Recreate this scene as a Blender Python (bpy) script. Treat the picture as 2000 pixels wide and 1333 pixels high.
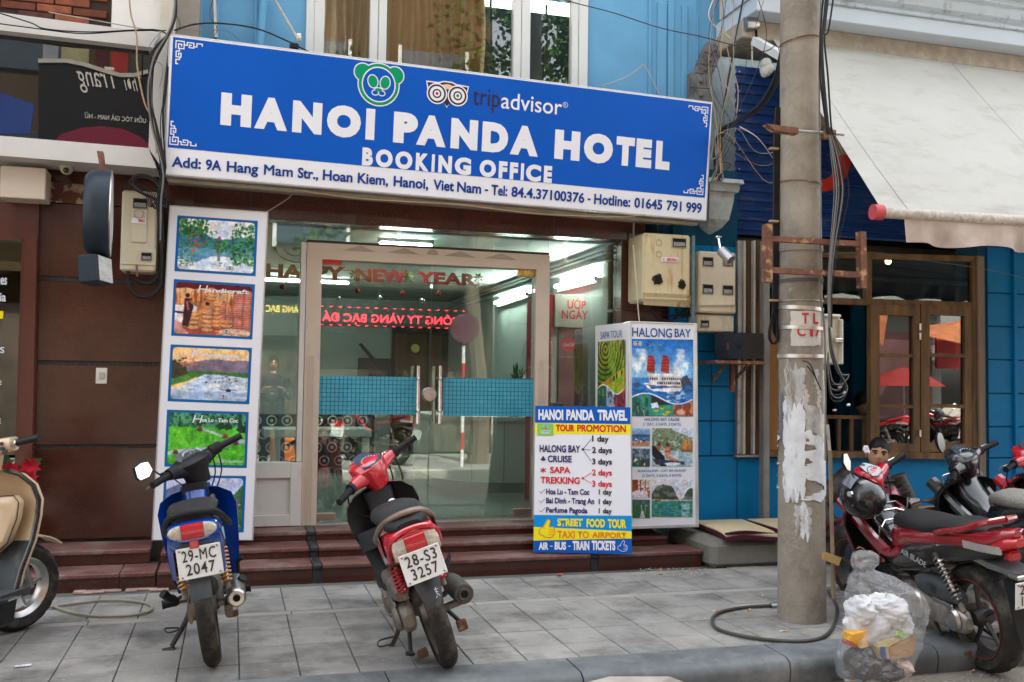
import bpy,bmesh,math,random
import numpy as np
from mathutils import Vector,Matrix,Euler
random.seed(7);rng=np.random.default_rng(7)
for o in list(bpy.data.objects):bpy.data.objects.remove(o)
scene=bpy.context.scene
C=scene.collection
R=math.radians
FPX,YAW,PITCH,ROLL,EYE=1888.2,.281535,.0447561,.0138674,1.35
def cam_axes():
 f=Vector((math.sin(YAW)*math.cos(PITCH),math.cos(YAW)*math.cos(PITCH),math.sin(PITCH)))
 r=Vector((math.cos(YAW),-math.sin(YAW),0));u=r.cross(f)
 c,s=math.cos(ROLL),math.sin(ROLL)
 return c*r+s*u,-s*r+c*u,f
CR,CU,CF=cam_axes()
camd=bpy.data.cameras.new('camera');cam=bpy.data.objects.new('camera',camd);C.objects.link(cam)
camd.sensor_width=36;camd.lens=FPX/2000*36;camd.clip_end=400;camd.clip_start=.05
m3=Matrix((CR,CU,-CF)).transposed()
cam.matrix_world=Matrix.Translation((0,0,EYE))@m3 .to_4x4()
scene.camera=cam
world=bpy.data.worlds.new('World');scene.world=world;world.use_nodes=True
SUN_EL,SUN_AZ=52,8
nt=world.node_tree;nt.nodes.clear()
out=nt.nodes.new('ShaderNodeOutputWorld');bg=nt.nodes.new('ShaderNodeBackground');sky=nt.nodes.new('ShaderNodeTexSky')
sky.sky_type='NISHITA';sky.sun_disc=False;sky.sun_elevation=R(SUN_EL);sky.sun_rotation=R(SUN_AZ)
sky.air_density=1.6;sky.dust_density=6;sky.ozone_density=.6
bg.inputs[1].default_value=.15
hs_=nt.nodes.new('ShaderNodeHueSaturation');hs_.inputs['Saturation'].default_value=.32
nt.links.new(sky.outputs[0],hs_.inputs['Color']);nt.links.new(hs_.outputs[0],bg.inputs[0]);nt.links.new(bg.outputs[0],out.inputs[0])
sl=bpy.data.lights.new('sun','SUN');sl.energy=3.2;sl.angle=R(.6);sl.color=(1,.93,.82)
so=bpy.data.objects.new('sun',sl);C.objects.link(so)
sd=Vector((math.sin(R(SUN_AZ))*math.cos(R(SUN_EL)),math.cos(R(SUN_AZ))*math.cos(R(SUN_EL)),math.sin(R(SUN_EL))))
so.rotation_euler=sd.to_track_quat('Z','Y').to_euler();so.location=(0,6,14)
scene.view_settings.view_transform='Standard';scene.view_settings.look='None'
scene.view_settings.exposure=2.58;scene.view_settings.gamma=1
scene.view_settings.use_curve_mapping=False
scene.render.engine='CYCLES'
cy=scene.cycles;cy.max_bounces=9;cy.transparent_max_bounces=16;cy.glossy_bounces=4;cy.transmission_bounces=6
cy.caustics_reflective=False;cy.caustics_refractive=False;cy.sample_clamp_indirect=6
def ray(x,y):return CR*((x-1000)/FPX)-CU*((y-666.5)/FPX)+CF
EYEV=Vector((0,0,EYE))
def at(x,y,Y):d=ray(x,y);return EYEV+d*(Y/d.y)
def atz(x,y,z=0):d=ray(x,y);return EYEV+d*((z-EYE)/d.z)
def atx(x,y,X):d=ray(x,y);return EYEV+d*(X/d.x)
class Frame:
 """a board's own flat coordinates in metres, (0,0) bottom left"""
 def __init__(s,O,U,V,W,H):
  s.O,s.U,s.V,s.W,s.H=Vector(O),Vector(U).normalized(),Vector(V).normalized(),W,H
  s.N=s.U.cross(s.V).normalized()
 def p(s,u,v,n=0):return s.O+s.U*u+s.V*v+s.N*n
 def uv(s,x,y):
  d=ray(x,y);t=(s.O-EYEV).dot(s.N)/d.dot(s.N);q=EYEV+d*t-s.O
  return q.dot(s.U),q.dot(s.V)
FACE=lambda Y:Frame((0,Y,0),(1,0,0),(0,0,1),1,1)
def tag(o,label=None,cat=None,group=None,kind=None):
 if label:o['label']=label
 if cat:o['category']=cat
 if group:o['group']=group
 if kind:o['kind']=kind
 return o
def thing(name,label,cat,loc=(0,0,0),group=None,rot=None):
 o=bpy.data.objects.new(name,None);C.objects.link(o);o.location=loc;o.empty_display_size=.1
 if rot:o.rotation_euler=rot
 return tag(o,label,cat,group)
LOCAL=False
def link(name,me,parent=None,local=False):
 local=local or LOCAL
 o=bpy.data.objects.new(name,me);C.objects.link(o)
 if parent is not None:
  o.parent=parent
  if not local:
   mw=Matrix.Translation(parent.location)if parent.parent is None else Matrix.Identity(4)
   if parent.parent is None and parent.type=='EMPTY':o.matrix_parent_inverse=mw.inverted()
 return o
def copy_tree(o,parent=None):
 c=o.copy();C.objects.link(c)
 if parent is not None:c.parent=parent
 for ch in[k for k in bpy.data.objects if k.parent==o]:copy_tree(ch,c)
 return c
class MB:
 def __init__(s):s.v=[];s.f=[];s.mi=[];s.m=0
 def add(s,vs,fs):
  b=len(s.v);s.v+=[tuple(p)for p in vs];s.f+=[tuple(i+b for i in f)for f in fs];s.mi+=[s.m]*len(fs);return s
 def hexa(s,P):
  return s.add(P,[(3,2,1,0),(4,5,6,7),(0,1,5,4),(1,2,6,5),(2,3,7,6),(3,0,4,7)])
 def box(s,a,b,bev=0,M=None):
  x0,y0,z0=a;x1,y1,z1=b
  x0,x1=min(x0,x1),max(x0,x1);y0,y1=min(y0,y1),max(y0,y1);z0,z1=min(z0,z1),max(z0,z1)
  e=min(bev,(x1-x0)*.45,(y1-y0)*.45,(z1-z0)*.45)
  if e<=0:
   P=[(x0,y0,z0),(x1,y0,z0),(x1,y1,z0),(x0,y1,z0),(x0,y0,z1),(x1,y0,z1),(x1,y1,z1),(x0,y1,z1)]
   F=[(3,2,1,0),(4,5,6,7),(0,1,5,4),(1,2,6,5),(2,3,7,6),(3,0,4,7)]
  else:
   P=[];idx={}
   for i in(0,1):
    for j in(0,1):
     for k in(0,1):
      c=[(x0,x1)[i],(y0,y1)[j],(z0,z1)[k]];sg=[1-2*i,1-2*j,1-2*k]
      for ax in range(3):
       q=[c[t]+(0 if t==ax else sg[t]*e)for t in range(3)]
       idx[i,j,k,ax]=len(P);P.append(tuple(q))
   F=[]
   for ax in range(3):
    a1,a2=(ax+1)%3,(ax+2)%3
    for sd_ in(0,1):
     q=[]
     for(u,w)in((0,0),(1,0),(1,1),(0,1)):
      t=[0,0,0];t[ax]=sd_;t[a1]=u;t[a2]=w;q.append(idx[t[0],t[1],t[2],ax])
     F.append(tuple(q)if sd_ else tuple(q[::-1]))
    for(u,w)in((0,0),(1,0),(1,1),(0,1)):
     t0=[0,0,0];t0[a1]=u;t0[a2]=w;t1=t0[:];t1[ax]=1
     q=[idx[(*t0,a1)],idx[(*t1,a1)],idx[(*t1,a2)],idx[(*t0,a2)]]
     F.append(tuple(q)if(u+w)%2 else tuple(q[::-1]))
   for i in(0,1):
    for j in(0,1):
     for k in(0,1):
      q=[idx[i,j,k,0],idx[i,j,k,1],idx[i,j,k,2]]
      F.append(tuple(q)if(i+j+k)%2 else tuple(q[::-1]))
  if M is not None:P=[tuple(M@Vector(p))for p in P]
  return s.add(P,F)
 def fbox(s,fr,u0,v0,u1,v1,n0,n1,bev=0):
  M=Matrix((fr.U,fr.V,fr.N)).transposed().to_4x4();M.translation=fr.O
  return s.box((u0,v0,n0),(u1,v1,n1),bev,M)
 def fpoly(s,fr,pts,n=0):return s.add([fr.p(u,v,n)for u,v in pts],[tuple(range(len(pts)))])
 def prism(s,poly,d):
  n=len(poly);d=Vector(d);P=[Vector(p)for p in poly];Q=[p+d for p in P]
  return s.add(P+Q,[tuple(range(n))[::-1],tuple(range(n,2*n))]+[(i,(i+1)%n,n+(i+1)%n,n+i)for i in range(n)])
 def tube(s,pts,r,n=6,cap=True,sq=1):
  P=[Vector(p)for p in pts]
  P=[p for i,p in enumerate(P)if i==0 or(p-P[i-1]).length>1e-5]
  if len(P)<2:return s
  rr=r if hasattr(r,'__len__')else[r]*len(P)
  V=[];F=[];prev=None
  for i,p in enumerate(P):
   t=(P[min(i+1,len(P)-1)]-P[max(i-1,0)]).normalized()
   if prev is None:
    a=Vector((0,0,1))if abs(t.z)<.9 else Vector((1,0,0));x=t.cross(a).normalized()
   else:
    x=prev-t*prev.dot(t)
    x=x.normalized()if x.length>1e-6 else t.orthogonal().normalized()
   prev=x;y=t.cross(x)
   for k in range(n):
    a=2*math.pi*(k+.5)/n;V.append(p+(x*math.cos(a)+y*math.sin(a)*sq)*rr[min(i,len(rr)-1)])
  for i in range(len(P)-1):
   for k in range(n):F.append((i*n+k,i*n+(k+1)%n,(i+1)*n+(k+1)%n,(i+1)*n+k))
  if cap:F.append(tuple(range(n))[::-1]);F.append(tuple((len(P)-1)*n+k for k in range(n)))
  return s.add(V,F)
 def lathe(s,prof,n=24,M=None,sweep=2*math.pi):
  V=[];F=[];full=abs(sweep-2*math.pi)<1e-6;m=n if full else n+1
  for(r,z)in prof:
   for k in range(m):a=sweep*k/n;V.append(Vector((r*math.cos(a),r*math.sin(a),z)))
  for i in range(len(prof)-1):
   for k in range(n):F.append((i*m+k,i*m+(k+1)%m,(i+1)*m+(k+1)%m,(i+1)*m+k))
  if M is not None:V=[M@v for v in V]
  return s.add(V,F)
 def torus(s,R1,r1,n=32,k=10,M=None,rw=None):
  V=[];F=[];rw=rw or r1
  for i in range(n):
   a=2*math.pi*i/n
   for j in range(k):
    b=2*math.pi*j/k;q=R1+r1*math.cos(b);V.append(Vector((q*math.cos(a),q*math.sin(a),rw*math.sin(b))))
  for i in range(n):
   for j in range(k):F.append((i*k+j,((i+1)%n)*k+j,((i+1)%n)*k+(j+1)%k,i*k+(j+1)%k))
  if M is not None:V=[M@v for v in V]
  return s.add(V,F)
 def sphere(s,c,r,n=12,k=8,M=None):
  rx,ry,rz=r if hasattr(r,'__len__')else(r,r,r);V=[];F=[]
  for i in range(k+1):
   a=math.pi*i/k-math.pi/2
   for j in range(n):b=2*math.pi*j/n;V.append(Vector((c[0]+rx*math.cos(a)*math.cos(b),c[1]+ry*math.cos(a)*math.sin(b),c[2]+rz*math.sin(a))))
  for i in range(k):
   for j in range(n):F.append((i*n+j,i*n+(j+1)%n,(i+1)*n+(j+1)%n,(i+1)*n+j))
  if M is not None:V=[M@v for v in V]
  return s.add(V,F)
 def loft(s,rings,closed=True,cap=True):
  n=len(rings[0]);V=[p for r in rings for p in r];F=[];kk=n if closed else n-1
  for i in range(len(rings)-1):
   for k in range(kk):F.append((i*n+k,i*n+(k+1)%n,(i+1)*n+(k+1)%n,(i+1)*n+k))
  if cap and closed:F.append(tuple(range(n))[::-1]);F.append(tuple((len(rings)-1)*n+k for k in range(n)))
  return s.add(V,F)
 def xf(s,M):s.v=[tuple(M@Vector(p))for p in s.v];return s
 def mesh(s,name,mats,smooth=True,ang=35):
  me=bpy.data.meshes.new(name);me.from_pydata(s.v,[],s.f)
  mats=mats if isinstance(mats,(list,tuple))else[mats]
  for m in mats:me.materials.append(m)
  if len(mats)>1:me.polygons.foreach_set('material_index',s.mi)
  bm=bmesh.new();bm.from_mesh(me)
  try:bmesh.ops.recalc_face_normals(bm,faces=bm.faces)
  except Exception:pass
  bm.to_mesh(me);bm.free()
  if smooth:
   me.polygons.foreach_set('use_smooth',[True]*len(me.polygons));me.set_sharp_from_angle(angle=R(ang))
  me.update();return me
 def build(s,name,mats,parent=None,smooth=True,ang=35,local=False,subd=0):
  o=link(name,s.mesh(name,mats,smooth,ang),parent,local)
  if subd:
   md=o.modifiers.new('sub','SUBSURF');md.levels=md.render_levels=subd
  return o
def ring(c,hx,hz,e=2.5,n=16,ax='y',tilt=0):
 out=[]
 for k in range(n):
  a=2*math.pi*(k+.5)/n;ca,sa=math.cos(a),math.sin(a)
  u=hx*math.copysign(abs(ca)**(2/e),ca);w=hz*math.copysign(abs(sa)**(2/e),sa)
  if ax=='y':p=Vector((c[0]+u,c[1]-w*math.sin(tilt),c[2]+w*math.cos(tilt)))
  elif ax=='z':p=Vector((c[0]+u,c[1]+w,c[2]))
  else:p=Vector((c[0],c[1]+u,c[2]+w))
  out.append(p)
 return out
def smooth_path(pts,k=5):
 P=[Vector(p)for p in pts];o=[]
 for i in range(len(P)-1):
  p0,p1,p2,p3=P[max(i-1,0)],P[i],P[i+1],P[min(i+2,len(P)-1)]
  for j in range(k):
   t=j/k;o.append(.5*((2*p1)+(p2-p0)*t+(2*p0-5*p1+4*p2-p3)*t*t+(3*p1-p0-3*p2+p3)*t**3))
 o.append(P[-1]);return o
MAT={}
def nodes(m):
 m.use_nodes=True;t=m.node_tree;b=t.nodes.get('Principled BSDF');return t,b
def mat(key,col,rough=.5,metal=0,var=.12,scale=6,bump=0,bscale=60,coat=0,spots=None,alpha=1,trans=0,emit=None,estr=0,streak=0,ior=1.45,sheen=0,dirt=None):
 """principled paint with cloudy colour variation, optional speckle, streaks, dirt and fine relief"""
 if key in MAT:return MAT[key]
 m=bpy.data.materials.new(key);t,b=nodes(m);L=t.links.new;N=t.nodes.new
 b.inputs['Roughness'].default_value=rough;b.inputs['Metallic'].default_value=metal;b.inputs['IOR'].default_value=ior
 b.inputs['Specular IOR Level'].default_value=.5 if(metal>0 or coat>0 or rough<.3)else.22
 b.inputs['Coat Weight'].default_value=coat;b.inputs['Coat Roughness'].default_value=.08
 b.inputs['Alpha'].default_value=alpha;b.inputs['Transmission Weight'].default_value=trans
 tc=N('ShaderNodeTexCoord')
 c=None
 if var>0:
  n1=N('ShaderNodeTexNoise');n1 .inputs['Scale'].default_value=scale;n1 .inputs['Detail'].default_value=6;n1 .inputs['Roughness'].default_value=.65
  if streak:
   mp=N('ShaderNodeMapping');mp.inputs['Scale'].default_value=(1,1,1/streak);L(tc.outputs['Object'],mp.inputs[0]);L(mp.outputs[0],n1 .inputs[0])
  else:L(tc.outputs['Object'],n1 .inputs[0])
  r=N('ShaderNodeValToRGB');e=r.color_ramp.elements
  e[0].position=.3;e[1].position=.7
  e[0].color=(*[max(0,x*(1-var))for x in col],1);e[1].color=(*[min(1,x*(1+var))for x in col],1)
  L(n1 .outputs['Fac'],r.inputs[0]);c=r.outputs[0]
  mr=N('ShaderNodeMapRange');mr.inputs['To Min'].default_value=max(.02,rough*.8);mr.inputs['To Max'].default_value=min(1,rough*1.25+.02)
  L(n1 .outputs['Fac'],mr.inputs[0]);L(mr.outputs[0],b.inputs['Roughness'])
 if spots:
  (sc,lo,hi,scol)=spots
  n2=N('ShaderNodeTexNoise');n2 .inputs['Scale'].default_value=sc;n2 .inputs['Detail'].default_value=3;L(tc.outputs['Object'],n2 .inputs[0])
  r2=N('ShaderNodeMapRange');r2 .inputs['From Min'].default_value=lo;r2 .inputs['From Max'].default_value=hi;r2 .clamp=True
  L(n2 .outputs['Fac'],r2 .inputs[0])
  mx=N('ShaderNodeMix');mx.data_type='RGBA';L(r2 .outputs[0],mx.inputs['Factor'])
  if c:L(c,mx.inputs['A'])
  else:mx.inputs['A'].default_value=(*col,1)
  mx.inputs['B'].default_value=(*scol,1);c=mx.outputs['Result']
 if dirt:
  (sc,lo,hi,dcol,st)=dirt
  n3=N('ShaderNodeTexNoise');n3 .inputs['Scale'].default_value=sc;n3 .inputs['Detail'].default_value=8;n3 .inputs['Roughness'].default_value=.7
  mp=N('ShaderNodeMapping');mp.inputs['Scale'].default_value=(1,1,1/st);L(tc.outputs['Object'],mp.inputs[0]);L(mp.outputs[0],n3 .inputs[0])
  r3=N('ShaderNodeMapRange');r3 .inputs['From Min'].default_value=lo;r3 .inputs['From Max'].default_value=hi;r3 .clamp=True
  L(n3 .outputs['Fac'],r3 .inputs[0])
  mx=N('ShaderNodeMix');mx.data_type='RGBA';L(r3 .outputs[0],mx.inputs['Factor'])
  if c:L(c,mx.inputs['A'])
  else:mx.inputs['A'].default_value=(*col,1)
  mx.inputs['B'].default_value=(*dcol,1);c=mx.outputs['Result']
 if c:L(c,b.inputs['Base Color'])
 else:b.inputs['Base Color'].default_value=(*col,1)
 if bump:
  n4=N('ShaderNodeTexNoise');n4 .inputs['Scale'].default_value=bscale;n4 .inputs['Detail'].default_value=5;L(tc.outputs['Object'],n4 .inputs[0])
  bp=N('ShaderNodeBump');bp.inputs['Strength'].default_value=min(1,bump);bp.inputs['Distance'].default_value=.004
  L(n4 .outputs['Fac'],bp.inputs['Height']);L(bp.outputs[0],b.inputs['Normal'])
 if emit:b.inputs['Emission Color'].default_value=(*emit,1);b.inputs['Emission Strength'].default_value=estr
 MAT[key]=m;return m
def glass(key,tint=(.9,1,.96),refl=.10,rough=0.0,alpha_gloss=1.0):
 if key in MAT:return MAT[key]
 m=bpy.data.materials.new(key);m.use_nodes=True;t=m.node_tree;t.nodes.clear();N=t.nodes.new;L=t.links.new
 o=N('ShaderNodeOutputMaterial');mx=N('ShaderNodeMixShader');tr=N('ShaderNodeBsdfTransparent');gl=N('ShaderNodeBsdfGlossy')
 fr=N('ShaderNodeFresnel');fr.inputs[0].default_value=1.5
 ad=N('ShaderNodeMath');ad.operation='MULTIPLY_ADD';ad.inputs[1].default_value=1.0;ad.inputs[2].default_value=refl;ad.use_clamp=True
 tr.inputs[0].default_value=(*tint,1);gl.inputs['Roughness'].default_value=rough
 L(fr.outputs[0],ad.inputs[0]);L(ad.outputs[0],mx.inputs[0]);L(tr.outputs[0],mx.inputs[1]);L(gl.outputs[0],mx.inputs[2]);L(mx.outputs[0],o.inputs[0])
 MAT[key]=m;return m
def vcol_mat(key,rough=.35,emit=0):
 if key in MAT:return MAT[key]
 m=bpy.data.materials.new(key);t,b=nodes(m);a=t.nodes.new('ShaderNodeVertexColor');a.layer_name='Col'
 t.links.new(a.outputs[0],b.inputs['Base Color']);b.inputs['Roughness'].default_value=rough;b.inputs['Specular IOR Level'].default_value=.2
 if emit:t.links.new(a.outputs[0],b.inputs['Emission Color']);b.inputs['Emission Strength'].default_value=emit
 MAT[key]=m;return m
def text_mesh(s,bold=0,res=4,spacing=1):
 if 'M' in s and bold>0:
  me,co=text_mesh(s,0,res,spacing);n=len(co);d=bold*.62;V=[];F=[]
  polys=[tuple(p.vertices)for p in me.polygons]
  for k,(dx,dy)in enumerate(((-d,-d),(d,-d),(-d,d),(d,d),(0,0))):
   V+=[(c[0]+dx,c[1]+dy,k*6e-5)for c in co];F+=[tuple(i+k*n for i in p)for p in polys]
  m2=bpy.data.meshes.new('t');m2 .from_pydata(V,[],F);return m2,np.array(V)
 cu=bpy.data.curves.new('t','FONT');cu.body=s;cu.size=1;cu.offset=bold;cu.resolution_u=res;cu.fill_mode='FRONT';cu.space_character=spacing
 o=bpy.data.objects.new('t',cu);C.objects.link(o);dg=bpy.context.evaluated_depsgraph_get();dg.update()
 me=bpy.data.meshes.new_from_object(o.evaluated_get(dg));bpy.data.objects.remove(o);bpy.data.curves.remove(cu)
 n=len(me.vertices);co=np.empty(n*3);me.vertices.foreach_get('co',co);return me,co.reshape(-1,3)
def lettering(s,fr,u0,v0,u1,v1,m,parent,n=.003,bold=.02,name='lettering',slant=0,spacing=1,base=True,warp=None,mirror=False):
 if not s:return None
 """letters filling the box (u0,v0)-(u1,v1) of a board frame, set off the surface by n"""
 me,co=text_mesh(s,bold,4,spacing)
 if len(co)==0:return None
 a=co.min(0);b=co.max(0)
 if base:a=a.copy();a[1]=-bold
 x=(co[:,0]-a[0])/(b[0]-a[0]);y=(co[:,1]-a[1])/(b[1]-a[1])
 u=u0+(u1-u0)*x+slant*(v1-v0)*y;v=v0+(v1-v0)*y
 if warp:u,v=warp(u,v)
 W=np.array(fr.O)[None]+u[:,None]*np.array(fr.U)+v[:,None]*np.array(fr.V)+(n+co[:,2:3])*np.array(fr.N)
 me.vertices.foreach_set('co',W.ravel());me.materials.clear();me.materials.append(m);me.update()
 return link(name,me,parent)
def letters_px(s,fr,x0,y0,x1,y1,m,parent,**k):
 a=fr.uv(x0,y0);b=fr.uv(x1,y1);return lettering(s,fr,a[0],a[1],b[0],b[1],m,parent,**k)
def lin(c):c=np.asarray(c,float)/255;return np.where(c<=.04045,c/12.92,((c+.055)/1.055)**2.4)
class Pic:
 def __init__(s,w,h,col=(255,255,255)):
  s.w,s.h=w,h;s.a=np.zeros((h,w,3));s.a[:]=col
  s.Y,s.X=np.mgrid[0:h,0:w];s.x=(s.X+.5)/w;s.y=(s.Y+.5)/h
 def noise(s,sx,sy,seed=0,oct=3):
  r=np.random.default_rng(seed);o=np.zeros((s.h,s.w));amp=1;tot=0
  for k in range(oct):
   gx,gy=max(2,int(sx*2**k)),max(2,int(sy*2**k));g=r.random((gy+2,gx+2))
   fx,fy=s.x*gx,s.y*gy;ix,iy=fx.astype(int),fy.astype(int);tx,ty=fx-ix,fy-iy;tx=tx*tx*(3-2*tx);ty=ty*ty*(3-2*ty)
   o+=amp*((g[iy,ix]*(1-tx)+g[iy,ix+1]*tx)*(1-ty)+(g[iy+1,ix]*(1-tx)+g[iy+1,ix+1]*tx)*ty);tot+=amp;amp*=.55
  return o/tot
 def mixc(s,mask,col,al=1):
  k=(np.asarray(mask,float)*al)[...,None];s.a=s.a*(1-k)+np.asarray(col,float)*k;return s
 def grad(s,c0,c1,y0=0,y1=1):
  m=(s.y>=y0)&(s.y<=y1);t=np.clip((s.y-y0)/max(1e-6,y1-y0),0,1)[...,None]
  g=np.asarray(c0,float)*(1-t)+np.asarray(c1,float)*t;s.a=np.where(m[...,None],g,s.a);return s
 def poly(s,pts,col,al=1):
  m=np.zeros((s.h,s.w),bool);n=len(pts)
  for i in range(n):
   x0,y0=pts[i];x1,y1=pts[(i+1)%n]
   if y0==y1:continue
   c=((y0>s.y)!=(y1>s.y))&(s.x<(x1-x0)*(s.y-y0)/(y1-y0)+x0);m^=c
  return s.mixc(m,col,al)
 def ell(s,cx,cy,rx,ry,col,al=1):return s.mixc(((s.x-cx)/rx)**2+((s.y-cy)/ry)**2<1,col,al)
 def ringp(s,cx,cy,rx,ry,k,col,al=1):
  d=((s.x-cx)/rx)**2+((s.y-cy)/ry)**2;return s.mixc((d<1)&(d>k*k),col,al)
 def line(s,x0,y0,x1,y1,wd,col,al=1):
  dx,dy=x1-x0,y1-y0;asp=s.h/s.w;L2=dx*dx+dy*dy*asp*asp+1e-9
  t=np.clip(((s.x-x0)*dx+(s.y-y0)*dy*asp*asp)/L2,0,1)
  return s.mixc(np.hypot(s.x-x0-t*dx,(s.y-y0-t*dy)*asp)<wd/2,col,al)
 def speck(s,n,x0,y0,x1,y1,r,cols,seed=1,al=1,ry=None):
  g=np.random.default_rng(seed)
  for _ in range(n):s.ell(g.uniform(x0,x1),g.uniform(y0,y1),r*g.uniform(.5,1.4),(ry or r)*g.uniform(.5,1.4),cols[g.integers(len(cols))],al)
  return s
 def shade(s,f):s.a=s.a*f[...,None];return s
 def build(s,name,fr,u0,v0,u1,v1,parent,n=.003,m=None,mask=None,quad=None,glow=1.0):
  A=s.a;P_=np.pad(A,((1,1),(1,1),(0,0)),'edge');A=(A*2+P_[:-2,1:-1]+P_[2:,1:-1]+P_[1:-1,:-2]+P_[1:-1,2:])/6
  lum=1+.5*(s.noise(10,8,91,5)-.5)+.3*(s.noise(s.w/3,s.h/3,92,2)-.5);tint=s.noise(9,7,93,3)[...,None]-.5
  s.a=A*lum[...,None]*(1+tint*np.array([.22,.05,-.2]))
  w,h=s.w,s.h;gx=np.linspace(0,1,w+1);gy=np.linspace(0,1,h+1);GX,GY=np.meshgrid(gx,gy)
  if quad:
   q=np.array(quad)
   P=((1-GX)*(1-GY))[...,None]*q[0]+(GX*(1-GY))[...,None]*q[1]+(GX*GY)[...,None]*q[2]+((1-GX)*GY)[...,None]*q[3]
   U,V=P[...,0],P[...,1]
  else:U=u0+(u1-u0)*GX;V=v1+(v0-v1)*GY
  co=np.array(fr.O)+U[...,None]*np.array(fr.U)+V[...,None]*np.array(fr.V)+n*np.array(fr.N)
  idx=np.arange((w+1)*(h+1)).reshape(h+1,w+1)
  q=np.stack([idx[1:,:-1],idx[1:,1:],idx[:-1,1:],idx[:-1,:-1]],-1).reshape(-1,4);col=lin(np.clip(s.a*glow,0,255)).reshape(-1,3)
  if mask is not None:k=mask.ravel()>0;q=q[k];col=col[k]
  me=bpy.data.meshes.new(name);nf=len(q)
  me.vertices.add(len(co.reshape(-1,3)));me.vertices.foreach_set('co',co.ravel())
  me.loops.add(nf*4);me.loops.foreach_set('vertex_index',q.ravel().astype(np.int32))
  me.polygons.add(nf);me.polygons.foreach_set('loop_start',np.arange(0,nf*4,4,dtype=np.int32));me.update(calc_edges=True)
  at_=me.color_attributes.new('Col','FLOAT_COLOR','CORNER');cc=np.ones((nf*4,4));cc[:,:3]=np.repeat(col,4,0);at_.data.foreach_set('color',cc.ravel())
  me.materials.append(m or vcol_mat('printed_vinyl'));me.validate();me.update()
  return link(name,me,parent)
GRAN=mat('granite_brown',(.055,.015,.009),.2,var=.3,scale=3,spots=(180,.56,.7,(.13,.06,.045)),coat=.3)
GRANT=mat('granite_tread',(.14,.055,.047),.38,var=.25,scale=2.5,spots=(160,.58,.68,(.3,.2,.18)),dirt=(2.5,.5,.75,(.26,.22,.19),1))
BLK=mat('granite_black',(.03,.032,.033),.3,var=.3,spots=(200,.6,.7,(.2,.2,.2)))
CONC=mat('concrete',(.30,.285,.26),.9,var=.22,scale=3,bump=.7,bscale=40,dirt=(3,.5,.72,(.14,.125,.11),2))
PAVE=[mat('paving_%d'%i,c,.8,var=.18,scale=4,bump=.5,bscale=90,spots=(34,.64,.70,(.36,.355,.34)),dirt=(1.7,.47,.66,(.115,.11,.102),1))for i,c in enumerate([(.265,.255,.237),(.28,.27,.25),(.25,.242,.228),(.295,.282,.26)])]
KERB=mat('kerb_stone',(.115,.125,.13),.5,var=.3,scale=5,bump=.4,bscale=70,dirt=(2,.5,.75,(.27,.27,.26),1))
ROADM=mat('road_surface',(.24,.215,.18),.92,var=.2,scale=5,bump=1,bscale=120,spots=(60,.6,.7,(.36,.34,.3)))
WHITEP=mat('white_paint',(.62,.60,.56),.45,var=.05,scale=2,dirt=(6,.58,.8,(.42,.38,.33),3))
CREAMF=mat('cream_frame',(.56,.47,.38),.45,var=.06,scale=3,dirt=(7,.6,.8,(.35,.28,.22),3))
WFRAME=mat('white_upvc',(.62,.63,.61),.35,var=.03,scale=2)
LBLUE=mat('light_blue_wall',(.13,.33,.52),.8,var=.1,scale=1.5,bump=.25,bscale=60,dirt=(2,.6,.85,(.25,.36,.42),3))
DBLUE=mat('deep_blue_wall',(.0,.165,.39),.55,var=.16,scale=2.5,bump=.2,bscale=50,dirt=(3,.6,.85,(.05,.17,.25),2))
CORR=mat('blue_metal',(.014,.045,.16),.35,var=.2,scale=3,dirt=(4,.55,.8,(.12,.12,.14),.3))
WOOD=mat('old_wood',(.155,.088,.04),.65,var=.5,scale=9,streak=9,bump=.5,bscale=50,dirt=(7,.5,.68,(.05,.042,.035),4))
WOODD=mat('dark_wood',(.09,.05,.025),.6,var=.4,scale=9,streak=9)
MAHO=mat('mahogany',(.085,.02,.014),.28,var=.3,scale=6,streak=8,coat=.3)
STEEL=mat('galvanised',(.38,.36,.33),.5,metal=.6,var=.2,dirt=(8,.55,.75,(.2,.13,.08),1))
CHROME=mat('chrome',(.75,.75,.76),.12,metal=1,var=.05)
DCHROME=mat('dull_chrome',(.5,.49,.47),.3,metal=1,var=.2,scale=14)
RUST=mat('rust',(.16,.075,.05),.8,var=.4,scale=14,spots=(18,.55,.68,(.42,.26,.14)),bump=.5)
BLACKP=mat('black_plastic',(.018,.018,.019),.42,var=.25)
BLACKC=mat('black_cable',(.02,.02,.02),.5,var=.2)
GREYC=mat('grey_cable',(.16,.16,.155),.5,var=.2)
TANC=mat('tan_cable',(.36,.24,.14),.6,var=.2)
WHITEC=mat('pale_cable',(.55,.5,.43),.5,var=.2)
METER=mat('meter_grp',(.56,.50,.37),.45,var=.1,scale=4,dirt=(7,.54,.75,(.26,.2,.12),5))
METERR=mat('meter_rusty',(.58,.49,.30),.45,var=.12,scale=4,dirt=(9,.52,.66,(.38,.17,.045),7))
DARKG=glass('dark_glass',(.55,.6,.6),.08)
SHOPG=glass('shop_glass',(.86,.95,.91),.08)
WING=glass('window_glass',(.92,.93,.9),.05)
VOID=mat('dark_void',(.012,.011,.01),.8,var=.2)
WHITEV=mat('white_vinyl',(.74,.74,.78),.35,var=.02,scale=1)
BLUEV=mat('blue_vinyl',(.0,.085,.45),.42,var=.06,scale=1.2)
NAVYT=mat('navy_print',(.012,.05,.26),.4,var=0)
GREENV=mat('green_print',(.0,.28,.12),.4,var=0)
REDT=mat('red_print',(.62,.02,.03),.4,var=0)
DKT=mat('dark_print',(.045,.02,.035),.4,var=0)
YELT=mat('yellow_print',(.85,.72,.02),.4,var=0)
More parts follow.
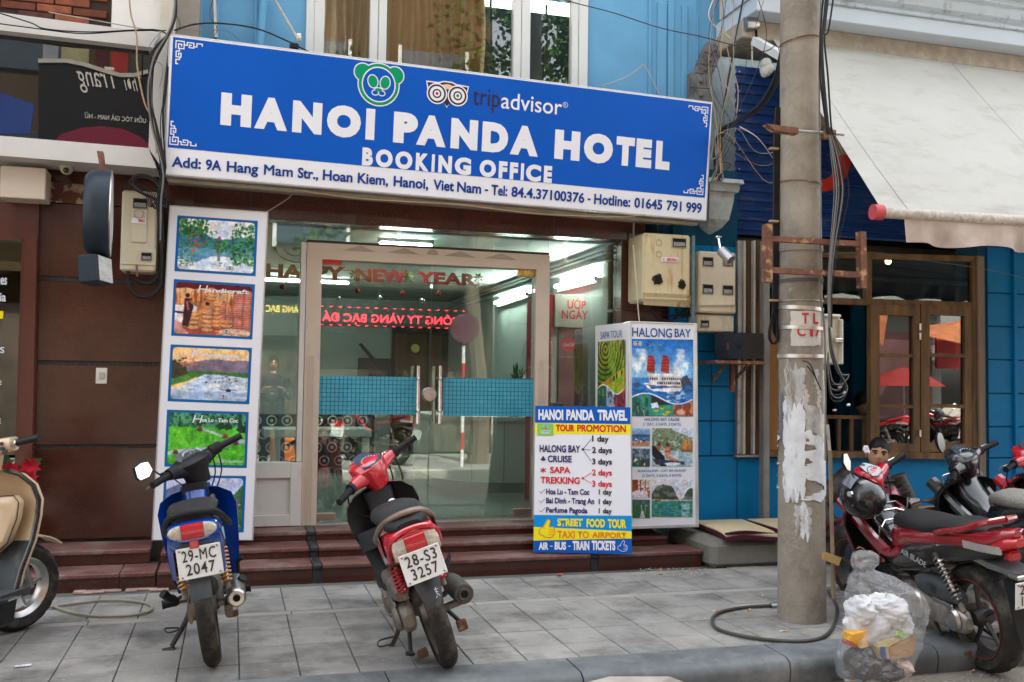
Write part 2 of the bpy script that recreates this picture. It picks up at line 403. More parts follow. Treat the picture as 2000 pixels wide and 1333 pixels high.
ORGT=mat('orange_print',(.78,.22,.02),.4,var=0)
SKYB=mat('cyan_print',(.0,.26,.62),.4,var=0)
BLACKT=mat('black_print',(.02,.02,.025),.45,var=0)
INDIGO=mat('indigo_print',(.03,.015,.12),.4,var=0)
def pxprism(mb,pts,Y,d):
 P=[at(x,y,Y)for x,y in pts];return mb.prism(P,(0,d,0))
def wallbox(mb,x0,y0,x1,y1,Y,d,bev=.004):
 a=at(x0,y0,Y);b=at(x1,y1,Y);c=at(x0,y1,Y);e=at(x1,y0,Y)
 return mb.box(((a.x+c.x)/2,Y,(b.z+c.z)/2),((b.x+e.x)/2,Y+d,(a.z+e.z)/2),bev)
KY0,KY1,SLOPE=4.31,4.575,0
g=MB();g.box((-60,-60,-.6),(60,60,-.135));tag(g.build('road',ROADM,smooth=False),kind='structure')
pav=MB();pav.box((-14,4.5,-.3),(22,8.2,-.012));pv=tag(pav.build('pavement',mat('joint_mortar',(.12,.115,.105),.95,var=.2),smooth=False),kind='structure')
rows=[(4.58,4.84),(4.845,5.13),(5.135,5.47),(5.475,5.80),(5.805,5.885),(5.89,6.23),(6.235,6.56),(6.565,6.9),(6.9,7.3)]
BAND=mat('pale_band',(.31,.295,.27),.85,var=.15,scale=5,bump=.3)
for ri,(y0,y1)in enumerate(rows):
 x=-2.38+(0 if ri%3 else.0);k=0
 while x<7.0:
  w=.272 if ri!=4 else.55
  if ri>=7 and x<3.5:x+=w;k+=1;continue
  m=MB();dz=random.uniform(-.004,.002);t=random.uniform(-.0015,.0015)
  m.box((x+.003,y0+.001,-.05),(x+w-.002,y1-.001,dz*.5),.003)
  m.build('paving_stone' if ri!=4 else 'paving_band',BAND if ri==4 else random.choice(PAVE),pv,smooth=False)
  x+=w;k+=1
kb=MB();kb.box((-14,KY0+.03,-.3),(22,KY1+.002,-.03));kr=tag(kb.build('kerb',CONC,smooth=False),kind='structure')
def kstone(x0,x1,seed):
 ks=MB();prof=[(KY0+.012,-.14),(KY0+.0,-.06),(KY0+.012,-.022),(KY0+.045,-.003),(KY1-.004,.004),(KY1-.004,-.14)]
 ks.loft([[Vector((x,y,z))for y,z in prof]for x in(x0+.004,x1-.004)]);ks.build('kerb_stone',KERB,kr,ang=50)
for x0,x1 in[(-3.2,-2.2),(-2.2,-1.2),(-1.2,-.2),(-.2,.72),(.72,1.62),(1.62,2.72),(2.72,3.6),(3.6,4.6),(4.6,5.6),(5.6,6.6)]:kstone(x0,x1,0)
rp=MB();pts=[(1.75,KY0,-.02),(2.05,KY0-.02,-.035),(2.22,KY0,-.11),(2.28,KY0-.25,-.13),(1.9,KY0-.42,-.133),(1.2,KY0-.5,-.133),(1.0,KY0-.1,-.1)]
cxy=Vector((1.8,KY0-.18,-.075));rp.add([Vector(p)for p in pts]+[cxy],[(i,(i+1)%7,7)for i in range(7)])
tag(rp.build('cement_ramp',mat('cement_patch',(.33,.30,.26),.95,var=.2,scale=6,bump=1,bscale=60)),kind='structure')
def slab(mb,x0,x1,y0,y1,z,th=.03,nose=.018):mb.box((x0,y0-nose,z-th),(x1,y1,z),.006)
st=tag(MB().box((-.42,6.71,-.05),(3.44,7.6,.08)).build('steps',CONC,smooth=False),kind='structure')
ST=[(6.70,6.975,.115),(6.975,7.255,.188),(7.255,7.62,.258)]
for i,(y0,y1,z)in enumerate(ST):
 zb=-.02 if i==0 else ST[i-1][2]
 segs=[(-.43,.558),(.62,2.56),(2.62,3.46 if i==0 else 3.3)]
 for a,b in segs:
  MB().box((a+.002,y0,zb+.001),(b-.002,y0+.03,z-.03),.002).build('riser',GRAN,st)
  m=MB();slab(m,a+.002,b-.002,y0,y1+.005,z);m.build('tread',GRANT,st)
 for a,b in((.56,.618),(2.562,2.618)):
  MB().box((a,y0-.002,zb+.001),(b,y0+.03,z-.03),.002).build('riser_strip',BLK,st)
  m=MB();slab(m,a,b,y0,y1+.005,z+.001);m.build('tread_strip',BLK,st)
st2=tag(MB().box((-3.5,6.75,-.05),(-.46,7.3,.07)).build('side_steps',CONC,smooth=False),kind='structure')
for i,(y0,y1,z)in enumerate([(6.73,7.035,.104),(7.035,7.41,.204)]):
 zb=-.02 if i==0 else.104
 for a,b in((-3.5,-2.1),(-2.1,-.66 if i==0 else-.5),(-.66,-.44))[:3 if i==0 else 2]:
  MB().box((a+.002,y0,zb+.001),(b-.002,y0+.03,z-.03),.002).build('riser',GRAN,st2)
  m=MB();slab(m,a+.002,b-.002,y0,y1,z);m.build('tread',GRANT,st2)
ch=MB()
for k in range(9):
 x=random.uniform(-.95,-.45);ch.box((x,6.67+random.uniform(-.02,.02),-.01),(x+random.uniform(.04,.12),6.735,random.uniform(.001,.006)),.003)
tag(ch.build('broken_stone_edge',mat('broken_stone',(.36,.25,.21),.9,var=.3,bump=1)),kind='structure')
lb=thing('left_shop_building','dark brown granite clad shop building with a brick upper wall at the left edge','building',(-1.5,7.4,0))
MB().box((-9,7.5,0),(-.3,13,9.6)).build('wall_core',mat('old_render',(.3,.27,.23),.9),lb,smooth=False)
gy_=[(402,543.5),(552,706.5),(713.5,869),(875,1052)]
for i,(ya,yb)in enumerate(gy_):
 za=at(190,ya,7.4).z;zb=at(190,yb,7.4).z
 MB().box((-1.345,7.4,max(zb,.205)),(-.3,7.5,za),.003).build('granite_panel',GRAN,lb)
for ya in(547.5,710,872):
 z=at(190,ya,7.4).z;MB().box((-1.34,7.412,z-.018),(-.31,7.5,z+.018)).build('groove_strip',BLK,lb)
za=at(190,402,7.4).z
MB().box((-1.345,7.4,za+.006),(-.3,7.5,za+.42),.003).build('granite_panel',GRAN,lb)
m=MB();pxprism(m,[(92,355),(170,362),(172,400),(96,394)],7.385,.012);m.build('plaster_patch',mat('torn_plaster',(.33,.25,.16),.95,var=.5,scale=12,spots=(14,.5,.55,(.12,.05,.035)),bump=1),lb)
BR=[mat('brick_%d'%i,c,.9,var=.3,scale=12,bump=.6)for i,c in enumerate([(.20,.065,.035),(.14,.045,.028),(.25,.085,.042),(.09,.04,.03)])]
zt=at(100,60,7.42).z;MB().box((-9,7.43,zt-.3),(-.86,7.5,9.6)).build('mortar_wall',mat('brick_mortar',(.05,.035,.03),.95),lb,smooth=False)
bh,bw=.062,.235
for r in range(8):
 z=zt+.0+r*bh
 for k in range(7):
  x=-2.1+k*bw+(bw/2 if r%2 else 0)
  if x+bw>-.86:continue
  if random.random()<.04:continue
  MB().box((x+.005,7.405+random.uniform(-.006,.012),z+.004),(x+bw-.006,7.44,z+bh-.005),.004).build('brick',random.choice(BR),lb)
m=MB();wallbox(m,222,-300,345,90,7.3,.3,.01);m.build('white_pilaster',WHITEP,lb)
m=MB();wallbox(m,317,-300,343,80,7.26,.05,.01);m.build('pilaster_edge',mat('cream_edge',(.5,.46,.38),.7),lb)
m=MB();wallbox(m,0,326,89,388,7.15,.2,.006);m.build('shutter_box',mat('beige_panel',(.60,.52,.44),.5,var=.04),lb)
fa=thing('mirror_fascia','white framed glossy black fascia board above the brown granite shop, reflecting the street','sign',tuple(at(150,320,7.05)))
m=MB()
pxprism(m,[(-260,-10),(313,66),(298,93),(-260,30)],7.0,.3);pxprism(m,[(298,93),(328,68),(318,331),(290,289.5)],7.0,.3)
pxprism(m,[(-260,244),(290,289.5),(306,329),(-260,283)],7.0,.3);m.build('frame',mat('fascia_white',(.56,.54,.52),.4,var=.04,dirt=(5,.6,.85,(.45,.4,.35),2)),fa,smooth=False)
m=MB();pxprism(m,[(-260,30),(298,93),(290,289.5),(-260,244)],7.09,.05)
m.build('mirror_board',mat('black_mirror',(.012,.012,.014),.0,var=0,ior=1.65),fa,smooth=False)
m=MB();a=at(0,306,7.02);b=at(302,328,7.02);m.box((-3,7.05,a.z+.01),(b.x,7.4,a.z+.05));m.build('soffit',mat('soffit_beige',(.36,.32,.28),.8),fa)
m=MB();m.tube([at(95,24,7.0),at(330,66,7.0)],.004);m.build('top_trim',STEEL,fa)
ld=thing('mahogany_shop_door','dark mahogany framed glass shop door with white stickers at the left edge','door',tuple(at(30,1050,7.42)))
m=MB()
pxprism(m,[(-160,388),(75,398),(70,470),(-160,462)],7.36,.1);pxprism(m,[(48,455),(72,458),(59,1050),(30,1050)],7.33,.12)
pxprism(m,[(43,452),(50,452),(32,1050),(24,1050)],7.37,.08);pxprism(m,[(72,400),(76,400),(62,1050),(58,1050)],7.35,.1)
m.build('frame',MAHO,ld,ang=30)
m=MB();pxprism(m,[(-200,440),(46,450),(28,1020),(-200,1020)],7.43,.006);m.build('glass_pane',DARKG,ld,smooth=False)
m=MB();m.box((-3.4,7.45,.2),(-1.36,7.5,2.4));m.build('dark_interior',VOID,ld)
fr=FACE(7.42);WST=mat('sticker_white',(.75,.78,.85),.4,var=0)
for s,x0,y0,x1,y1 in(('nes',-6,556,14,543),('ia',0,589,12,573),('S',0,690,9,678),('E',-6,752,3,744),('E',-6,828,2,818)):
 letters_px(s,fr,x0,y0,x1,y1,WST,ld,n=.004,bold=.02,name='sticker')
m=MB();pxprism(m,[(-20,607),(7,608),(6,623),(-20,622)],7.418,.002);m.build('yellow_sticker',YELT,ld)
sb=thing('hotel_shop_building','shop building with brown granite front, light blue upper wall and glass shopfront','building',(1.4,7.5,0))
ztop=at(865,452,7.55).z
lint=MB();lint.box((-.4,7.47,ztop),(3.32,7.75,ztop+.42),.004);lint.build('lintel',GRAN,sb)
for xx in(.1,.9,1.7,2.5):MB().box((xx,7.466,ztop+.02),(xx+.006,7.47,ztop+.42)).build('joint',BLK,sb)
xr0,xr1=at(1208,600,7.5).x,at(1247,560,7.45).x
zs=[.2,at(1230,900,7.45).z,at(1230,760,7.45).z,at(1230,604,7.45).z,ztop+.0]
for i in range(4):MB().box((xr0,7.45,zs[i]+.008),(xr1+.32,7.75,zs[i+1]-.008),.003).build('granite_column_panel',GRAN,sb)
MB().box((xr0+.006,7.458,.2),(xr1+.31,7.7,ztop)).build('column_core',BLK,sb)
MB().box((xr1+.3,7.46,ztop+.1),(xr1+.5,7.75,ztop+.42)).build('lintel_end',GRAN,sb)
WY=7.72;zb_,zt_=ztop+.4,9.6
xw0,xw1=at(597,60,WY).x,at(1149,100,WY).x
xa=at(1350,225,WY).x
MB().box((-.9,WY,zb_),(xw0,WY+.3,zt_)).build('upper_wall',LBLUE,sb,smooth=False)
MB().box((xw1,WY,zb_),(xa,WY+.3,zt_)).build('upper_wall',LBLUE,sb,smooth=False)
MB().box((xw0,WY,zb_),(xw1,WY+.3,3.35)).build('upper_wall',LBLUE,sb,smooth=False)
MB().box((xw0,WY,4.75),(xw1,WY+.3,zt_)).build('upper_wall',LBLUE,sb,smooth=False)
arc=[(1350,225),(1352,190),(1362,150),(1378,112),(1400,84),(1430,58),(1455,38),(1478,19)]
m=MB();P=[at(x,y,WY)for x,y in arc];zt2=5.2
top=[Vector((p.x,p.y,zt2))for p in P];low=P
V=[];F=[]
for p,q in zip(low,top):V+=[p,q,p+Vector((0,.28,0)),q+Vector((0,.28,0))]
for i in range(len(P)-1):
 a=4*i;b=4*(i+1);F+=[(a,b,b+1,a+1),(a,a+2,b+2,b),(a+2,a+3,b+3,b+2)]
m.add(V,F);m.build('arch_wall',LBLUE,sb,smooth=False)
MB().box((xa,WY,zt2),(P[-1].x,WY+.3,zt_)).build('upper_wall',LBLUE,sb,smooth=False)
for x0,x1,ytop in((1268,1274,-300),(1284,1302,4),(1306,1318,-300),(1332,1343,10),(1363,1364.5,-300)):
 m=MB();wallbox(m,x0,max(ytop,-300),x1,300,WY-.018,.02,.006);m.build('pilaster_rib',LBLUE,sb)
for x0,x1 in((392,398),(425,431),(368,372),(500,506)):
 m=MB();wallbox(m,x0,-300,x1,120,WY-.03,.03,.006);m.build('pilaster_rib',LBLUE,sb)
uw=thing('upper_window','wide white framed window with brown curtains above the blue hotel sign','window',tuple(at(870,200,WY)))
m=MB()
for x0,x1 in((597,612),(613,633),(722,738),(739,755),(1003,1018),(1019,1036),(1117,1130),(1131,1149)):
 ax=at(x0,80,WY-.03).x;bx=at(x1,80,WY-.03).x;m.box((ax,WY-.03,3.3),(bx,WY+.05,4.8),.006)
m.build('frame',WFRAME,uw)
for x0,x1 in((630,724),(752,1006),(1033,1119)):
 ax=at(x0,80,WY).x;bx=at(x1,80,WY).x;MB().box((ax,WY+.01,3.3),(bx,WY+.016,4.8)).build('glass_pane',WING,uw,smooth=False)
def curtain(xa,xb,Y,z0,z1,m_,parent,folds,amp=.04,seed=0):
 rr=random.Random(seed);n=folds*8;V=[];F=[];ph=rr.random()*6
 for j in range(9):
  for i in range(n+1):
   t=i/n;z=z0+(z1-z0)*j/8;V.append((xa+(xb-xa)*t+.012*math.sin(ph+9*t+j),Y+amp*math.sin(t*folds*2*math.pi+.25*math.sin(j*.8)+1.7*math.sin(t*9+ph)),z))
 for j in range(8):
  for i in range(n):a=j*(n+1)+i;F.append((a,a+1,a+n+2,a+n+1))
 return MB().add(V,F).build('curtain',m_,parent,ang=80)
CURT=mat('curtain_brown',(.50,.33,.18),.8,var=.2,scale=4,streak=8)
CURT2=mat('curtain_pale',(.47,.37,.27),.8,var=.2,scale=5,streak=8)
curtain(at(628,80,WY).x,at(735,80,WY).x+.05,WY+.22,3.3,4.8,CURT2,uw,7,seed=1)
curtain(at(750,80,WY).x,at(955,80,WY).x+.02,WY+.2,3.3,4.8,CURT,uw,9,seed=2)
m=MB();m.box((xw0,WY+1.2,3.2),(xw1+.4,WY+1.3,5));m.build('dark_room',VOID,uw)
for x in(985,1060,1100):
 ax=at(x,80,WY).x;MB().box((ax,WY+.5,3.3),(ax+.02,WY+.52,4.8)).build('grille_bar',VOID,uw)
sf=thing('glass_shopfront','glass shopfront with cream painted double door frame at the top of the granite steps','shopfront',(1.4,7.55,.26))
GY=7.56
def pane(x0,x1,z0,z1,nm='glass_pane',Y=GY):return MB().box((x0,Y,z0),(x1,Y+.01,z1)).build(nm,SHOPG,sf,smooth=False)
gx0=-.42;gxl=at(600,500,GY).x;gxr=at(1073,510,GY).x;gx1=xr0
zdt=at(838,486,7.5).z
pane(gx0,gxl-.03,.74,ztop);pane(gxl-.025,gxr-.004,zdt-.02,ztop);pane(gxr+.004,gx1,.26,ztop)
fm=MB();fx0,fx1=at(600,480,7.5).x,at(1074,520,7.5).x;fw=.115
def frustum_frame(mb):
 zi=zdt-.125;f=lambda x,z,y=7.5:Vector((x,y,z))
 for quad in([(fx0,.262),(fx0+fw,.262),(fx0+fw,zi),(fx0,zdt)],[(fx1-fw,.262),(fx1,.262),(fx1,zdt),(fx1-fw,zi)],[(fx0,zdt),(fx0+fw,zi),(fx1-fw,zi),(fx1,zdt)]):
  mb.prism([f(x,z)for x,z in quad],(0,.12,0))
frustum_frame(fm);fm.build('door_frame',CREAMF,sf,smooth=False)
for dx in(.03,.05,.07):MB().box((fx0+dx,7.494,.3),(fx0+dx+.008,7.5,1.55)).build('frame_reed',CREAMF,sf)
for dx in(.03,.05,.07):MB().box((fx1-fw+dx,7.494,.3),(fx1-fw+dx+.008,7.5,1.55)).build('frame_reed',CREAMF,sf)
MB().box((fx0-.0,7.52,zdt+.002),(fx1,7.6,zdt+.022)).build('frame_cap',mat('dark_seal',(.05,.035,.03),.6),sf)
TRI=mat('frame_motif',(.36,.29,.23),.6,var=.15)
def onframe(pts,nm):
 m=MB();m.prism([at(x,y,7.496)for x,y in pts],(0,.004,0));m.build(nm,TRI,sf,smooth=False)
for c in(705,790,900,980):
 yb=489+(c-705)*.056;onframe([(c-34,yb),(c,yb-9),(c+30,yb+4)],'triangle_motif')
c0=at(845,493,7.496);m=MB()
m.prism([c0+Vector((.045*math.cos(math.pi*k/10),0,.045*math.sin(math.pi*k/10)-.02))for k in range(11)],(0,.004,0));m.build('shell_motif',TRI,sf)
wx0=-.42
m=MB();m.box((wx0,7.49,.262),(fx0-.002,7.6,.35),.004);m.box((wx0,7.49,.62),(fx0-.002,7.6,.74),.004);m.box((wx0,7.51,.35),(fx0-.07,7.6,.62),.004);m.box((fx0-.085,7.487,.262),(fx0-.002,7.6,.74),.004)
m.box((fx0-.045,7.5,.74),(fx0-.004,7.6,zdt),.004)
m.build('lower_panel',WHITEP,sf)
dl0,dl1=fx0+fw+.003,at(838,800,GY).x;dr1=fx1-fw-.003;zi=zdt-.128
for nm,a,b in(('glass_door',dl0,dl1-.004),('glass_door',dl1+.004,dr1)):
 d=MB().box((a,7.54,.275),(b,7.551,zi)).build(nm,SHOPG,sf,smooth=False)
FILM=mat('cyan_film',(.07,.38,.50),.25,var=.05,alpha=.93)
FLINE=mat('film_line',(.01,.14,.22),.3,var=0)
def film(x0,x1,z0,z1,gridx):
 p=MB().box((x0,7.534,z0),(x1,7.539,z1)).build('frosted_band',FILM,sf,smooth=False)
 g_=MB();z=z0+.03
 while z<z1:g_.box((x0,7.5325,z),(x1,7.534,z+.004));z+=.0335
 x=gridx
 while x<x1-.02:g_.box((x,7.532,z0),(x+.004,7.5335,z1));x+=.032
 g_.build('band_grid',FLINE,p,smooth=False)
zf0,zf1=at(740,810,7.53).z,at(740,736,7.53).z
film(dl0,at(814,770,7.53).x,zf0,zf1,dl0+.02);film(at(866,770,7.53).x,dr1,zf0-.01,zf1-.0,at(866,770,7.53).x+.01)
for hx in(817,860):
 a=at(hx,715,7.47);b=at(hx-1,828,7.47);h=MB();h.tube([a,b],.016,12);
 for z in(a.z-.1,b.z+.1):h.tube([Vector((a.x,7.47,z)),Vector((a.x,7.6,z))],.009,8);h.sphere((a.x,7.452,z),.013)
 h.tube([Vector((a.x-.02,7.62,a.z)),Vector((b.x-.02,7.62,b.z))],.016,12);h.build('pull_handle',CHROME,sf)
m=MB();c0=at(838,771,7.53);M_=Matrix.Translation(c0)@Matrix.Rotation(R(90),4,'X')
m.lathe([(0,.03),(.05,.03),(.058,.022),(.058,-.01)],24,M_);m.lathe([(0,.045),(.014,.045),(.016,.03)],12,Matrix.Translation((.025,0,0))@M_)
m.box((c0 .x-.0015,c0 .y-.032,c0 .z-.056),(c0 .x+.0015,c0 .y-.029,c0 .z+.056));m.build('lock',DCHROME,sf)
BRASS=mat('patch_fitting',(.30,.22,.17),.3,metal=.7,var=.2)
for x0,y0,x1,y1,mm in((617,1003,655,1016,BRASS),(1002,994,1037,1009,BRASS),(1012,527,1046,541,mat('gold_fitting',(.6,.42,.12),.25,metal=.8,var=.3,scale=20))):
 m=MB();wallbox(m,x0,y0,x1,y1,7.528,.03,.003);m.build('patch_fitting',mm,sf)
m=MB();wallbox(m,630,505,667,517,7.528,.004,.0);m.build('red_sticker',mat('sticker_red',(.62,.05,.05),.5,var=.1),sf)
MB().box((-.42,7.5,.252),(3.3,7.62,.268),.004).build('threshold',mat('threshold_stone',(.25,.22,.2),.6,var=.3,scale=20),sf)
def strokes(fr,lines,w,n,m,parent,name='line',closed=False):
 mb=MB()
 for pts in lines:
  P=[Vector((p[0],p[1]))for p in pts]
  if closed:P.append(P[0])
  for i in range(len(P)-1):
   d=(P[i+1]-P[i]);L_=d.length
   if L_<1e-6:continue
   d/=L_;q=Vector((-d.y,d.x))*w/2;e=d*w*.35
   mb.fpoly(fr,[(P[i]-e-q),(P[i+1]+e-q),(P[i+1]+e+q),(P[i]-e+q)],n+i*2e-5)
 return mb.build(name,m,parent,smooth=False)
def disc(fr,c,r,n,m,parent,name='disc',ry=None,k=28,rot=0,a0=0,a1=2*math.pi):
 ry=ry or r;mb=MB();P=[]
 for i in range(k):
  a=a0+(a1-a0)*i/(k-1 if a1-a0<6 else k);x,y=r*math.cos(a),ry*math.sin(a)
  P.append((c[0]+x*math.cos(rot)-y*math.sin(rot),c[1]+x*math.sin(rot)+y*math.cos(rot)))
 mb.fpoly(fr,P,n);return mb.build(name,m,parent,smooth=False)
SW,SH=4.163,.964
S=Frame((-.484,6.95,2.742),(.9996,.0275,-.0108),(.0128,-.0741,.9971),SW,SH)
ms=thing('hotel_sign','long blue and white HANOI PANDA HOTEL booking office sign above the shopfront','sign',tuple(S.p(SW/2,0)))
m=MB();m.fbox(S,0,0,SW,SH,-.12,-.002,.004);m.build('box',mat('sign_alu',(.55,.55,.56),.35,metal=.5,var=.1),ms)
m=MB();m.fbox(S,.012,.012,SW-.012,SH-.012,-.003,.002);m.build('white_face',WHITEV,ms,smooth=False)
def sp(x,y):return S.uv(x,y)
b0=sp(323,291)[1]
m=MB();m.fpoly(S,[(.022,.192),(SW-.03,.186),(SW-.016,SH-.018),(.03,SH-.022)],.0035);m.build('blue_face',BLUEV,ms,smooth=False)
m=MB();m.fbox(S,.03,-.03,SW-.03,-.004,-.17,-.09,.003);m.fbox(S,.02,-.016,SW-.02,-.001,-.4,-.13,.003);m.build('lower_frame',mat('sign_underside',(.36,.31,.24),.6,var=.2),ms)
for u in(.35,1.45,2.6,3.7):
 m=MB();m.tube([S.p(u,.03,-.14),S.p(u+.02,.1,-.55)],.012);m.build('bracket',STEEL,ms)
 m=MB();m.tube([S.p(u,SH-.05,-.1),S.p(u,SH-.1,-.8)],.012);m.build('bracket',STEEL,ms)
def T(s,x0,y0,x1,y1,mm,n=.006,bold=.07,**k):return letters_px(s,S,x0,y0,x1,y1,mm,ms,n=n,bold=bold,**k)
for ch,x0,x1 in(('H',430,492.5),('A',496,563),('N',570,630),('O',637,706),('I',713,733),('P',767,817),('A',812,872.5),('N',879,934),('D',940,993.5),('A',995,1052.5),('H',1081.6,1133.5),('O',1138.6,1198),('T',1201.6,1240),('E',1240.5,1273.6),('L',1279,1309)):
 yb=lambda x:244.2+(x-430)*(333.5-244.2)/879;yt_=lambda x:180.5+(x-430)*(275.5-178)/879
 e=.8 if ch=='O' else 0
 T(ch,x0,yb(x0),x1,yt_(x1)-e,WHITEV,bold=.082 if ch in 'O' else.078)
for ch,x0,x1 in(('B',706.5,729),('O',733,767.5),('O',771,806),('K',811,838),('I',842,849.5),('N',855,883),('G',887,920.5),('O',935.5,969),('F',973,991),('F',994.5,1012),('I',1016,1023.5),('C',1026,1057),('E',1061,1078.5)):
 yb=lambda x:323.3+(x-706)*(358.4-323.3)/372;yt_=lambda x:288+(x-706)*(325.4-288)/372
 T(ch,x0,yb(x0),x1,yt_(x1),WHITEV,bold=.06)
NB=mat('navy_vinyl',(.006,.045,.25),.35,var=0)
for s_,x0,x1 in(('Add:',335,393),('9A',401.5,433),('Hang',442.5,505),('Mam',515,572.5),('Str.,',581,622),('Hoan',630,689),('Kiem,',698,758.5),('Hanoi,',768,837),('Viet',845.5,887),('Nam',892,940),('-',946.5,953),('Tel:',959,991),('84.4.37100376',998,1141.5),('-',1147,1153),('Hotline:',1159.5,1231),('01645',1238,1293.5),('791',1301,1331),('999',1339,1370.5)):
 u0=(x0-335)/(1370.5-335);yb=326.2+(417.5-326.2)*u0;u1=(x1-335)/(1370.5-335);yt_=305.6+(397.5-305.6)*u1
 if s_=='-':
  a=sp(x0,yb-6.5);c_=sp(x1,yb-9.5);m=MB();m.fpoly(S,[a,(c_[0],a[1]),c_,(a[0],c_[1])],.006);m.build('lettering',NB,ms,smooth=False)
 else:T(s_,x0,yb,x1,yt_,NB,bold=.028)
k=1/253.
pc=sp(739.5,166);ears=[sp(709,141.5),sp(771.5,148.5)]
for off,mm,n in((.0,WHITEV,.005),(-2.2*k,GREENV,.0062)):
 for i,e in enumerate(ears):disc(S,e,17.5*k+off,n+i*.0002,mm,ms,'emblem_ear')
 disc(S,pc,39*k+off,n+.0005,mm,ms,'emblem_head',ry=40*k+off)
disc(S,pc,31.5*k,.0074,WHITEV,ms,'emblem_ring',ry=32.5*k);disc(S,pc,29.2*k,.008,BLUEV,ms,'emblem_face',ry=30.2*k)
for ex,rot in((-11,.25),(11.5,-.2)):
 c_=(pc[0]+ex*k,pc[1]+4.5*k)
 disc(S,c_,10.2*k,.0088,WHITEV,ms,'emblem_eye',ry=13*k,rot=rot);disc(S,c_,8.4*k,.0094,GREENV,ms,'emblem_eye_patch',ry=11.2*k,rot=rot)
for j,(dx,dy,rx,ry)in enumerate(((-6,-15.5,7,5.5),(6,-15.5,7,5.5),(0,-10,8.5,5))):
 disc(S,(pc[0]+dx*k,pc[1]+dy*k),rx*k,.0088+.0003*j,WHITEV,ms,'emblem_muzzle',ry=ry*k)
 disc(S,(pc[0]+dx*k,pc[1]+dy*k),(rx-1.8)*k,.0097+.0002*j,GREENV if j==2 else BLUEV,ms,'emblem_nose',ry=(ry-1.8)*k)
def owl(fr,cl,cr,r,n,parent,white=WHITEV,dark=DKT,crown=None,simple=False):
 mid=((cl[0]+cr[0])/2,(cl[1]+cr[1])/2);d=cr[0]-cl[0]
 def head(g,mm,nn):
  m=MB();w=d/2+r*.95+g;h=r
  m.fpoly(fr,[(mid[0]-w-.16*r,mid[1]+h*1.12+g),(mid[0]-w*.45,mid[1]+h*1.12+g),(mid[0]-w*.2,mid[1]+h*1.32+g),(mid[0]+w*.2,mid[1]+h*1.32+g),(mid[0]+w*.45,mid[1]+h*1.12+g),(mid[0]+w+.16*r,mid[1]+h*1.05+g),(mid[0]+w-.05*r,mid[1]+h*.2),(mid[0]+.3*r,mid[1]-h*.9),(mid[0],mid[1]-h*1.3-g),(mid[0]-.3*r,mid[1]-h*.9),(mid[0]-w+.05*r,mid[1]+h*.2)],nn)
  m.build('owl_head',mm,parent,smooth=False)
 head(r*.14,white,n);head(0,dark,n+.0006)
 if crown:disc(fr,(mid[0],mid[1]+r*.42),r*.95,n+.0012,crown,parent,'owl_crown',ry=r*.72,a0=.25,a1=math.pi-.25)
 for i,(c_,dot)in enumerate(((cl,REDT),(cr,GREENV))):
  disc(fr,c_,r*1.14,n+.0016+i*.0002,white,parent,'owl_eye');disc(fr,c_,r,n+.0021,dark,parent,'owl_eye_rim');disc(fr,c_,r*.8,n+.0026,white,parent,'owl_eye_white')
  disc(fr,c_,r*.5,n+.0031,dark,parent,'owl_iris');disc(fr,c_,r*.34,n+.0036,white,parent,'owl_iris_white');disc(fr,c_,r*.17,n+.0041,dot,parent,'owl_pupil')
owl(S,sp(853,183.5),sp(893.5,188),17.2*k,.005,ms,crown=mat('owl_beige',(.72,.5,.33),.4,var=0))
T('trip',922.5,204.5,977,177.5,DKT,bold=.0,base=True);T('advisor',978,211.8,1098,194.5,WHITEV,bold=.006)
T('R',1102,208,1105.5,202.5,WHITEV,bold=.0)
rc=sp(1103.8,205.5);strokes(S,[[(rc[0]+5*k*math.cos(a*.5),rc[1]+5*k*math.sin(a*.5))for a in range(14)]],.9*k,.006,WHITEV,ms,'registered_ring')
def key(cx,cy,sx,sy):
 g=.0165
 L=[[(0,3),(0,0),(3.2,0),(3.2,3),(1,3),(1,1.2),(2.2,1.2),(2.2,2)],[(3.2,1.4),(4.4,1.4),(4.4,.2),(7,.2),(7,2.2),(5.2,2.2),(5.2,1.2),(6.1,1.2)],[(7,1.6),(8.2,1.6),(8.2,.2),(10.3,.2),(10.3,1)],
[(1.4,3),(1.4,4.2),(.2,4.2),(.2,6.6),(2.1,6.6),(2.1,5),(1.2,5),(1.2,5.8)],[(1.6,6.6),(1.6,7.6),(.2,7.6),(.2,9.4),(1,9.4)]]
 strokes(S,[[(cx+sx*x*g,cy+sy*y*g)for x,y in l]for l in L],.0075,.0062,WHITEV,ms,'key_ornament')
key(.05,SH-.045,1,-1);key(.035,.215,1,1);key(SW-.045,SH-.05,-1,-1);key(SW-.052,.21,-1,1)
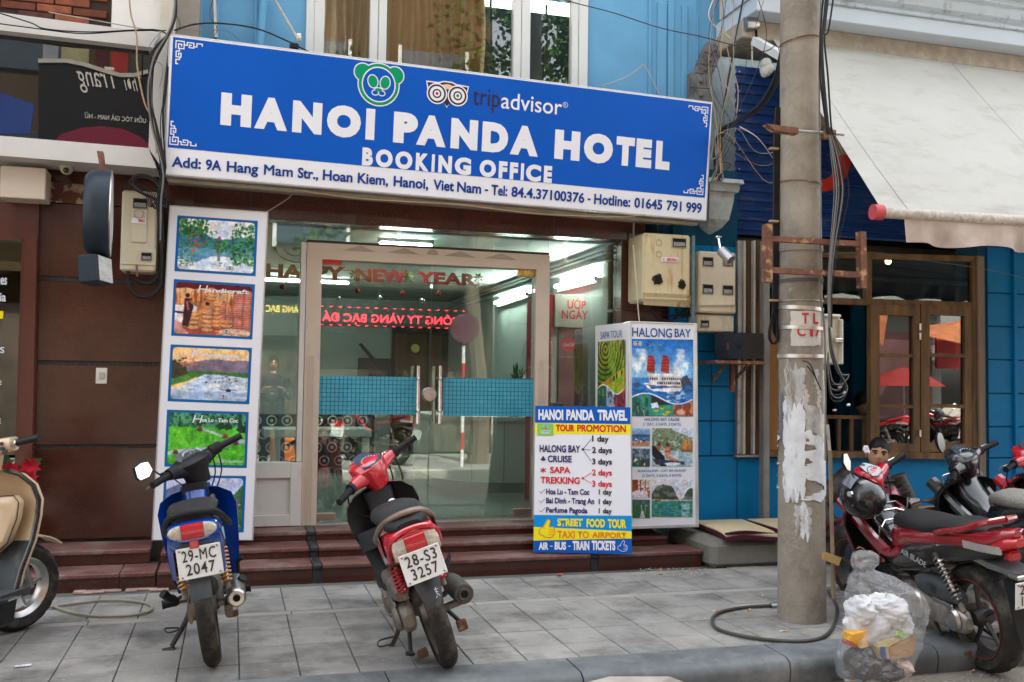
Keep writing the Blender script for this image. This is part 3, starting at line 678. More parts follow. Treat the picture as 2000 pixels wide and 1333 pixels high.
def pic_lake():
 p=Pic(130,92,(226,230,240));n=p.noise(8,6,3)
 hz=.5+.04*(p.noise(10,2,5)-.5);top=.36-.16*(np.exp(-((p.x-.18)/.16)**2))-.04*np.sin(p.x*9)-.04*p.noise(16,3,9)
 d=(p.y>top)&(p.y<.56);p.mixc(d,(60,110,150));p.mixc(d&(n>.55),(50,130,120));p.mixc(d&(p.y>.46),(70,140,150),.6)
 r_=(p.y>.56)&(p.y<.56+(.56-top)*.65+.06*p.noise(26,6,1));p.mixc(r_,(95,150,175));p.mixc(r_&(n<.45),(130,170,190))
 p.poly([(.5,.36),(.53,.3),(.56,.36),(.56,.52),(.5,.52)],(110,90,130));p.poly([(.49,.52),(.57,.52),(.55,.8),(.52,.8)],(100,130,140))
 L=[(38,92,42),(60,130,55),(30,70,40),(86,150,70)]
 p.speck(240,.0,.0,.38,.34,.014,L,3,.85,.022);p.speck(260,.7,.05,1.0,.85,.016,L,4,.85,.022);p.speck(70,.5,.4,.7,.62,.014,L,5,.8,.02);p.speck(60,0,.45,.2,.95,.014,L,6,.8);p.speck(60,.3,.2,.5,.6,.012,L,11,.8)
 for a,b,c,d_ in((.15,0,.12,.55),(.28,0,.3,.3),(.7,.1,.73,.75),(.86,.0,.8,.2)):p.line(a,b,c,d_,.008,(40,60,45),.8)
 p.speck(9,.1,.3,.4,.62,.025,[(190,60,60),(210,80,50)],8,.9,.03);p.speck(4,.54,.82,.62,.88,.016,[(70,90,70)],12)
 return p
def pic_baskets():
 p=Pic(130,92,(190,120,80));n=p.noise(40,3,2);p.grad((236,190,140),(214,140,95),.08,.6);p.mixc((p.y<.62)&(n>.52),(196,130,80));p.mixc((p.y<.62)&(n>.62),(150,80,50));p.mixc(p.y<.08+.05*p.noise(8,2,4),(95,30,38))
 p.poly([(0,.45),(.28,.42),(.28,.75),(0,.8)],(232,224,226));p.poly([(0,.56),(.18,.58),(.18,.62),(0,.6)],(80,40,40));p.poly([(0,.74),(.2,.86),(.2,1),(0,1)],(215,150,140));p.poly([(.1,.86),(1,.86),(1,1),(.2,1)],(165,75,60))
 for x,y in((.62,.6),(.9,.55)):pass
 for cx,top,w,b in((.84,.1,.07,.92),(.965,.1,.05,.9),(.63,.3,.04,.7),(.73,.5,.05,.86)):
  m_=(abs(p.x-cx)<w*np.clip(((p.y-top)/.1),0,1)**.5)&(p.y>top)&(p.y<b);p.mixc(m_,(205,130,115));p.mixc(m_&(np.sin(p.y*150)>.2),(160,85,75));p.mixc(m_&(p.x-cx>w*.55),(140,65,60),.5)
 for cx,ys,w in((.46,[.12,.18,.24,.3],.07),(.43,[.58,.66,.75,.84,.91],.085),(.24,[.62,.7,.78,.88],.08),(.54,[.42,.5,.58,.66,.74,.82],.055),(.68,[.74,.82],.08)):
  for y in ys:p.ell(cx,y,w,.05,(150,85,50));p.ell(cx,y-.012,w*.92,.032,(214,152,104))
 p.ell(.43,.42,.085,.09,(196,130,90));p.ell(.42,.39,.03,.035,(60,25,25))
 p.poly([(.12,.3),(.2,.3),(.24,.46),(.18,.86),(.1,.84)],(58,34,40));p.ell(.155,.25,.03,.045,(60,30,30));p.line(.19,.36,.3,.46,.03,(175,110,85));p.line(.15,.38,.17,.52,.03,(160,95,75))
 p.ell(.8,.94,.22,.08,(232,180,140));p.speck(50,.55,.9,.98,1,.03,[(240,200,160),(200,130,95)],5,.8,.012);return p
def pic_river():
 p=Pic(130,92,(240,196,130));p.grad((242,196,128),(230,190,160),0,.35)
 mt=.33-.14*np.exp(-((p.x-.55)/.3)**2)-.12*np.exp(-((p.x-.98)/.2)**2)+.03*p.noise(14,2,3);p.mixc((p.y>mt)&(p.y<.5),(128,112,128));p.mixc((p.y>mt+.08)&(p.y<.5),(112,104,118),.5)
 p.mixc((p.y>.43+.03*p.noise(12,2,2))&(p.y<.56),(66,112,60))
 rv=(p.y>.48+.04*p.x)&(p.x>.45-(p.y-.48)*1.2)&(p.y<1.2);rv|=p.y>.8;rv&=(p.y>.5+.12*np.clip(p.x-.6,0,1))
 n=p.noise(10,30,7);p.mixc(rv,(176,192,212));p.mixc(rv&(n>.5),(208,216,228));p.mixc(rv&(p.y>.85),(150,172,200),.5)
 p.poly([(0,.6),(.3,.48),(.36,.52),(.22,.64),(0,.74)],(74,130,60));p.poly([(0,.25),(.1,.3),(.22,.5),(0,.62)],(70,62,50));p.speck(50,0,.2,.18,.55,.018,[(52,58,40),(84,60,44)],3);p.speck(30,.08,.2,.32,.4,.02,[(196,110,100),(170,100,90)],4,.7,.01)
 p.speck(14,.45,.52,.85,.66,.014,[(40,36,44)],6,1,.012);p.ell(.75,.8,.035,.028,(30,28,34));p.line(.64,.79,.86,.79,.006,(60,60,70));return p
def pic_fields():
 p=Pic(130,92,(70,165,40));n=p.noise(26,12,4);p.mixc(n>.5,(92,186,52));p.mixc(p.noise(6,3,8)>.55,(120,205,66),.5);tr=p.y<.26+.03*p.noise(10,2,1);p.mixc(tr,(44,100,70));p.mixc(tr&(n>.48),(80,150,110));p.mixc(tr&(p.noise(30,10,5)>.6),(30,66,48))
 p.speck(20,.66,.2,.8,.3,.03,[(34,66,40)],3);p.speck(20,.9,.2,1,.35,.03,[(28,56,38)],4)
 path=[(0,.79),(.2,.74),(.5,.7),(.75,.62),(.82,.55),(.9,.53),(1,.54)];
 for(a,b),(c,d)in zip(path,path[1:]):p.line(a,b,c,d,.055,(176,190,200))
 path=[(.4,.3),(.55,.36),(.72,.45),(.85,.52)]
 for(a,b),(c,d)in zip(path,path[1:]):p.line(a,b,c,d,.03,(168,185,190))
 for x,y,c in((.1,.76,(50,62,90)),(.33,.73,(190,70,50)),(.58,.67,(150,80,60)),(.7,.64,(190,60,60)),(.74,.44,(120,70,60)),(.4,.31,(120,60,60)),(.88,.56,(90,60,90))):p.ell(x,y,.035,.03,c);p.ell(x,y-.03,.02,.02,(150,60,50));p.ell(x,y+.03,.045,.014,(90,50,40))
 return p
def pic_village():
 p=Pic(130,92,(190,196,226));mt=.28-.2*np.exp(-((p.x-.25)/.25)**2)+.06*p.noise(8,2,2);p.mixc(p.y>mt,(104,112,150));p.mixc(p.y>.55,(66,100,70));n=p.noise(18,12,3)
 p.poly([(.78,.5),(1,.12),(1,1),(.6,1),(.66,.6)],(60,104,58));p.mixc((p.x>.7)&(n>.55)&(p.y>.4),(110,92,110));p.speck(40,.7,.4,.95,.7,.025,[(150,130,140),(120,80,90),(190,180,180)],4,.9,.014);p.speck(60,.7,.6,1,1,.03,[(46,90,50),(84,130,66)],5,.8);p.poly([(.1,.7),(.5,.6),(.7,.9),(.3,1),(0,1)],(120,140,170));return p
def pic_boat():
 p=Pic(150,140,(62,132,208));p.grad((26,104,190),(150,196,230),0,.5)
 n=p.noise(5,6,6,4);p.mixc(np.clip((n-.5)*5,0,1)*(p.y>.12)*(p.y<.55),(236,240,246),.85)
 p.poly([(.78,.6),(.82,.5),(.9,.46),(.97,.55),(1,.6)],(74,76,84));p.poly([(0,.6),(.05,.57),(.12,.56),(.18,.6)],(80,86,96))
 p.mixc(p.y>.6,(36,96,168));w=p.noise(12,60,8);p.mixc((p.y>.6)&(w>.52),(58,128,190));p.mixc((p.y>.68)&(w>.5)&(abs(p.x-.72)<.15),(190,206,224),.8)
 p.poly([(.2,.57),(.28,.57),(.32,.65),(.84,.62),(.8,.675),(.6,.69),(.36,.675),(.27,.64)],(240,238,236));p.line(.24,.595,.84,.625,.012,(90,40,50));p.poly([(.28,.47),(.78,.47),(.82,.62),(.3,.6)],(224,216,214))
 for y,x0,x1 in((.52,.5,.8),(.575,.42,.8),(.52,.3,.42)):
  for x in np.arange(x0,x1,.035):p.poly([(x,y-.02),(x+.022,y-.02),(x+.022,y+.012),(x,y+.012)],(70,52,66))
 p.poly([(.26,.45),(.8,.45),(.8,.47),(.26,.47)],(246,244,242))
 for cx in(.3,.53):
  p.poly([(cx-.02,.21),(cx+.05,.21),(cx+.085,.28),(cx+.08,.44),(cx-.05,.42),(cx-.04,.3)],(150,42,42))
  for t in range(5):p.line(cx-.045,.4-.035*t,cx+.08,.42-.045*t,.006,(205,110,90))
 wy=.76+.11*np.cos((p.x-.08)*5.1+3.5)*-1;wy=.775-.07*np.sin((p.x+.03)*6.0+.0);low=p.y>wy
 q=p.x<.33;p.mixc(low&q,(32,96,84));p.mixc(low&q&(p.noise(16,10,2)>.55),(66,130,110));
 p.mixc(low&~q&(p.x<.68),(52,150,120));p.mixc(low&~q&(p.x<.68)&(p.y<.86),(48,52,50));p.mixc(low&(p.x>=.68),(150,76,50));p.mixc(low&(p.x>=.68)&(p.noise(10,8,4)>.5),(206,130,90))
 p.ell(.8,.95,.07,.035,(226,170,160));p.poly([(.32,.84),(.42,.82),(.45,.89),(.33,.9)],(235,240,245));
 for x,y in((.1,.86),(.2,.92)):p.line(x,y,x+.02,y+.1,.012,(190,160,140));p.ell(x,y-.01,.012,.014,(60,40,30))
 for x,y in((.4,.93),(.5,.9),(.6,.95),(.55,.98)):p.ell(x,y,.04,.012,(240,196,40));p.ell(x,y-.015,.01,.014,(190,60,40))
 p.mixc(abs(p.y-wy)<.008,(240,244,250));p.mixc(abs(p.y-wy-.012)<.004,(50,90,160));return p
def pic_terrace():
 p=Pic(96,150,(110,130,30));r_=np.hypot((p.x-.3)*1.1,(p.y-.12)*1.35);s=np.sin(r_*60+3*p.noise(4,4,2));p.grad((166,160,50),(90,130,36),0,.6);p.mixc(s>.1,(78,90,26));p.mixc(s>.7,(46,50,22));p.mixc((p.noise(5,6,4)>.52)&(p.x>.4),(150,190,54),.6)
 p.poly([(.05,.66),(1,.4),(1,.8),(0,.8)],(196,176,50));p.mixc((p.y>.52)&(p.x>.5)&(p.noise(26,20,6)>.48),(130,186,48));p.poly([(.1,.64),(.6,.54),(.62,.6),(.2,.7)],(190,120,50),.7)
 for x,y in((.62,.5),(.72,.46),(.9,.42)):p.ell(x,y+.06,.025,.045,(36,30,34))
 p.speck(14,.4,.0,1,.15,.06,[(66,84,30),(180,176,60)],7,.5)
 wy=.74+.08*np.sin(p.x*5.6-1.9)+.0;wy=.72-.07*np.sin(p.x*6.2+.2);low=p.y>wy;p.mixc(low,(50,90,84));p.mixc(low&(p.x>.33)&(p.x<.66),(160,176,200));p.mixc(low&(p.x>.66),(110,56,66));p.mixc(low&(p.noise(18,22,9)>.55)&(p.x>.66),(200,60,70));p.mixc(low&(p.noise(14,12,5)>.55)&(p.x<.33),(110,160,60));p.mixc(low&(p.noise(14,22,3)>.56)&(p.x>.33)&(p.x<.66),(70,76,90))
 p.mixc(abs(p.y-wy)<.009,(240,244,248));return p
def pic_small(kind):
 p=Pic(48,44,(120,160,190));n=p.noise(12,10,kind)
 if kind==1:p.grad((150,190,226),(90,130,170),0,.5);p.mixc((p.y>.35)&(p.y<.48),(60,86,110));p.mixc((p.y>.48),(66,120,170));p.mixc(p.y>.72,(184,140,110));p.speck(16,.05,.55,.95,.85,.04,[(70,44,44),(230,220,210),(170,90,60)],2)
 if kind==2:p.mixc(p.y<.55,(120,140,160));p.mixc(n>.5,(60,80,96));p.mixc(p.y>.55,(44,84,78));p.speck(14,.1,.55,.9,.9,.07,[(150,40,60),(60,140,60),(190,190,180),(40,50,60)],3);p.line(.45,.1,.5,.6,.03,(220,220,220))
 if kind==3:p.grad((120,56,30),(180,100,56));p.mixc((p.x>.35)&(p.y<.6)&(n>.4),(214,200,190));p.poly([(0,.7),(.4,.55),(.85,.62),(.9,1),(0,1)],(226,206,214));p.line(.5,.0,.5,.6,.06,(110,50,26));p.line(.75,.0,.75,.6,.05,(110,50,26))
 if kind==4:p.a[:]=(58,92,66);p.mixc(n>.5,(44,110,54));p.mixc((p.y>.6)&(abs(p.x-.6)<.25*(p.y-.4)),(190,186,180));p.line(.55,.3,.55,.75,.04,(180,180,196));p.line(.75,.3,.75,.7,.04,(150,150,170));p.line(.5,.32,.66,.12,.04,(190,190,200));p.line(.66,.12,.84,.32,.04,(190,190,200));p.mixc(p.y<.3,(70,92,110),.7)
 return p
def pic_couple():
 p=Pic(90,84,(200,208,226));n=p.noise(12,14,5);c=(p.y<.62)&(p.y>np.where(p.x<.5,.0,.05+.5*(p.x-.5)*.8));p.mixc(c,(124,138,116));p.mixc(c&(n>.5),(88,112,74));p.mixc(c&(n>.62),(170,176,170));p.mixc((p.y>.58),(186,200,206));p.mixc((p.y>.58)&(p.noise(8,30,3)>.5),(150,178,186))
 p.poly([(.78,.25),(.84,.3),(.86,.56),(.76,.56)],(214,120,40));p.poly([(.9,.3),(.98,.36),(.99,.56),(.9,.56)],(206,110,40));p.poly([(.68,.56),(1,.56),(.98,.62),(.72,.62)],(120,90,60))
 p.poly([(.0,.45),(.1,.5),(.3,.75),(.35,1),(.2,1),(0,.7)],(36,36,50));p.ell(.16,.5,.05,.08,(150,90,66));p.ell(.17,.42,.03,.04,(50,30,26));p.ell(.38,.44,.045,.055,(90,50,36));p.ell(.38,.62,.075,.14,(190,130,100));p.line(.34,.6,.44,.6,.04,(190,40,60));p.line(.38,.76,.62,.88,.09,(186,126,96));p.poly([(.0,.8),(.8,.88),(.8,.95),(.1,.95)],(60,60,76));p.ell(.5,.93,.2,.035,(210,214,226));return p
def pic_bay():
 p=Pic(90,84,(206,206,216));n=p.noise(9,12,8)
 mt=.5-.38*np.exp(-((p.x-.3)/.3)**4)+.0;mt=np.minimum(mt,.5-.3*np.exp(-((p.x-.95)/.16)**2));mt=np.where((p.x>.6)&(p.x<.8),mt+.04,mt);c=(p.y>mt+.05*p.noise(12,2,2))&(p.y<.55);p.mixc(c,(84,90,84));p.mixc(c&(n>.5),(58,76,58));p.mixc(c&(n<.4),(112,112,112));p.mixc((p.y>.53)&(p.y<.57),(190,184,160));p.mixc(p.y>.57,(48,112,106));p.mixc((p.y>.57)&(p.noise(10,40,4)>.52),(74,140,128));p.mixc((p.y>.6)&(abs(p.x-.82)<.1)&(p.noise(10,30,6)>.4),(150,186,184));p.poly([(.06,.6),(.08,.55),(.2,.54),(.24,.6)],(120,84,66));return p
PL=Frame((-.498,7.15,.239),(.9972,-.0719,-.02),(.0207,.0165,.9996),.671,2.339)
tp=thing('tall_picture_board','tall white board of five blue framed tour pictures leaning left of the glass shopfront','board',tuple(PL.p(.33,0)))
m=MB();m.fbox(PL,0,0,.671,2.339,-.035,0,.004);m.build('backing',WHITEV,tp)
m=MB();m.fbox(PL,-.004,0,.0,2.339,-.04,.004);m.fbox(PL,.671,0,.675,2.339,-.04,.004);m.fbox(PL,-.004,2.335,.675,2.342,-.04,.004);m.build('edge_trim',mat('board_trim',(.5,.48,.46),.4,metal=.3),tp)
PB=mat('picture_border',(.004,.12,.36),.35,var=0)
quads=[((347,421),(504,432),(499.5,540),(341,530)),((340,545.5),(498.5,556),(493,663.5),(334.5,656)),((333.5,673),(492.5,680),(487,790),(327.5,784)),((326.5,800.5),(486,805),(482,914.5),(321,911.5)),((321,928),(480.5,930),(476,1040),(315,1040))]
caps=[('Hoan Kiem',.3,.5),('Handicraft',.28,.68),('Perfume pagoda',.24,.62),('Hoa Lu - Tam Coc',.3,.6),('',0,0)]
for q,fn,(cap,c0_,c1_)in zip(quads,(pic_lake,pic_baskets,pic_river,pic_fields,pic_village),caps):
 Q=[PL.uv(*c)for c in q];m=MB();m.fpoly(PL,[Q[0],Q[3],Q[2],Q[1]],.0015);bd=m.build('picture_border',PB,tp,smooth=False)
 c=np.mean(Q,0);I=[tuple(c+(np.array(x)-c)*np.array([.935,.91]))for x in Q]
 p=fn();rr_=.07;cx=np.minimum(p.x,1-p.x)*1.42;cy_=np.minimum(p.y,1-p.y);mask=~((cx<rr_)&(cy_<rr_)&(np.hypot(cx-rr_,cy_-rr_)>rr_))
 o=p.build('picture',PL,0,0,0,0,tp,n=.003,mask=mask,quad=I)
 du=I[1][0]-I[0][0];dv=I[0][1]-I[3][1]
 if cap:
  u0=I[0][0]+du*c0_;v0=I[0][1]-dv*.17
  lettering(cap[0],PL,u0,v0-.008,u0+du*.11,v0+dv*.13,WHITEV,tp,n=.0045,bold=.0,slant=.25);lettering(cap[1:],PL,u0+du*.12,v0,u0+du*(c1_),v0+dv*.08,WHITEV,tp,n=.0045,bold=.03)
 e=(I[2][0]-du*.34,I[2][1]+dv*.075);owl(PL,(e[0],e[1]),(e[0]+.028,e[1]),.011,.0045,tp)
 lettering('tripadvisor',PL,e[0]+.045,e[1]-.008,I[2][0]-.012,e[1]+.012,WHITEV,tp,n=.0045,bold=0)
HB=Frame((2.966,6.9,.262),(1,0,0),(0,.03,1),.565,1.585)
xr_=2.966;HB.O.x=xr_-.002
hb=thing('halong_lightbox','white two sided light box with HALONG BAY and SAPA TOUR pictures','light box',tuple(HB.p(.28,0)))
m=MB();m.hexa([Vector((2.966,6.9,.262)),Vector((3.531,6.9,.255)),Vector((3.531,7.5,.262)),Vector((2.906,7.5,.262)),Vector((2.95,6.948,1.845)),Vector((3.515,6.948,1.845)),Vector((3.515,7.5,1.845)),Vector((2.886,7.5,1.845))])
m.build('case',WHITEV,hb,smooth=False)
m=MB();m.fbox(HB,.545,0,.571,1.585,-.03,.006,.003);m.fbox(HB,-.006,1.58,.571,1.592,-.5,.006,.003);m.fbox(HB,-.0,-.006,.571,.02,-.03,.006,.003);m.fbox(HB,-.012,0,.012,1.585,-.02,.005,.003);m.build('alu_edge',mat('lightbox_alu',(.62,.62,.58),.35,metal=.5),hb)
Z=lambda x,y:(1030+x/2.837,620+y/2.837)
def HT(s,x0,y0,x1,y1,mm=NAVYT,bold=.0,**k):return letters_px(s,HB,*Z(x0,y0),*Z(x1,y1),mm,hb,n=.004,bold=bold,**k)
LB=mat('lightbox_blue',(.02,.09,.30),.4,var=0)
HT('HALONG',580,107,800,63,LB,.012);HT('BAY',815,110,905,66,LB,.012)
def HP(p,x0,y0,x1,y1,border=True):
 Q=[HB.uv(*Z(x,y))for x,y in((x0,y0),(x1,y0+(x1-x0)*.012),(x1,y1+(x1-x0)*.004),(x0,y1))]
 if border:
  m=MB();e=.004;m.fpoly(HB,[(Q[0][0]-e,Q[0][1]+e),(Q[3][0]-e,Q[3][1]-e),(Q[2][0]+e,Q[2][1]-e),(Q[1][0]+e,Q[1][1]+e)],.0025);m.build('picture_border',LB,hb,smooth=False)
 p.build('picture',HB,0,0,0,0,hb,n=.004,quad=Q)
HP(pic_boat(),573,123,915,546);HP(pic_small(1),575,616,678,713,0);HP(pic_couple(),690,614,915,826,0);HP(pic_small(2),575,727,678,828,0)
HP(pic_small(3),575,900,678,1000,0);HP(pic_bay(),688,898,915,1106,0);HP(pic_small(4),575,1010,678,1113,0)
HT('HALONG BAY CRUISE',648,574,842,558,LB,.01);HT('(1 DAY, 2 DAYS ,3 DAYS)',640,600,848,585,LB,.01);HT('BUNGALOW - CAT BA ISLAND',612,858,877,842,LB,.01);HT('(2 DAYS, 3 DAYS, 4 DAYS)',635,885,852,868,LB,.01)
o1,o2=HB.uv(*Z(597,148)),HB.uv(*Z(622,148));owl(HB,o1,o2,.015,.0055,hb);HT('trip',637,158,672,136,DKT,0);HT('advisor',673,158,752,142,WHITEV,0)
HS=Frame((2.896,7.5,.262),(.06,-.6,0),(-.012,0,1),.6,1.58)
HS.O=Vector((2.906,7.5,.262));HS.U=Vector((.06,-.6,0)).normalized();HS.V=Vector((-.0126,.0,1)).normalized();HS.N=HS.U.cross(HS.V).normalized()
if HS.N.x>0:HS.N=-HS.N
HS.O=HS.O+HS.N*.002
Q=[HS.uv(*q)for q in((1169,669),(1221,664),(1222,800),(1168,800))]
Zs=lambda x,y:(1150+x/6.664,600+y/6.664)
Q=[HS.uv(*Zs(*q))for q in((125,455),(473,420),(473,1320),(118,1320))]
pic_terrace().build('picture',HS,0,0,0,0,hb,n=.004,quad=[Q[0],Q[1],Q[2],Q[3]])
letters_px('SAPA TOUR',HS,*Zs(158,415),*Zs(438,297),LB,hb,n=.004,bold=.0)
PR=Frame((2.152,6.8,.125),(.9585,-.285,-.002),(.0554,.176,.983),.719,1.084)
pb=thing('tour_promotion_board','white blue and yellow TOUR PROMOTION board leaning on the lowest granite step','board',tuple(PR.p(.36,0)))
m=MB();m.fbox(PR,0,0,.719,1.084,-.025,0,.002);m.build('backing',WHITEV,pb)
BB=mat('board_blue',(.0,.09,.42),.4,var=.04)
def band(x,y,x2,y2,y3,y4,mm,f=Z,n=.0015):
 Q=[PR.uv(*f(x,y)),PR.uv(*f(x2,y2)),PR.uv(*f(x2,y3)),PR.uv(*f(x,y4))];m=MB()
 Q=[(max(.0,min(.719,u)),max(.0,min(1.084,v)))for u,v in Q];m.fpoly(PR,[Q[0],Q[3],Q[2],Q[1]],n);return m.build('colour_band',mm,pb,smooth=False)
band(20,480,600,485,594,584,BB);band(20,586,600,596,650,646,YELT)
Z5=lambda x,y:(860+x/5,980+y/5)
band(880,130,1900,141,293,248,SKYB,Z5);band(880,248,1900,293,362,381,YELT,Z5);band(880,381,1900,362,530,530,BB,Z5)
band(55,588,144,590,657,655,mat('logo_green',(.22,.5,.12),.4,var=0),n=.0028)
def PT(s,x0,y0,x1,y1,mm,bold=.03,f=Z,n=.004,**k):return letters_px(s,PR,*f(x0,y0),*f(x1,y1),mm,pb,n=n,bold=bold,**k)
for s,x0,x1 in(('HANOI',60,198),('PANDA',215,370),('TRAVEL',388,552)):PT(s,x0,569+(x0-60)*.01,x1,511+(x1-60)*.01,WHITEV,.05)
PT('TOUR',157,632,262,596,REDT,.045);PT('PROMOTION',275,635,545,600,REDT,.045)
for s,x0,y0,x1,y1,mm in(('1 day',358,690,450,658,BLACKT),('2 days',358,753,468,721,BLACKT),('3 days',358,816,468,785,BLACKT),('HALONG BAY',67,747,292,711,INDIGO),('CRUISE',112,803,245,768,INDIGO),('SAPA',125,864,238,830,REDT),('TREKKING',72,921,290,887,REDT),('2 days',358,877,468,845,REDT),('3 days',358,939,468,907,REDT),
('Hoa Lu - Tam Coc',103,981,343,953,INDIGO),('Bai Dinh - Trang An',103,1031,370,1004,INDIGO),('Perfume Pagoda',103,1083,332,1056,INDIGO),('1 day',395,983,468,955,BLACKT),('1 day',395,1036,468,1008,BLACKT),('1 day',395,1087,468,1060,BLACKT)):PT(s,x0,y0,x1,y1,mm,.03)
U=lambda x,y,f=Z:PR.uv(*f(x,y))
strokes(PR,[[U(307,733),U(352,677)],[U(307,733),U(352,736)],[U(307,733),U(352,797)]],.0035,.003,INDIGO,pb);strokes(PR,[[U(307,893),U(355,862)],[U(307,893),U(355,921)]],.0035,.003,REDT,pb)
disc(PR,U(307,733),.009,.0035,INDIGO,pb,'dot');disc(PR,U(307,893),.009,.0035,REDT,pb,'dot')
for x,y in((80,788),(94,788),(87,777)):disc(PR,U(x,y),.0085,.003+(y-770)*1e-5+x*1e-6,INDIGO,pb,'club_mark')
strokes(PR,[[U(87,784),U(87,797)]],.005,.0036,INDIGO,pb);strokes(PR,[[U(73,840),U(101,856)],[U(73,856),U(101,840)],[U(87,834),U(87,861)]],.007,.003,REDT,pb,'cross_mark')
for y in(966,1018,1070):strokes(PR,[[U(66,y),U(75,y+10),U(96,y-12)]],.003,.003,INDIGO,pb,'tick_mark')
U5=lambda x,y:PR.uv(*Z5(x,y))
def seg(s,x0,yb0,x1,yt1,mm,bold=.05,n=.004):PT(s,x0,yb0,x1,yt1,mm,bold,Z5,n)
OUTL=mat('print_shadow',(.25,.03,.02),.4,var=0)
seg('STREET',1142,240,1390,170,YELT);seg('FOOD',1428,252,1607,172,YELT);seg('TOUR',1636,260,1815,175,YELT)
seg('TAXI',1142,358,1312,288,ORGT,.02);seg('TO',1340,356,1450,292,ORGT,.02);seg('AIRPORT',1480,354,1818,304,ORGT,.03)
seg('AIR',960,471,1056,400,WHITEV);seg('BUS',1116,471,1228,394,WHITEV);seg('TRAIN',1292,474,1455,388,WHITEV);seg('TICKETS',1478,475,1708,385,WHITEV)
for x in(1085,1262):band(x-12,432,x+10,432,440,440,WHITEV,Z5,.004)
def thumb(cx,cy,s,mm,fill,wd,n=.004):
 out_=[(-70,5),(-30,-30),(15,-100),(35,-95),(40,-70),(25,-20),(60,-25),(82,-15),(85,20),(80,55),(60,78),(25,85),(-10,80),(-45,60),(-75,40)]
 P=[U5(cx+x*s,cy+y*s)for x,y in out_]
 if fill:
  m=MB();m.fpoly(PR,P[::-1],n);m.build('thumb_icon',fill,pb,smooth=False)
 strokes(PR,[P],wd,n+.001,mm,pb,'thumb_outline',closed=True)
 strokes(PR,[[U5(cx+x*s,cy+y*s)for x,y in l]for l in([(30,5),(84,0)],[(25,30),(84,28)],[(20,55),(76,55)],[(-30,-30),(-20,0)])],wd*.8,n+.001,mm,pb,'thumb_outline')
thumb(1035,270,.95,ORGT,YELT,.005);thumb(1775,440,.58,WHITEV,None,.003)
owl(PR,U(92,610),U(108,611),.009,.004,pb);PT('tripadvisor',66,634,132,624,WHITEV,0);PT('ooooo',76,645,122,638,WHITEV,.02)
rb=thing('blue_restaurant_building','deep blue plastered restaurant building with a pale cornice, right of the utility pole','building',(5,7.5,0))
BY=7.35
ox0,ox1=at(1441,600,BY).x,at(1912,700,BY).x
oz1=at(1700,492,BY).z;oz0=at(1700,884,BY).z
GDB=mat('blue_groove',(.003,.06,.12),.7)
core=MB();core.box((3.52,BY+.012,.0),(ox0,BY+.3,3.2));core.box((ox0,BY+.012,0),(ox1,BY+.3,oz0-.035));core.box((ox1,BY+.012,0),(12,BY+.3,3.6));core.build('wall_core',GDB,rb,smooth=False)
def course(x0,x1,z0,z1):MB().box((x0+.003,BY,z0+.005),(x1-.003,BY+.05,z1-.005),.004).build('wall_block',DBLUE,rb)
zl=[at(1400,y,BY).z for y in(1020,891,823,755,688,620,480)]
for a,b in zip(zl,zl[1:]):
 xm=at(1389,800,BY).x
 if a==zl[0]:course(3.5,ox0,.1,b)
 else:course(3.5,xm,a,b);course(xm,ox0,a,b)
course(ox0,ox1,.05,oz0-.035)
zr=[.05]+[at(1950,y,BY).z for y in(895,834,769,703,638,573,500)]
xg=at(1978,700,BY).x;zr[-1]=3.3
for i,(a,b)in enumerate(zip(zr,zr[1:])):
 if i<1:course(ox1+.1,9,a,b)
 else:course(ox1+.1,xg,a,b);course(xg+.03,9,a,b)
MB().box((xg-.004,BY-.03,.05),(xg+.035,BY+.03,3.3),.004).build('wall_pier',DBLUE,rb)
m=MB();wallbox(m,1912,500,1918,1000,BY-.06,.12,.01);m.build('window_post',mat('weathered_trim',(.24,.18,.13),.8,var=.3,streak=6),rb)
m=MB();wallbox(m,1908,500,1926,1010,BY-.03,.1,.01);m.build('window_post',mat('weathered_trim',(.2,.2,.2)),rb)
bz=at(1450,1054,6.56).z
bn=tag(MB().box((3.47,6.56,-.02),(6.5,7.36,bz),.05).build('cement_bench',mat('bench_cement',(.20,.19,.165),.9,var=.25,scale=3,bump=.8,bscale=50,dirt=(3,.5,.7,(.1,.095,.08),1))),'grey cement bench along the foot of the deep blue wall','bench')
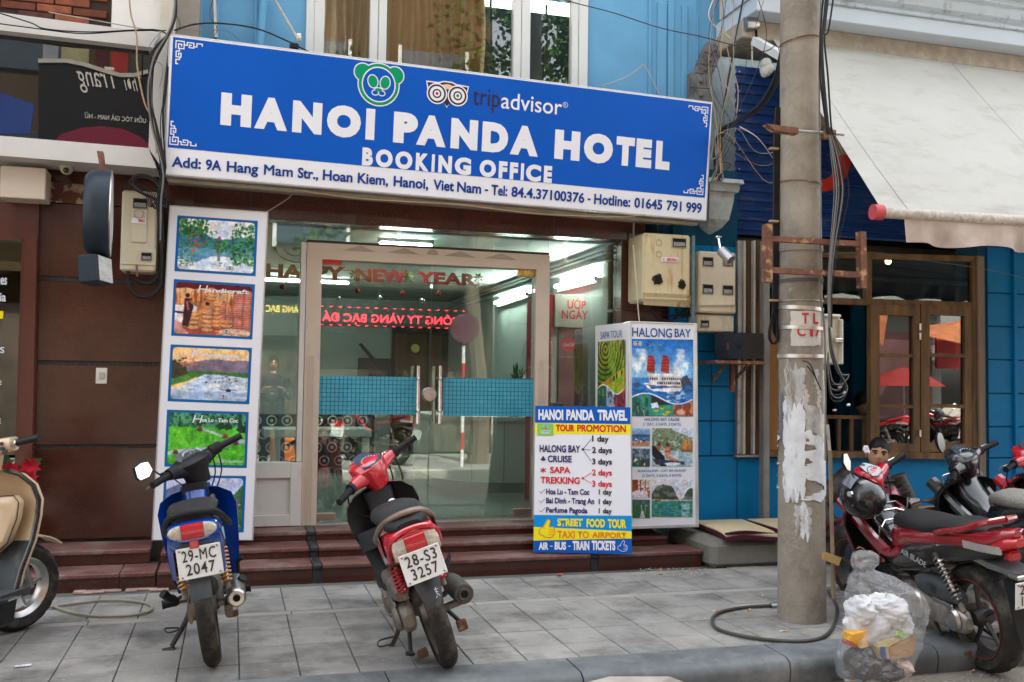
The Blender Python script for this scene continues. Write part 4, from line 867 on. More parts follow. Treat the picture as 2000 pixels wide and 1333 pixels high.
for i,(p,lab)in enumerate((([(1366,1016),(1430,1015),(1476,1037),(1470,1041),(1395,1042),(1386,1037)],'straw seat mat with burgundy edge beside the white light box'),([(1445,1017),(1530,1015),(1560,1045),(1482,1047),(1470,1036)],'straw seat mat with burgundy edge tucked behind the concrete pole'))):
 t=thing('seat_mat',lab,'mat',tuple(atz(p[0][0],p[0][1],bz)),'straw mats on the cement bench')
 x0,x1=((3.56,4.02),(4.06,4.62))[i]
 def mat_mesh(xa,xb,ya,yb,z0,th,n=10):
  V=[];F=[]
  for j in range(n+1):
   for k in range(7):
    u=j/n;w=k/6;z=z0+.012*math.sin(u*5+i)*(1-w)+(.028 if(w<.2)else 0)*-(.2-w)*4
    V.append((xa+(xb-xa)*u+w*.06,ya+(yb-ya)*w,z))
  o=len(V);V+=[(a,b,c-th)for a,b,c in V]
  for j in range(n):
   for k in range(6):a=j*7+k;F+=[(a,a+7,a+8,a+1),(o+a,o+a+1,o+a+8,o+a+7)]
  for j in range(n):a=j*7;F+=[(a,a+7,o+a+7,o+a),(a+6,a+13,o+a+13,o+a+6)]
  for k in range(6):F+=[(k,k+1,o+k+1,o+k),(n*7+k,n*7+k+1,o+n*7+k+1,o+n*7+k)]
  return MB().add(V,F)
 mat_mesh(x0,x1,6.5,7.2,bz+.05,.03).build('cushion',mat('burgundy_cloth',(.07,.012,.025),.9),t)
 mat_mesh(x0+.004,x1-.004,6.51,7.19,bz+.058,.008).build('straw_top',mat('straw',(.52,.43,.26),.8,var=.15,scale=60),t)
 sm=MB()
 for k in range(26):xx=x0+(x1-x0)*k/26;sm.box((xx,6.498,bz+.046),(xx+.007,6.53,bz+.06+.012*math.sin(k/26*5+i)))
 tag(sm.build('stitching',mat('burgundy_cloth',(0,0,0)),t),kind='stuff')
tb=thing('timber_shutter_stack','upright dark timber boards and pale pipes stacked beside the window, left of the pole','shutter',tuple(at(1470,890,BY)))
for i,(x0,x1,mm,Y)in enumerate(((1441,1450,STEEL,7.3),(1452,1457,mat('pale_pipe',(.42,.40,.36),.6,var=.2),7.28),(1458,1470,WOODD,7.33),(1472,1476,mat('pale_pipe',(0,0,0)),7.28),(1477,1486,WOOD,7.33),(1487,1494,WOODD,7.34))):
 m=MB();wallbox(m,x0,470,x1,888,Y,.05,.004);m.build('board',mm,tb)
m=MB();wallbox(m,1438,889,1490,894,7.3,.1,.004);m.build('sill',STEEL,tb)
m=MB();wallbox(m,1492,470,1504,1014,7.22,.08,.006);tag(m.build('grey_post',mat('grey_metal_post',(.2,.19,.18),.6,var=.2)),'square grey metal post standing just left of the concrete pole','post')
wn=thing('wooden_window','weathered wooden casement window of the blue restaurant, left half open','window',tuple(at(1760,890,BY)))
def wb(x0,y0,x1,y1,Y=BY-.04,d=.08,nm='frame_rail',mm=WOOD,sl=0):
 m=MB();pxprism(m,[(x0,y0),(x1,y0+(x1-x0)*sl),(x1,y1+(x1-x0)*sl),(x0,y1)],Y,d);return m.build(nm,mm,wn,smooth=False)
wb(1500,489,1908,500,sl=.028);wb(1600,581,1900,593,BY-.05,sl=.033);wb(1500,881,1912,893,BY-.09,.16,'sill_rail',sl=.012);wb(1500,640,1523,890,nm='side_board',mm=mat('orange_wood',(.26,.12,.04),.6,var=.3,streak=8))
wb(1689,500,1703,590);wb(1899,508,1911,890);wb(1606,640,1612,890)
def casement(x0,x1,pn):
 fr_=MB();Yc=BY-.07
 for q in(((x0,594),(x0+17,594),(x0+17,884),(x0,884)),((x1-13,596),(x1,596),(x1,886),(x1-13,886)),((x0,594),(x1,598),(x1,618),(x0,614)),((x0,864),(x1,868),(x1,886),(x0,882))):pxprism(fr_,list(q),Yc+random.uniform(-.002,.002),.06)
 c=fr_.build('casement',WOOD,wn,smooth=False)
 for yy in(690,789):
  m=MB();pxprism(m,[(x0+15,yy),(x1-11,yy+2),(x1-11,yy+9),(x0+15,yy+7)],Yc+.006,.045);m.build('glazing_bar',WOOD,wn,smooth=False)
 for ya,yb in((614,692),(696,791),(795,868)):
  m=MB();pxprism(m,[(x0+15,ya),(x1-11,ya),(x1-11,yb),(x0+15,yb)],Yc+.03,.005);m.build('glass_pane',glass('casement_glass',(.6,.62,.6),.16),wn,smooth=False)
casement(1701,1797,0);casement(1799,1898,0)
for y in(632,650,840):m=MB();wallbox(m,1796,y,1800,y+14,BY-.085,.03,.002);m.build('hinge',DCHROME,wn)
for x0,x1 in((1610,1690),(1704,1898)):
 m=MB();pxprism(m,[(x0,500),(x1,504),(x1,590),(x0,584)],BY-.01,.005);m.build('transom_pane',glass('casement_glass'),wn,smooth=False)
bal=thing('window_railing','low wooden baluster railing across the open restaurant window','railing',tuple(at(1760,885,BY+.1)))
m=MB();pxprism(m,[(1608,811),(1900,816),(1900,823),(1608,818)],BY+.06,.05);m.build('top_rail',WOOD,bal,smooth=False)
for x in range(1612,1900,25):
 m=MB();wallbox(m,x,817,x+6,884,BY+.07,.03,.003);m.build('baluster',WOOD,bal)
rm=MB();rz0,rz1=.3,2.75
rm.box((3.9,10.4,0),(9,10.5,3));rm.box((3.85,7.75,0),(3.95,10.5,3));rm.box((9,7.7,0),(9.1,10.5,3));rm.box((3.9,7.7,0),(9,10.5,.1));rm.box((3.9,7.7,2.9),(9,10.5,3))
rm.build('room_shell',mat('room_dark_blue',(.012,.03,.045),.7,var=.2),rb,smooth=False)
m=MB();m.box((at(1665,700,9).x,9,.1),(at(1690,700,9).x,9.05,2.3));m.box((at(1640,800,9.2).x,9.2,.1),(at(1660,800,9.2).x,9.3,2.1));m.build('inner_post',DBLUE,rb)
for(px_,py_,Y,lab)in((1690,790,7.9,'dark haired diner sitting behind the open wooden window'),):
 pd=thing('person',lab,'person',tuple(at(px_,900,Y)))
 c=at(px_,790,Y);m=MB();m.sphere(c,(.085,.1,.115),14,10);m.build('head',mat('skin_shade',(.28,.15,.09),.6),pd)
 m=MB();m.sphere(c+Vector((0,.01,.03)),(.095,.11,.105),14,10);m.build('hair',mat('black_hair',(.008,.007,.007),.5),pd)
 m=MB();m.loft([ring((c.x+.03,Y+.05,c.z-.1-k*.1),(.06,.17,.21,.2,.19,.2)[k],(.05,.1,.12,.12,.12,.12)[k],2.3,14,'z')for k in range(6)]);m.build('torso',mat('dark_shirt',(.03,.035,.05),.9),pd)
bl=thing('light_bulb','small lit warm bulb behind the top pane of the wooden window','lamp',tuple(at(1735,512,7.9)))
c=at(1735,511,7.9);m=MB();m.sphere(c,.028);m.build('bulb',mat('bulb_glow',(1,.7,.3),.4,emit=(1,.62,.25),estr=14),bl)
m=MB();m.lathe([(0,.05),(.03,.05),(.045,0),(.04,-.005)],14,Matrix.Translation(c+Vector((0,0,.03))));m.build('cap',WOODD,bl)
cs=thing('corrugated_metal_shutter','dark blue corrugated metal sheets above the restaurant window behind the pole','metal sheet',tuple(at(1500,460,7.4)))
def corrug(x0,x1,z0,z1,Y,flare,nm,x0b=None):
 n=0;V=[];z=z1;prof=[]
 rib=.085
 while z>z0:
  for dz,dy in((0,0),(.42,0),(.5,-.018),(.82,-.018),(.9,0)):
   zz=z-dz*rib
   if zz>z0:prof.append((zz,dy))
  z-=rib
 prof.append((z0,0));P=[]
 for zz,dy in prof:t=max(0,(z0+.45-zz)/.45);P.append((zz,Y+dy-flare*t*t))
 for zz,yy in P:V+=[(x0,yy,zz),(x1,yy,zz)]
 F=[(2*i,2*i+1,2*i+3,2*i+2)for i in range(len(P)-1)]
 o=MB().add(V,F).build(nm,CORR,cs,ang=20);return o
cx0=at(1435,300,7.42).x;czt=at(1450,130,7.42).z;czb=at(1600,468,7.42).z
corrug(cx0,at(1523,300,7.42).x+.25,czb,czt,7.42,.0,'metal_sheet')
corrug(at(1540,300,7.42).x,11,at(1700,478,7.42).z,at(1700,120,7.42).z,7.4,.22,'metal_sheet')
m=MB()
for k in range(7):
 for xx in(cx0+.03,):m.sphere((xx,7.395,czt-.06-k*.17),.008,6,4)
tag(m.build('rivets',STEEL,cs),kind='stuff')
m=MB();m.box((3.3,8.9,2.4),(12,9,6));m.box((3.2,7.9,2.4),(3.35,9,6));m.build('arch_recess',mat('recess_grey',(.2,.22,.22),.9,var=.2),rb,smooth=False)
m=MB();a=at(1478,19,7.72);m.prism([at(1378,112,7.72),at(1400,84,7.72),at(1430,58,7.72),at(1455,38,7.72),at(1478,19,7.72)],(0,1.2,0));m.build('arch_soffit',mat('soffit_tan',(.33,.29,.24),.9,var=.3),rb,smooth=False)
vo=thing('arch_ornament','weathered grey plaster blocks lining the left side of the arch','ornament',tuple(at(1370,230,7.7)))
ORN=mat('grey_plaster',(.17,.17,.165),.9,var=.4,scale=8,bump=.9,dirt=(5,.5,.7,(.06,.06,.055),2))
for q in(((1349,200),(1393,203),(1393,228),(1349,226)),((1349,172),(1385,174),(1392,200),(1350,199)),((1349,143),(1390,146),(1388,173),(1350,171)),((1366,125),(1398,132),(1392,146),(1358,142)),((1374,102),(1406,112),(1400,131),(1366,124)),((1384,82),(1414,96),(1408,112),(1376,101))):
 m=MB();pxprism(m,list(q),7.63,.12);cx_=sum(x for x,y in q)/4;cy_=sum(y for x,y in q)/4;c=at(cx_,cy_,7.62);m.sphere(c,(.018,.012,.018),10,6);m.build('plaster_block',ORN,vo,smooth=False)
co=thing('plaster_corbel','grey white moulded plaster corbel right of the sign above the meter box','corbel',tuple(at(1400,455,7.3)))
COR=mat('corbel_plaster',(.36,.39,.39),.85,var=.25,scale=6,bump=.6,dirt=(6,.52,.72,(.13,.12,.1),3))
c0=at(1408,400,7.3)
def zc(y):return at(1408,y,7.2).z
m=MB();secs=[(358,.17),(366,.175),(367,.155),(380,.15),(381,.13),(398,.125),(430,.105),(444,.07),(456,.0)]
cxx=at(1404,400,7.2).x
m.loft([[Vector((cxx-w*1.0,7.42-w*2.2-.02,zc(y))),Vector((cxx+w*.75,7.42-w*2.2-.02,zc(y))),Vector((cxx+w*.95,7.44,zc(y))),Vector((cxx-w*1.2,7.44,zc(y)))]for y,w in secs]);m.build('capital',COR,co,smooth=False)
m=MB();m.box((cxx-.12,7.43,zc(360)),(cxx+.14,7.72,zc(225)),.01);m.build('pier',mat('pier_grey',(.13,.17,.18),.85,var=.3),co)
cn=thing('cornice','pale blue white plaster cornice along the top right above the awning','cornice',tuple(at(1750,60,7.0)))
CW=mat('pale_blue_plaster',(.43,.49,.54),.75,var=.07,scale=2,dirt=(9,.55,.72,(.12,.10,.08),2))
CW2=mat('pale_blue_face',(.46,.52,.57),.75,var=.05,scale=2,dirt=(5,.66,.85,(.4,.38,.36),3))
zA=at(1640,42,7.0).z;zB=at(1640,12,7.0).z
xl=at(1478,20,7.0).x
def lvl(x,y,Y):return at(x,y,Y).z
zf=zA;zt1=lvl(1640,12,7.0)
m=MB();m.box((xl,7.0,zf),(12,7.7,zt1),.006);m.build('frieze',CW2,cn)
prof=[(7.0-.02,zt1),(6.97,zt1+.006),(6.97,zt1+.022),(6.985,zt1+.03),(6.985,zt1+.045),(6.93,zt1+.07),(6.9,zt1+.12),(6.9,zt1+.15),(6.86,zt1+.16),(6.86,zt1+.2),(6.8,zt1+.21),(6.8,zt1+.33),(7.6,zt1+.36),(7.6,zt1)]
MB().loft([[Vector((x,y,z))for y,z in prof]for x in(xl-.02,12)]).build('moulding',CW,cn,ang=20)
m=MB();m.box((xl-.02,7.2,zf-.16),(12,7.7,zf-.001),.01);m.build('lower_soffit',mat('soffit_tan',(0,0,0)),cn)
m=MB();m.box((xl+.2,7.5,zt1+.35),(12,8,9.6));m.build('upper_wall',mat('pale_upper',(.5,.55,.6),.8,var=.1),rb)
aw=thing('retractable_awning','large off white retractable fabric awning over the restaurant, with scalloped valance','awning',tuple(at(1850,415,5.7)))
CANV=mat('canvas',(.42,.41,.375),.85,var=.07,scale=1.1,bump=1,bscale=5,dirt=(2.2,.5,.75,(.31,.29,.25),.35))
tl=at(1493,52,7.32);bl_=at(1722,410,5.74)
tr=Vector((10.5,7.32,tl.z-.08));t_=at(2000,424,5.6);d=(t_-bl_);br=bl_+d*((10.5-bl_.x)/d.x);br=Vector((10.5,5.35,bl_.z+.0+(t_.z-bl_.z)*1.0))
n,mrows=40,24;V=[];F=[]
for j in range(mrows+1):
 v=j/mrows
 for i in range(n+1):
  u=(i/n)**1.3;L0=tl.lerp(tr,u);L1=bl_.lerp(br,u);p=L0 .lerp(L1,v)
  p.z-=.05*math.sin(math.pi*v)*(1-.2*math.sin(u*9));p.x+=(.05*math.sin(math.pi*v)if i==0 else 0)
  V.append(p)
for j in range(mrows):
 for i in range(n):a=j*(n+1)+i;F.append((a,a+1,a+n+2,a+n+1))
MB().add(V,F).build('canvas',CANV,aw,ang=60)
sm_=MB()
for u in(.035,.3,.55):a_=tl.lerp(tr,u);b_=bl_.lerp(br,u);sm_.tube([a_.lerp(b_,k/12)+Vector((0,-.004,-.05*math.sin(math.pi*k/12)+.0))for k in range(13)],.0022,4)
tag(sm_.build('seams',mat('canvas_seam',(.36,.35,.32),.9),aw),kind='stuff')
rd=(br-bl_).normalized();m=MB();m.tube([bl_+Vector((0,0,-.02)),br+Vector((0,0,-.02))],.04,14);m.build('front_tube',mat('awning_tube',(.45,.41,.36),.6,var=.35,scale=30),aw)
m=MB();m.tube([bl_-rd*.07+Vector((0,0,-.02)),bl_+rd*.002+Vector((0,0,-.02))],.055,18);m.build('end_cap',mat('red_cap',(.55,.09,.10),.45),aw)
V=[];F=[];n=150;x0v=at(1766,430,5.72)
zz0=bl_.z-.05;rnd=random.Random(3)
for i in range(n+1):
 p=x0v.lerp(br,i/n);p.z=zz0+(br.z-bl_.z)*(i/n)
 sc=abs(math.sin(i*.21))*.028;h_=.235-.02*math.sin(i*.21*2+.6)
 for j in range(5):
  v=j/4;V.append((p.x,p.y+.03*math.sin(i*.9+1.3*math.sin(i*.23))*v+.03*math.sin(i*.31)*v-.02*v,p.z-h_*v*.78))
for i in range(n):
 for j in range(4):a=i*5+j;F.append((a,a+5,a+6,a+1))
MB().add(V,F).build('valance',mat('valance_cloth',(.42,.34,.29),.9,var=.18,scale=6),aw,ang=50)
ab=thing('awning_gearbox','grey metal awning gearbox and arm bracket left of the pole top','bracket',tuple(at(1475,80,7.2)))
m=MB();wallbox(m,1474,28,1480,78,7.2,.1,.003);m.build('plate',STEEL,ab)
m=MB();c=at(1466,48,7.2);m.lathe([(0,-.06),(.06,-.06),(.065,0),(.05,.06),(0,.06)],14,Matrix.Translation(c)@Matrix.Rotation(R(80),4,'Y'));m.build('gear_housing',DCHROME,ab)
m=MB();m.tube([at(1474,80,7.15),at(1530,112,6.7)],.045,4);m.build('arm',mat('arm_white',(.6,.6,.58),.5,var=.1),ab)
m=MB();m.tube([at(1469,80,7.2),at(1469,132,7.2)],.008);m.build('crank_rod',STEEL,ab)
m=MB();c=at(1496,135,7.15)
for k in range(4):m.sphere(c+Vector((random.uniform(-.04,.04),random.uniform(-.03,.03),random.uniform(-.05,.04))),random.uniform(.03,.06),7,5)
tag(m.build('torn_plastic_bag',mat('bag_scrap',(.5,.5,.46),.6,var=.3)),'crumpled pale plastic bag caught on top of the blue metal sheet','plastic bag')
rg=thing('red_ring_sign','red and cream round ring hanging behind the concrete pole','sign',tuple(at(1600,375,6.9)))
c=at(1600,300,6.95);Mx=Matrix.Translation(c)@Matrix.Rotation(R(90),4,'X')
def arcr(a0,a1,mm,nm):
 m=MB();P=[[Vector((r*math.cos(a0+(a1-a0)*k/24),y,r*1.12*math.sin(a0+(a1-a0)*k/24)))+c for r,y in((.2,-.03),(.29,-.03),(.29,.03),(.2,.03))]for k in range(25)];m.loft(P);m.build(nm,mm,rg,ang=40)
arcr(R(-165),R(0),mat('ring_red',(.42,.03,.02),.4,var=.3),'red_half');arcr(R(0),R(195),mat('ring_cream',(.33,.26,.17),.5,var=.2),'cream_half')
UP=thing('utility_pole','thick grey concrete utility pole with peeling white paper and red TL C17 stencil','utility pole',(3.245,5.02,0))
pcx,pcy=3.165,5.025
bx=atz(1566,1222,0);bx=Vector((bx.x*5.025/bx.y,pcy,0))
def prad(z):return.139-.0072*z
axis_top=at(1561.5,0,5.025)
def pax(z):t=z/axis_top.z;return Vector((bx.x+(axis_top.x-bx.x)*t+0.0,pcy,z))
POLEM=mat('pole_concrete',(.255,.225,.185),.92,var=.28,scale=3.5,bump=1,bscale=55,spots=(16,.6,.72,(.32,.28,.22)),dirt=(4,.5,.75,(.13,.11,.085),1.5))
m=MB();Zs_=[k*.15-.05 for k in range(60)]
m.loft([[pax(z)+Vector((prad(z)*math.cos(a),prad(z)*math.sin(a),0))for a in[2*math.pi*k/40 for k in range(40)]]for z in Zs_]);m.build('shaft',POLEM,UP,ang=50)
camdir=math.atan2(-pcy,-bx.x)
def pang(x,z):
 d=ray(x,700);d=Vector((d.x,d.y)).normalized();c=Vector((pax(z).x,pax(z).y));b=c.dot(d);disc_=prad(z)**2-(c.length_squared-b*b)
 t=b-math.sqrt(max(disc_,0));q=d*t-c;return math.atan2(q.y,q.x)
def polepatch(x0,x1,y0,y1,mm,nm,off=.004,rag=0,seed=1,nx=12,ny=10,parent=None):
 za,zb=at(1566,y1,4.89).z,at(1566,y0,4.89).z;rr=random.Random(seed);V=[];F=[]
 a0,a1=pang(x0,(za+zb)/2),pang(x1,(za+zb)/2)
 nx,ny=nx*2,ny*3
 def jit(n):
  w=[rr.uniform(-1,1)for _ in range(n+7)];return[rag*max(0,.5+.8*sum(w[k:k+5])/5*1.6+.18*w[k+2])for k in range(n+1)]
 jl,jr,jt,jb=jit(ny),jit(ny),jit(nx),jit(nx)
 for j in range(ny+1):
  for i in range(nx+1):
   u=i/nx;v=j/ny;uu=jl[j]+(1-jl[j]-jr[j])*u;vv=jb[i]+(1-jb[i]-jt[i])*v
   z=za+(zb-za)*vv;a=a0+(a1-a0)*uu;r=prad(z)+off;V.append(pax(z)+Vector((r*math.cos(a),r*math.sin(a),0)))
 for j in range(ny):
  for i in range(nx):k=j*(nx+1)+i;F.append((k,k+1,k+nx+2,k+nx+1))
 return MB().add(V,F).build(nm,mm,parent or UP,ang=60)
PATCH=mat('white_patch',(.50,.48,.44),.85,var=.12,scale=9,bump=.4)
WASH=mat('white_wash',(.62,.64,.66),.8,var=.15,scale=12,bump=.3,dirt=(12,.55,.68,(.25,.22,.18),3))
GLUE=mat('glue_wash',(.40,.40,.39),.85,var=.3,scale=16,dirt=(14,.5,.62,(.22,.19,.15),4))
polepatch(1544,1603,606,676,PATCH,'stencil_patch',.003,.03,2)
polepatch(1524,1532,712,870,PATCH,'torn_paper',.004,.05,3,4,10);polepatch(1532,1572,700,830,GLUE,'glue_smear',.003,.16,4,16,18)
polepatch(1530,1574,770,985,WASH,'white_wash',.005,.12,5,18,24);polepatch(1526,1555,830,990,WASH,'white_wash',.006,.2,6,12,20);polepatch(1562,1580,980,1060,WASH,'white_wash',.004,.25,9,8,12)
polepatch(1550,1586,985,1055,GLUE,'glue_smear',.003,.17,10,12,12);polepatch(1574,1602,792,850,GLUE,'torn_paper',.0045,.10,7,10,10);polepatch(1600,1611,808,900,PATCH,'torn_paper',.005,.06,8,4,10)
m=MB()
for k in range(30):
 z=at(1566,770+k*3.3,4.89).z;a0=pang(1525,z);a1=pang(1531,z);r=prad(z)+.006;m.add([pax(z+dz)+Vector((r*math.cos(a),r*math.sin(a),0))for dz,a in((0,a0),(0,a1),(.004,a1),(.004,a0))],[(0,1,2,3)])
tag(m.build('printed_strip',mat('faded_ink',(.12,.16,.25),.8),UP),kind='stuff')
RSTEN=mat('stencil_red',(.50,.035,.04),.8,var=.25,scale=40)
def stencil(s,x0,yb,x1,yt,bold=.03):
 me,co=text_mesh(s,bold,3);bm=bmesh.new();bm.from_mesh(me);bmesh.ops.triangulate(bm,faces=bm.faces)
 bmesh.ops.subdivide_edges(bm,edges=[e for e in bm.edges if e.calc_length()>.15],cuts=2,use_grid_fill=False);bm.to_mesh(me);bm.free()
 n=len(me.vertices);co=np.empty(n*3);me.vertices.foreach_get('co',co);co=co.reshape(-1,3);a=co.min(0);b=co.max(0);out_=[]
 for c in co:
  u=(c[0]-a[0])/(b[0]-a[0]);v=(c[1]-a[1])/(b[1]-a[1]);z=at(1566,yb+(yt-yb)*v,4.89).z;an=pang(x0+(x1-x0)*u,z);r=prad(z)+.0065;p=pax(z)+Vector((r*math.cos(an),r*math.sin(an),0));out_+=[p.x,p.y,p.z]
 me.vertices.foreach_set('co',out_);me.materials.clear();me.materials.append(RSTEN);me.update();link('stencil_letter',me,UP)
stencil('T',1566,632,1579,611);stencil('L',1587,632,1597,611);stencil('C',1557,657,1573,637);stencil('1',1581,657,1587,637);stencil('7',1590,657,1601,637)
def hoop(y,h,mm,nm,off=.006,dy=0,r_=None,tilt=0):
 z=at(1566,y,4.89).z;m=MB()
 rg_=[]
 for k in range(41):
  a=2*math.pi*k/40;zt_=z+tilt*math.cos(a-camdir+1.5);r=prad(z)+off
  rg_.append([pax(zt_)+Vector((rr*math.cos(a),rr*math.sin(a),dz))for rr,dz in((r-.004,-h/2),(r,-h/2),(r,h/2),(r-.004,h/2))])
 m.loft(rg_,cap=False);return m.build(nm,mm,UP,ang=40)
BAND=mat('steel_strap',(.60,.57,.53),.3,metal=.7,var=.25,scale=14)
hoop(600,.022,BAND,'steel_strap',tilt=.008);hoop(639,.02,BAND,'steel_strap',.008,tilt=.004);hoop(695,.021,BAND,'steel_strap',.008)
hoop(585,.006,STEEL,'wire_loop');hoop(68,.007,RUST,'wire_loop',.01,tilt=-.02);hoop(350,.006,RUST,'wire_loop',.008,tilt=.01)
hoop(478,.05,POLEM,'concrete_collar',.006);hoop(545,.02,mat('collar_dark',(.1,.09,.08),.9),'collar_ring',.006)
rbk=thing('rusty_bracket_frame','rusty angle iron rack bolted across the concrete pole','bracket',tuple(at(1590,500,4.85)))
Yb=4.83
for q in(((1508,461),(1692,472),(1692,482),(1508,471)),((1508,522),(1694,532),(1694,543),(1508,533))):
 m=MB();pxprism(m,list(q),Yb,.04);m.build('cross_bar',RUST,rbk,smooth=False)
for q in(((1497,437),(1509,438),(1509,552),(1497,551)),((1681,452),(1692,453),(1694,563),(1683,562))):
 m=MB();pxprism(m,list(q),Yb-.006,.05);m.build('upright_bar',RUST,rbk,smooth=False)
ub=thing('cable_clamp_bar','rusty steel cable clamp bar across the upper part of the pole','bracket',tuple(at(1570,255,4.85)))
m=MB();pxprism(m,[(1497,242),(1560,250),(1560,262),(1514,255)],4.82,.05);m.build('angle_plate',RUST,ub,smooth=False)
m=MB();m.tube([at(1555,256,4.86),at(1648,263,4.86)],.009,8);m.build('rod',STEEL,ub)
for x in(1616,1628):m=MB();wallbox(m,x-5,253,x+6,270,4.84,.05,.004);m.build('clamp',RUST,ub)
FZ,CZ,RX=.262,ztop,gx1
inn=thing('shop_interior','pale green grey room seen through the glass shopfront','room',(1.2,10,FZ))
IW=mat('interior_wall',(.32,.35,.325),.6,var=.04,scale=1)
IC=mat('interior_ceiling',(.42,.45,.43),.7,var=.03)
MB().box((-2,7.62,FZ-.1),(RX+.2,15,FZ)).build('floor',mat('interior_tile',(.30,.34,.31),.15,var=.08,scale=2,coat=.3),inn,smooth=False)
MB().box((-2,7.62,CZ-.0),(RX+.2,15,CZ+.1)).build('ceiling',IC,inn,smooth=False)
MB().box((RX,7.62,FZ),(RX+.15,15,CZ)).build('right_wall',IW,inn,smooth=False)
MB().box((-1.2,7.62,FZ),(-1.1,15,CZ)).build('left_wall',IW,inn,smooth=False)
MB().box((-1.2,14.2,FZ),(RX,14.3,CZ)).build('back_wall',IW,inn,smooth=False)
for dz in(.02,.06,.12):MB().box((RX-.03-dz*.3,7.65,CZ-.03-dz),(RX+.001,14.2,CZ-.03-dz+.018)).build('crown_moulding',IC,inn)
def ib(x0,y0,x1,y1,Y,d,mm,nm,par=None):m=MB();wallbox(m,x0,y0,x1,y1,Y,d,.004);return m.build(nm,mm,par or inn)
DKI=mat('interior_dark',(.03,.028,.026),.5,var=.3)
ib(765,636,905,880,14.1,.1,DKI,'back_doorway');ib(700,700,764,745,14.1,.08,DKI,'stair_void');ib(770,652,832,870,14.0,.06,WOODD,'inner_door');ib(838,652,862,870,14.0,.06,WOODD,'inner_door')
ib(600,630,905,637,14.05,.1,mat('beam_grey',(.2,.23,.21),.7),'ceiling_beam')  # beam in one flat grey, darker than the wall
m=MB();c=at(811,681,13.95);m.lathe([(0,.02),(.06,.02),(.065,0)],16,Matrix.Translation(c)@Matrix.Rotation(R(90),4,'X'));m.build('yellow_plate',mat('yellow_plate',(.6,.5,.12),.4),inn)
m=MB();m.prism([at(700,672,14),at(706,670,14),at(766,738,14),at(766,750,14)],(0,.05,0));m.build('stair_rail',DKI,inn)
wp=thing('patterned_low_wall','black low wall with pale ring wallpaper behind the white desk inside','wall panel',tuple(at(640,900,12.6)))
m=MB();a0=at(560,810,12.6);a1=at(730,906,12.6);m.box((a0 .x-.9,12.6,FZ),(a1 .x,12.7,a0 .z));m.build('panel',mat('wallpaper_black',(.02,.02,.02),.5),wp)
SWF=FACE(12.59)
SWM=mat('wallpaper_ring',(.35,.37,.36),.5);sw=MB()
for i in range(24):
 for j in range(6):
  cx_,cz_=a0 .x-.85+.19*i+(.095 if j%2 else 0),FZ+.08+.17*j
  if cx_>a1 .x-.08:continue
  for r0,r1 in((.05,.068),(.0,.022)):
   n=14;V=[(cx_+r*math.cos(2*math.pi*k/n),12.59,cz_+r*math.sin(2*math.pi*k/n))for r in(r0,r1)for k in range(n)]
   sw.add(V,[(k,(k+1)%n,n+(k+1)%n,n+k)for k in range(n)])
tag(sw.build('ring_print',SWM,wp,smooth=False),kind='stuff')
dk=thing('white_desk','white desk with slab legs standing inside the shop','desk',tuple(atz(700,905,FZ)))
z_=at(700,838,11.6).z;xa,xb=at(600,840,11.6).x,at(726,840,11.6).x
MB().box((xa-.5,11.6,z_-.1),(xb,12.2,z_),.01).build('desk_top',IC,dk);MB().box((xb-.12,11.62,FZ),(xb-.02,12.18,z_-.1),.01).build('leg',IC,dk);MB().box((xa-.4,11.62,FZ),(xa-.3,12.18,z_-.1),.01).build('leg',IC,dk)
ct=thing('curved_reception_counter','pale curved reception counter at the right inside the glass doors','counter',tuple(atz(960,975,FZ)))
xa=at(868,815,9.5).x;zc_=at(950,815,9.4).z;P=[]
prof=[(xa+.02,11.3),(xa,10.4),(xa+.04,9.95),(xa+.2,9.6),(xa+.45,9.42),(xa+.8,9.36),(RX-.02,9.36)];sp_=smooth_path([(x,y,0)for x,y in prof],5)
V=[];
for p in sp_:V+=[[Vector((p.x,p.y,z))for z in(FZ+.1,zc_-.04)]]
m=MB();m.loft(V,closed=False);m.build('front_panel',mat('counter_panel',(.44,.5,.46),.35,var=.03),ct)
m=MB();m.loft([[Vector((p.x,p.y+.02,z))for z in(FZ,FZ+.1)]for p in sp_],closed=False);m.build('plinth',mat('plinth_grey',(.2,.22,.2),.4),ct)
m=MB();m.loft([[Vector((p.x-.03,p.y-.03,zc_-.04)),Vector((p.x-.03,p.y-.03,zc_)),Vector((max(p.x,xa+.3)+.2,max(p.y,9.4)+.25,zc_)),Vector((max(p.x,xa+.3)+.2,max(p.y,9.4)+.25,zc_-.04))]for p in sp_]);m.build('counter_top',IC,ct)
for s_ in range(1,4):
 p=sp_[12+s_*5];MB().box((p.x,p.y-.006,FZ+.1),(p.x+.006,p.y+.004,zc_-.04)).build('panel_joint',mat('plinth_grey',(0,0,0)),ct)
stl=thing('metal_stool','round chrome stool in front of the reception counter','stool',tuple(atz(848,940,FZ)))
c=atz(848,938,FZ);zs_=at(848,880,c.y).z;m=MB();m.lathe([(0,.0),(.15,0),(.16,-.015),(.15,-.03),(0,-.03)],20,Matrix.Translation((c.x,c.y,zs_)));m.build('seat',DCHROME,stl)
for k in range(4):
 a=k*math.pi/2+.5;m=MB();m.tube([Vector((c.x+.12*math.cos(a),c.y+.12*math.sin(a),zs_-.03)),Vector((c.x+.17*math.cos(a),c.y+.17*math.sin(a),FZ))],.01,6);m.build('leg',CHROME,stl)
GLOW=mat('tube_glow',(1,1,1),.4,var=0,emit=(.90,1,.95),estr=21)
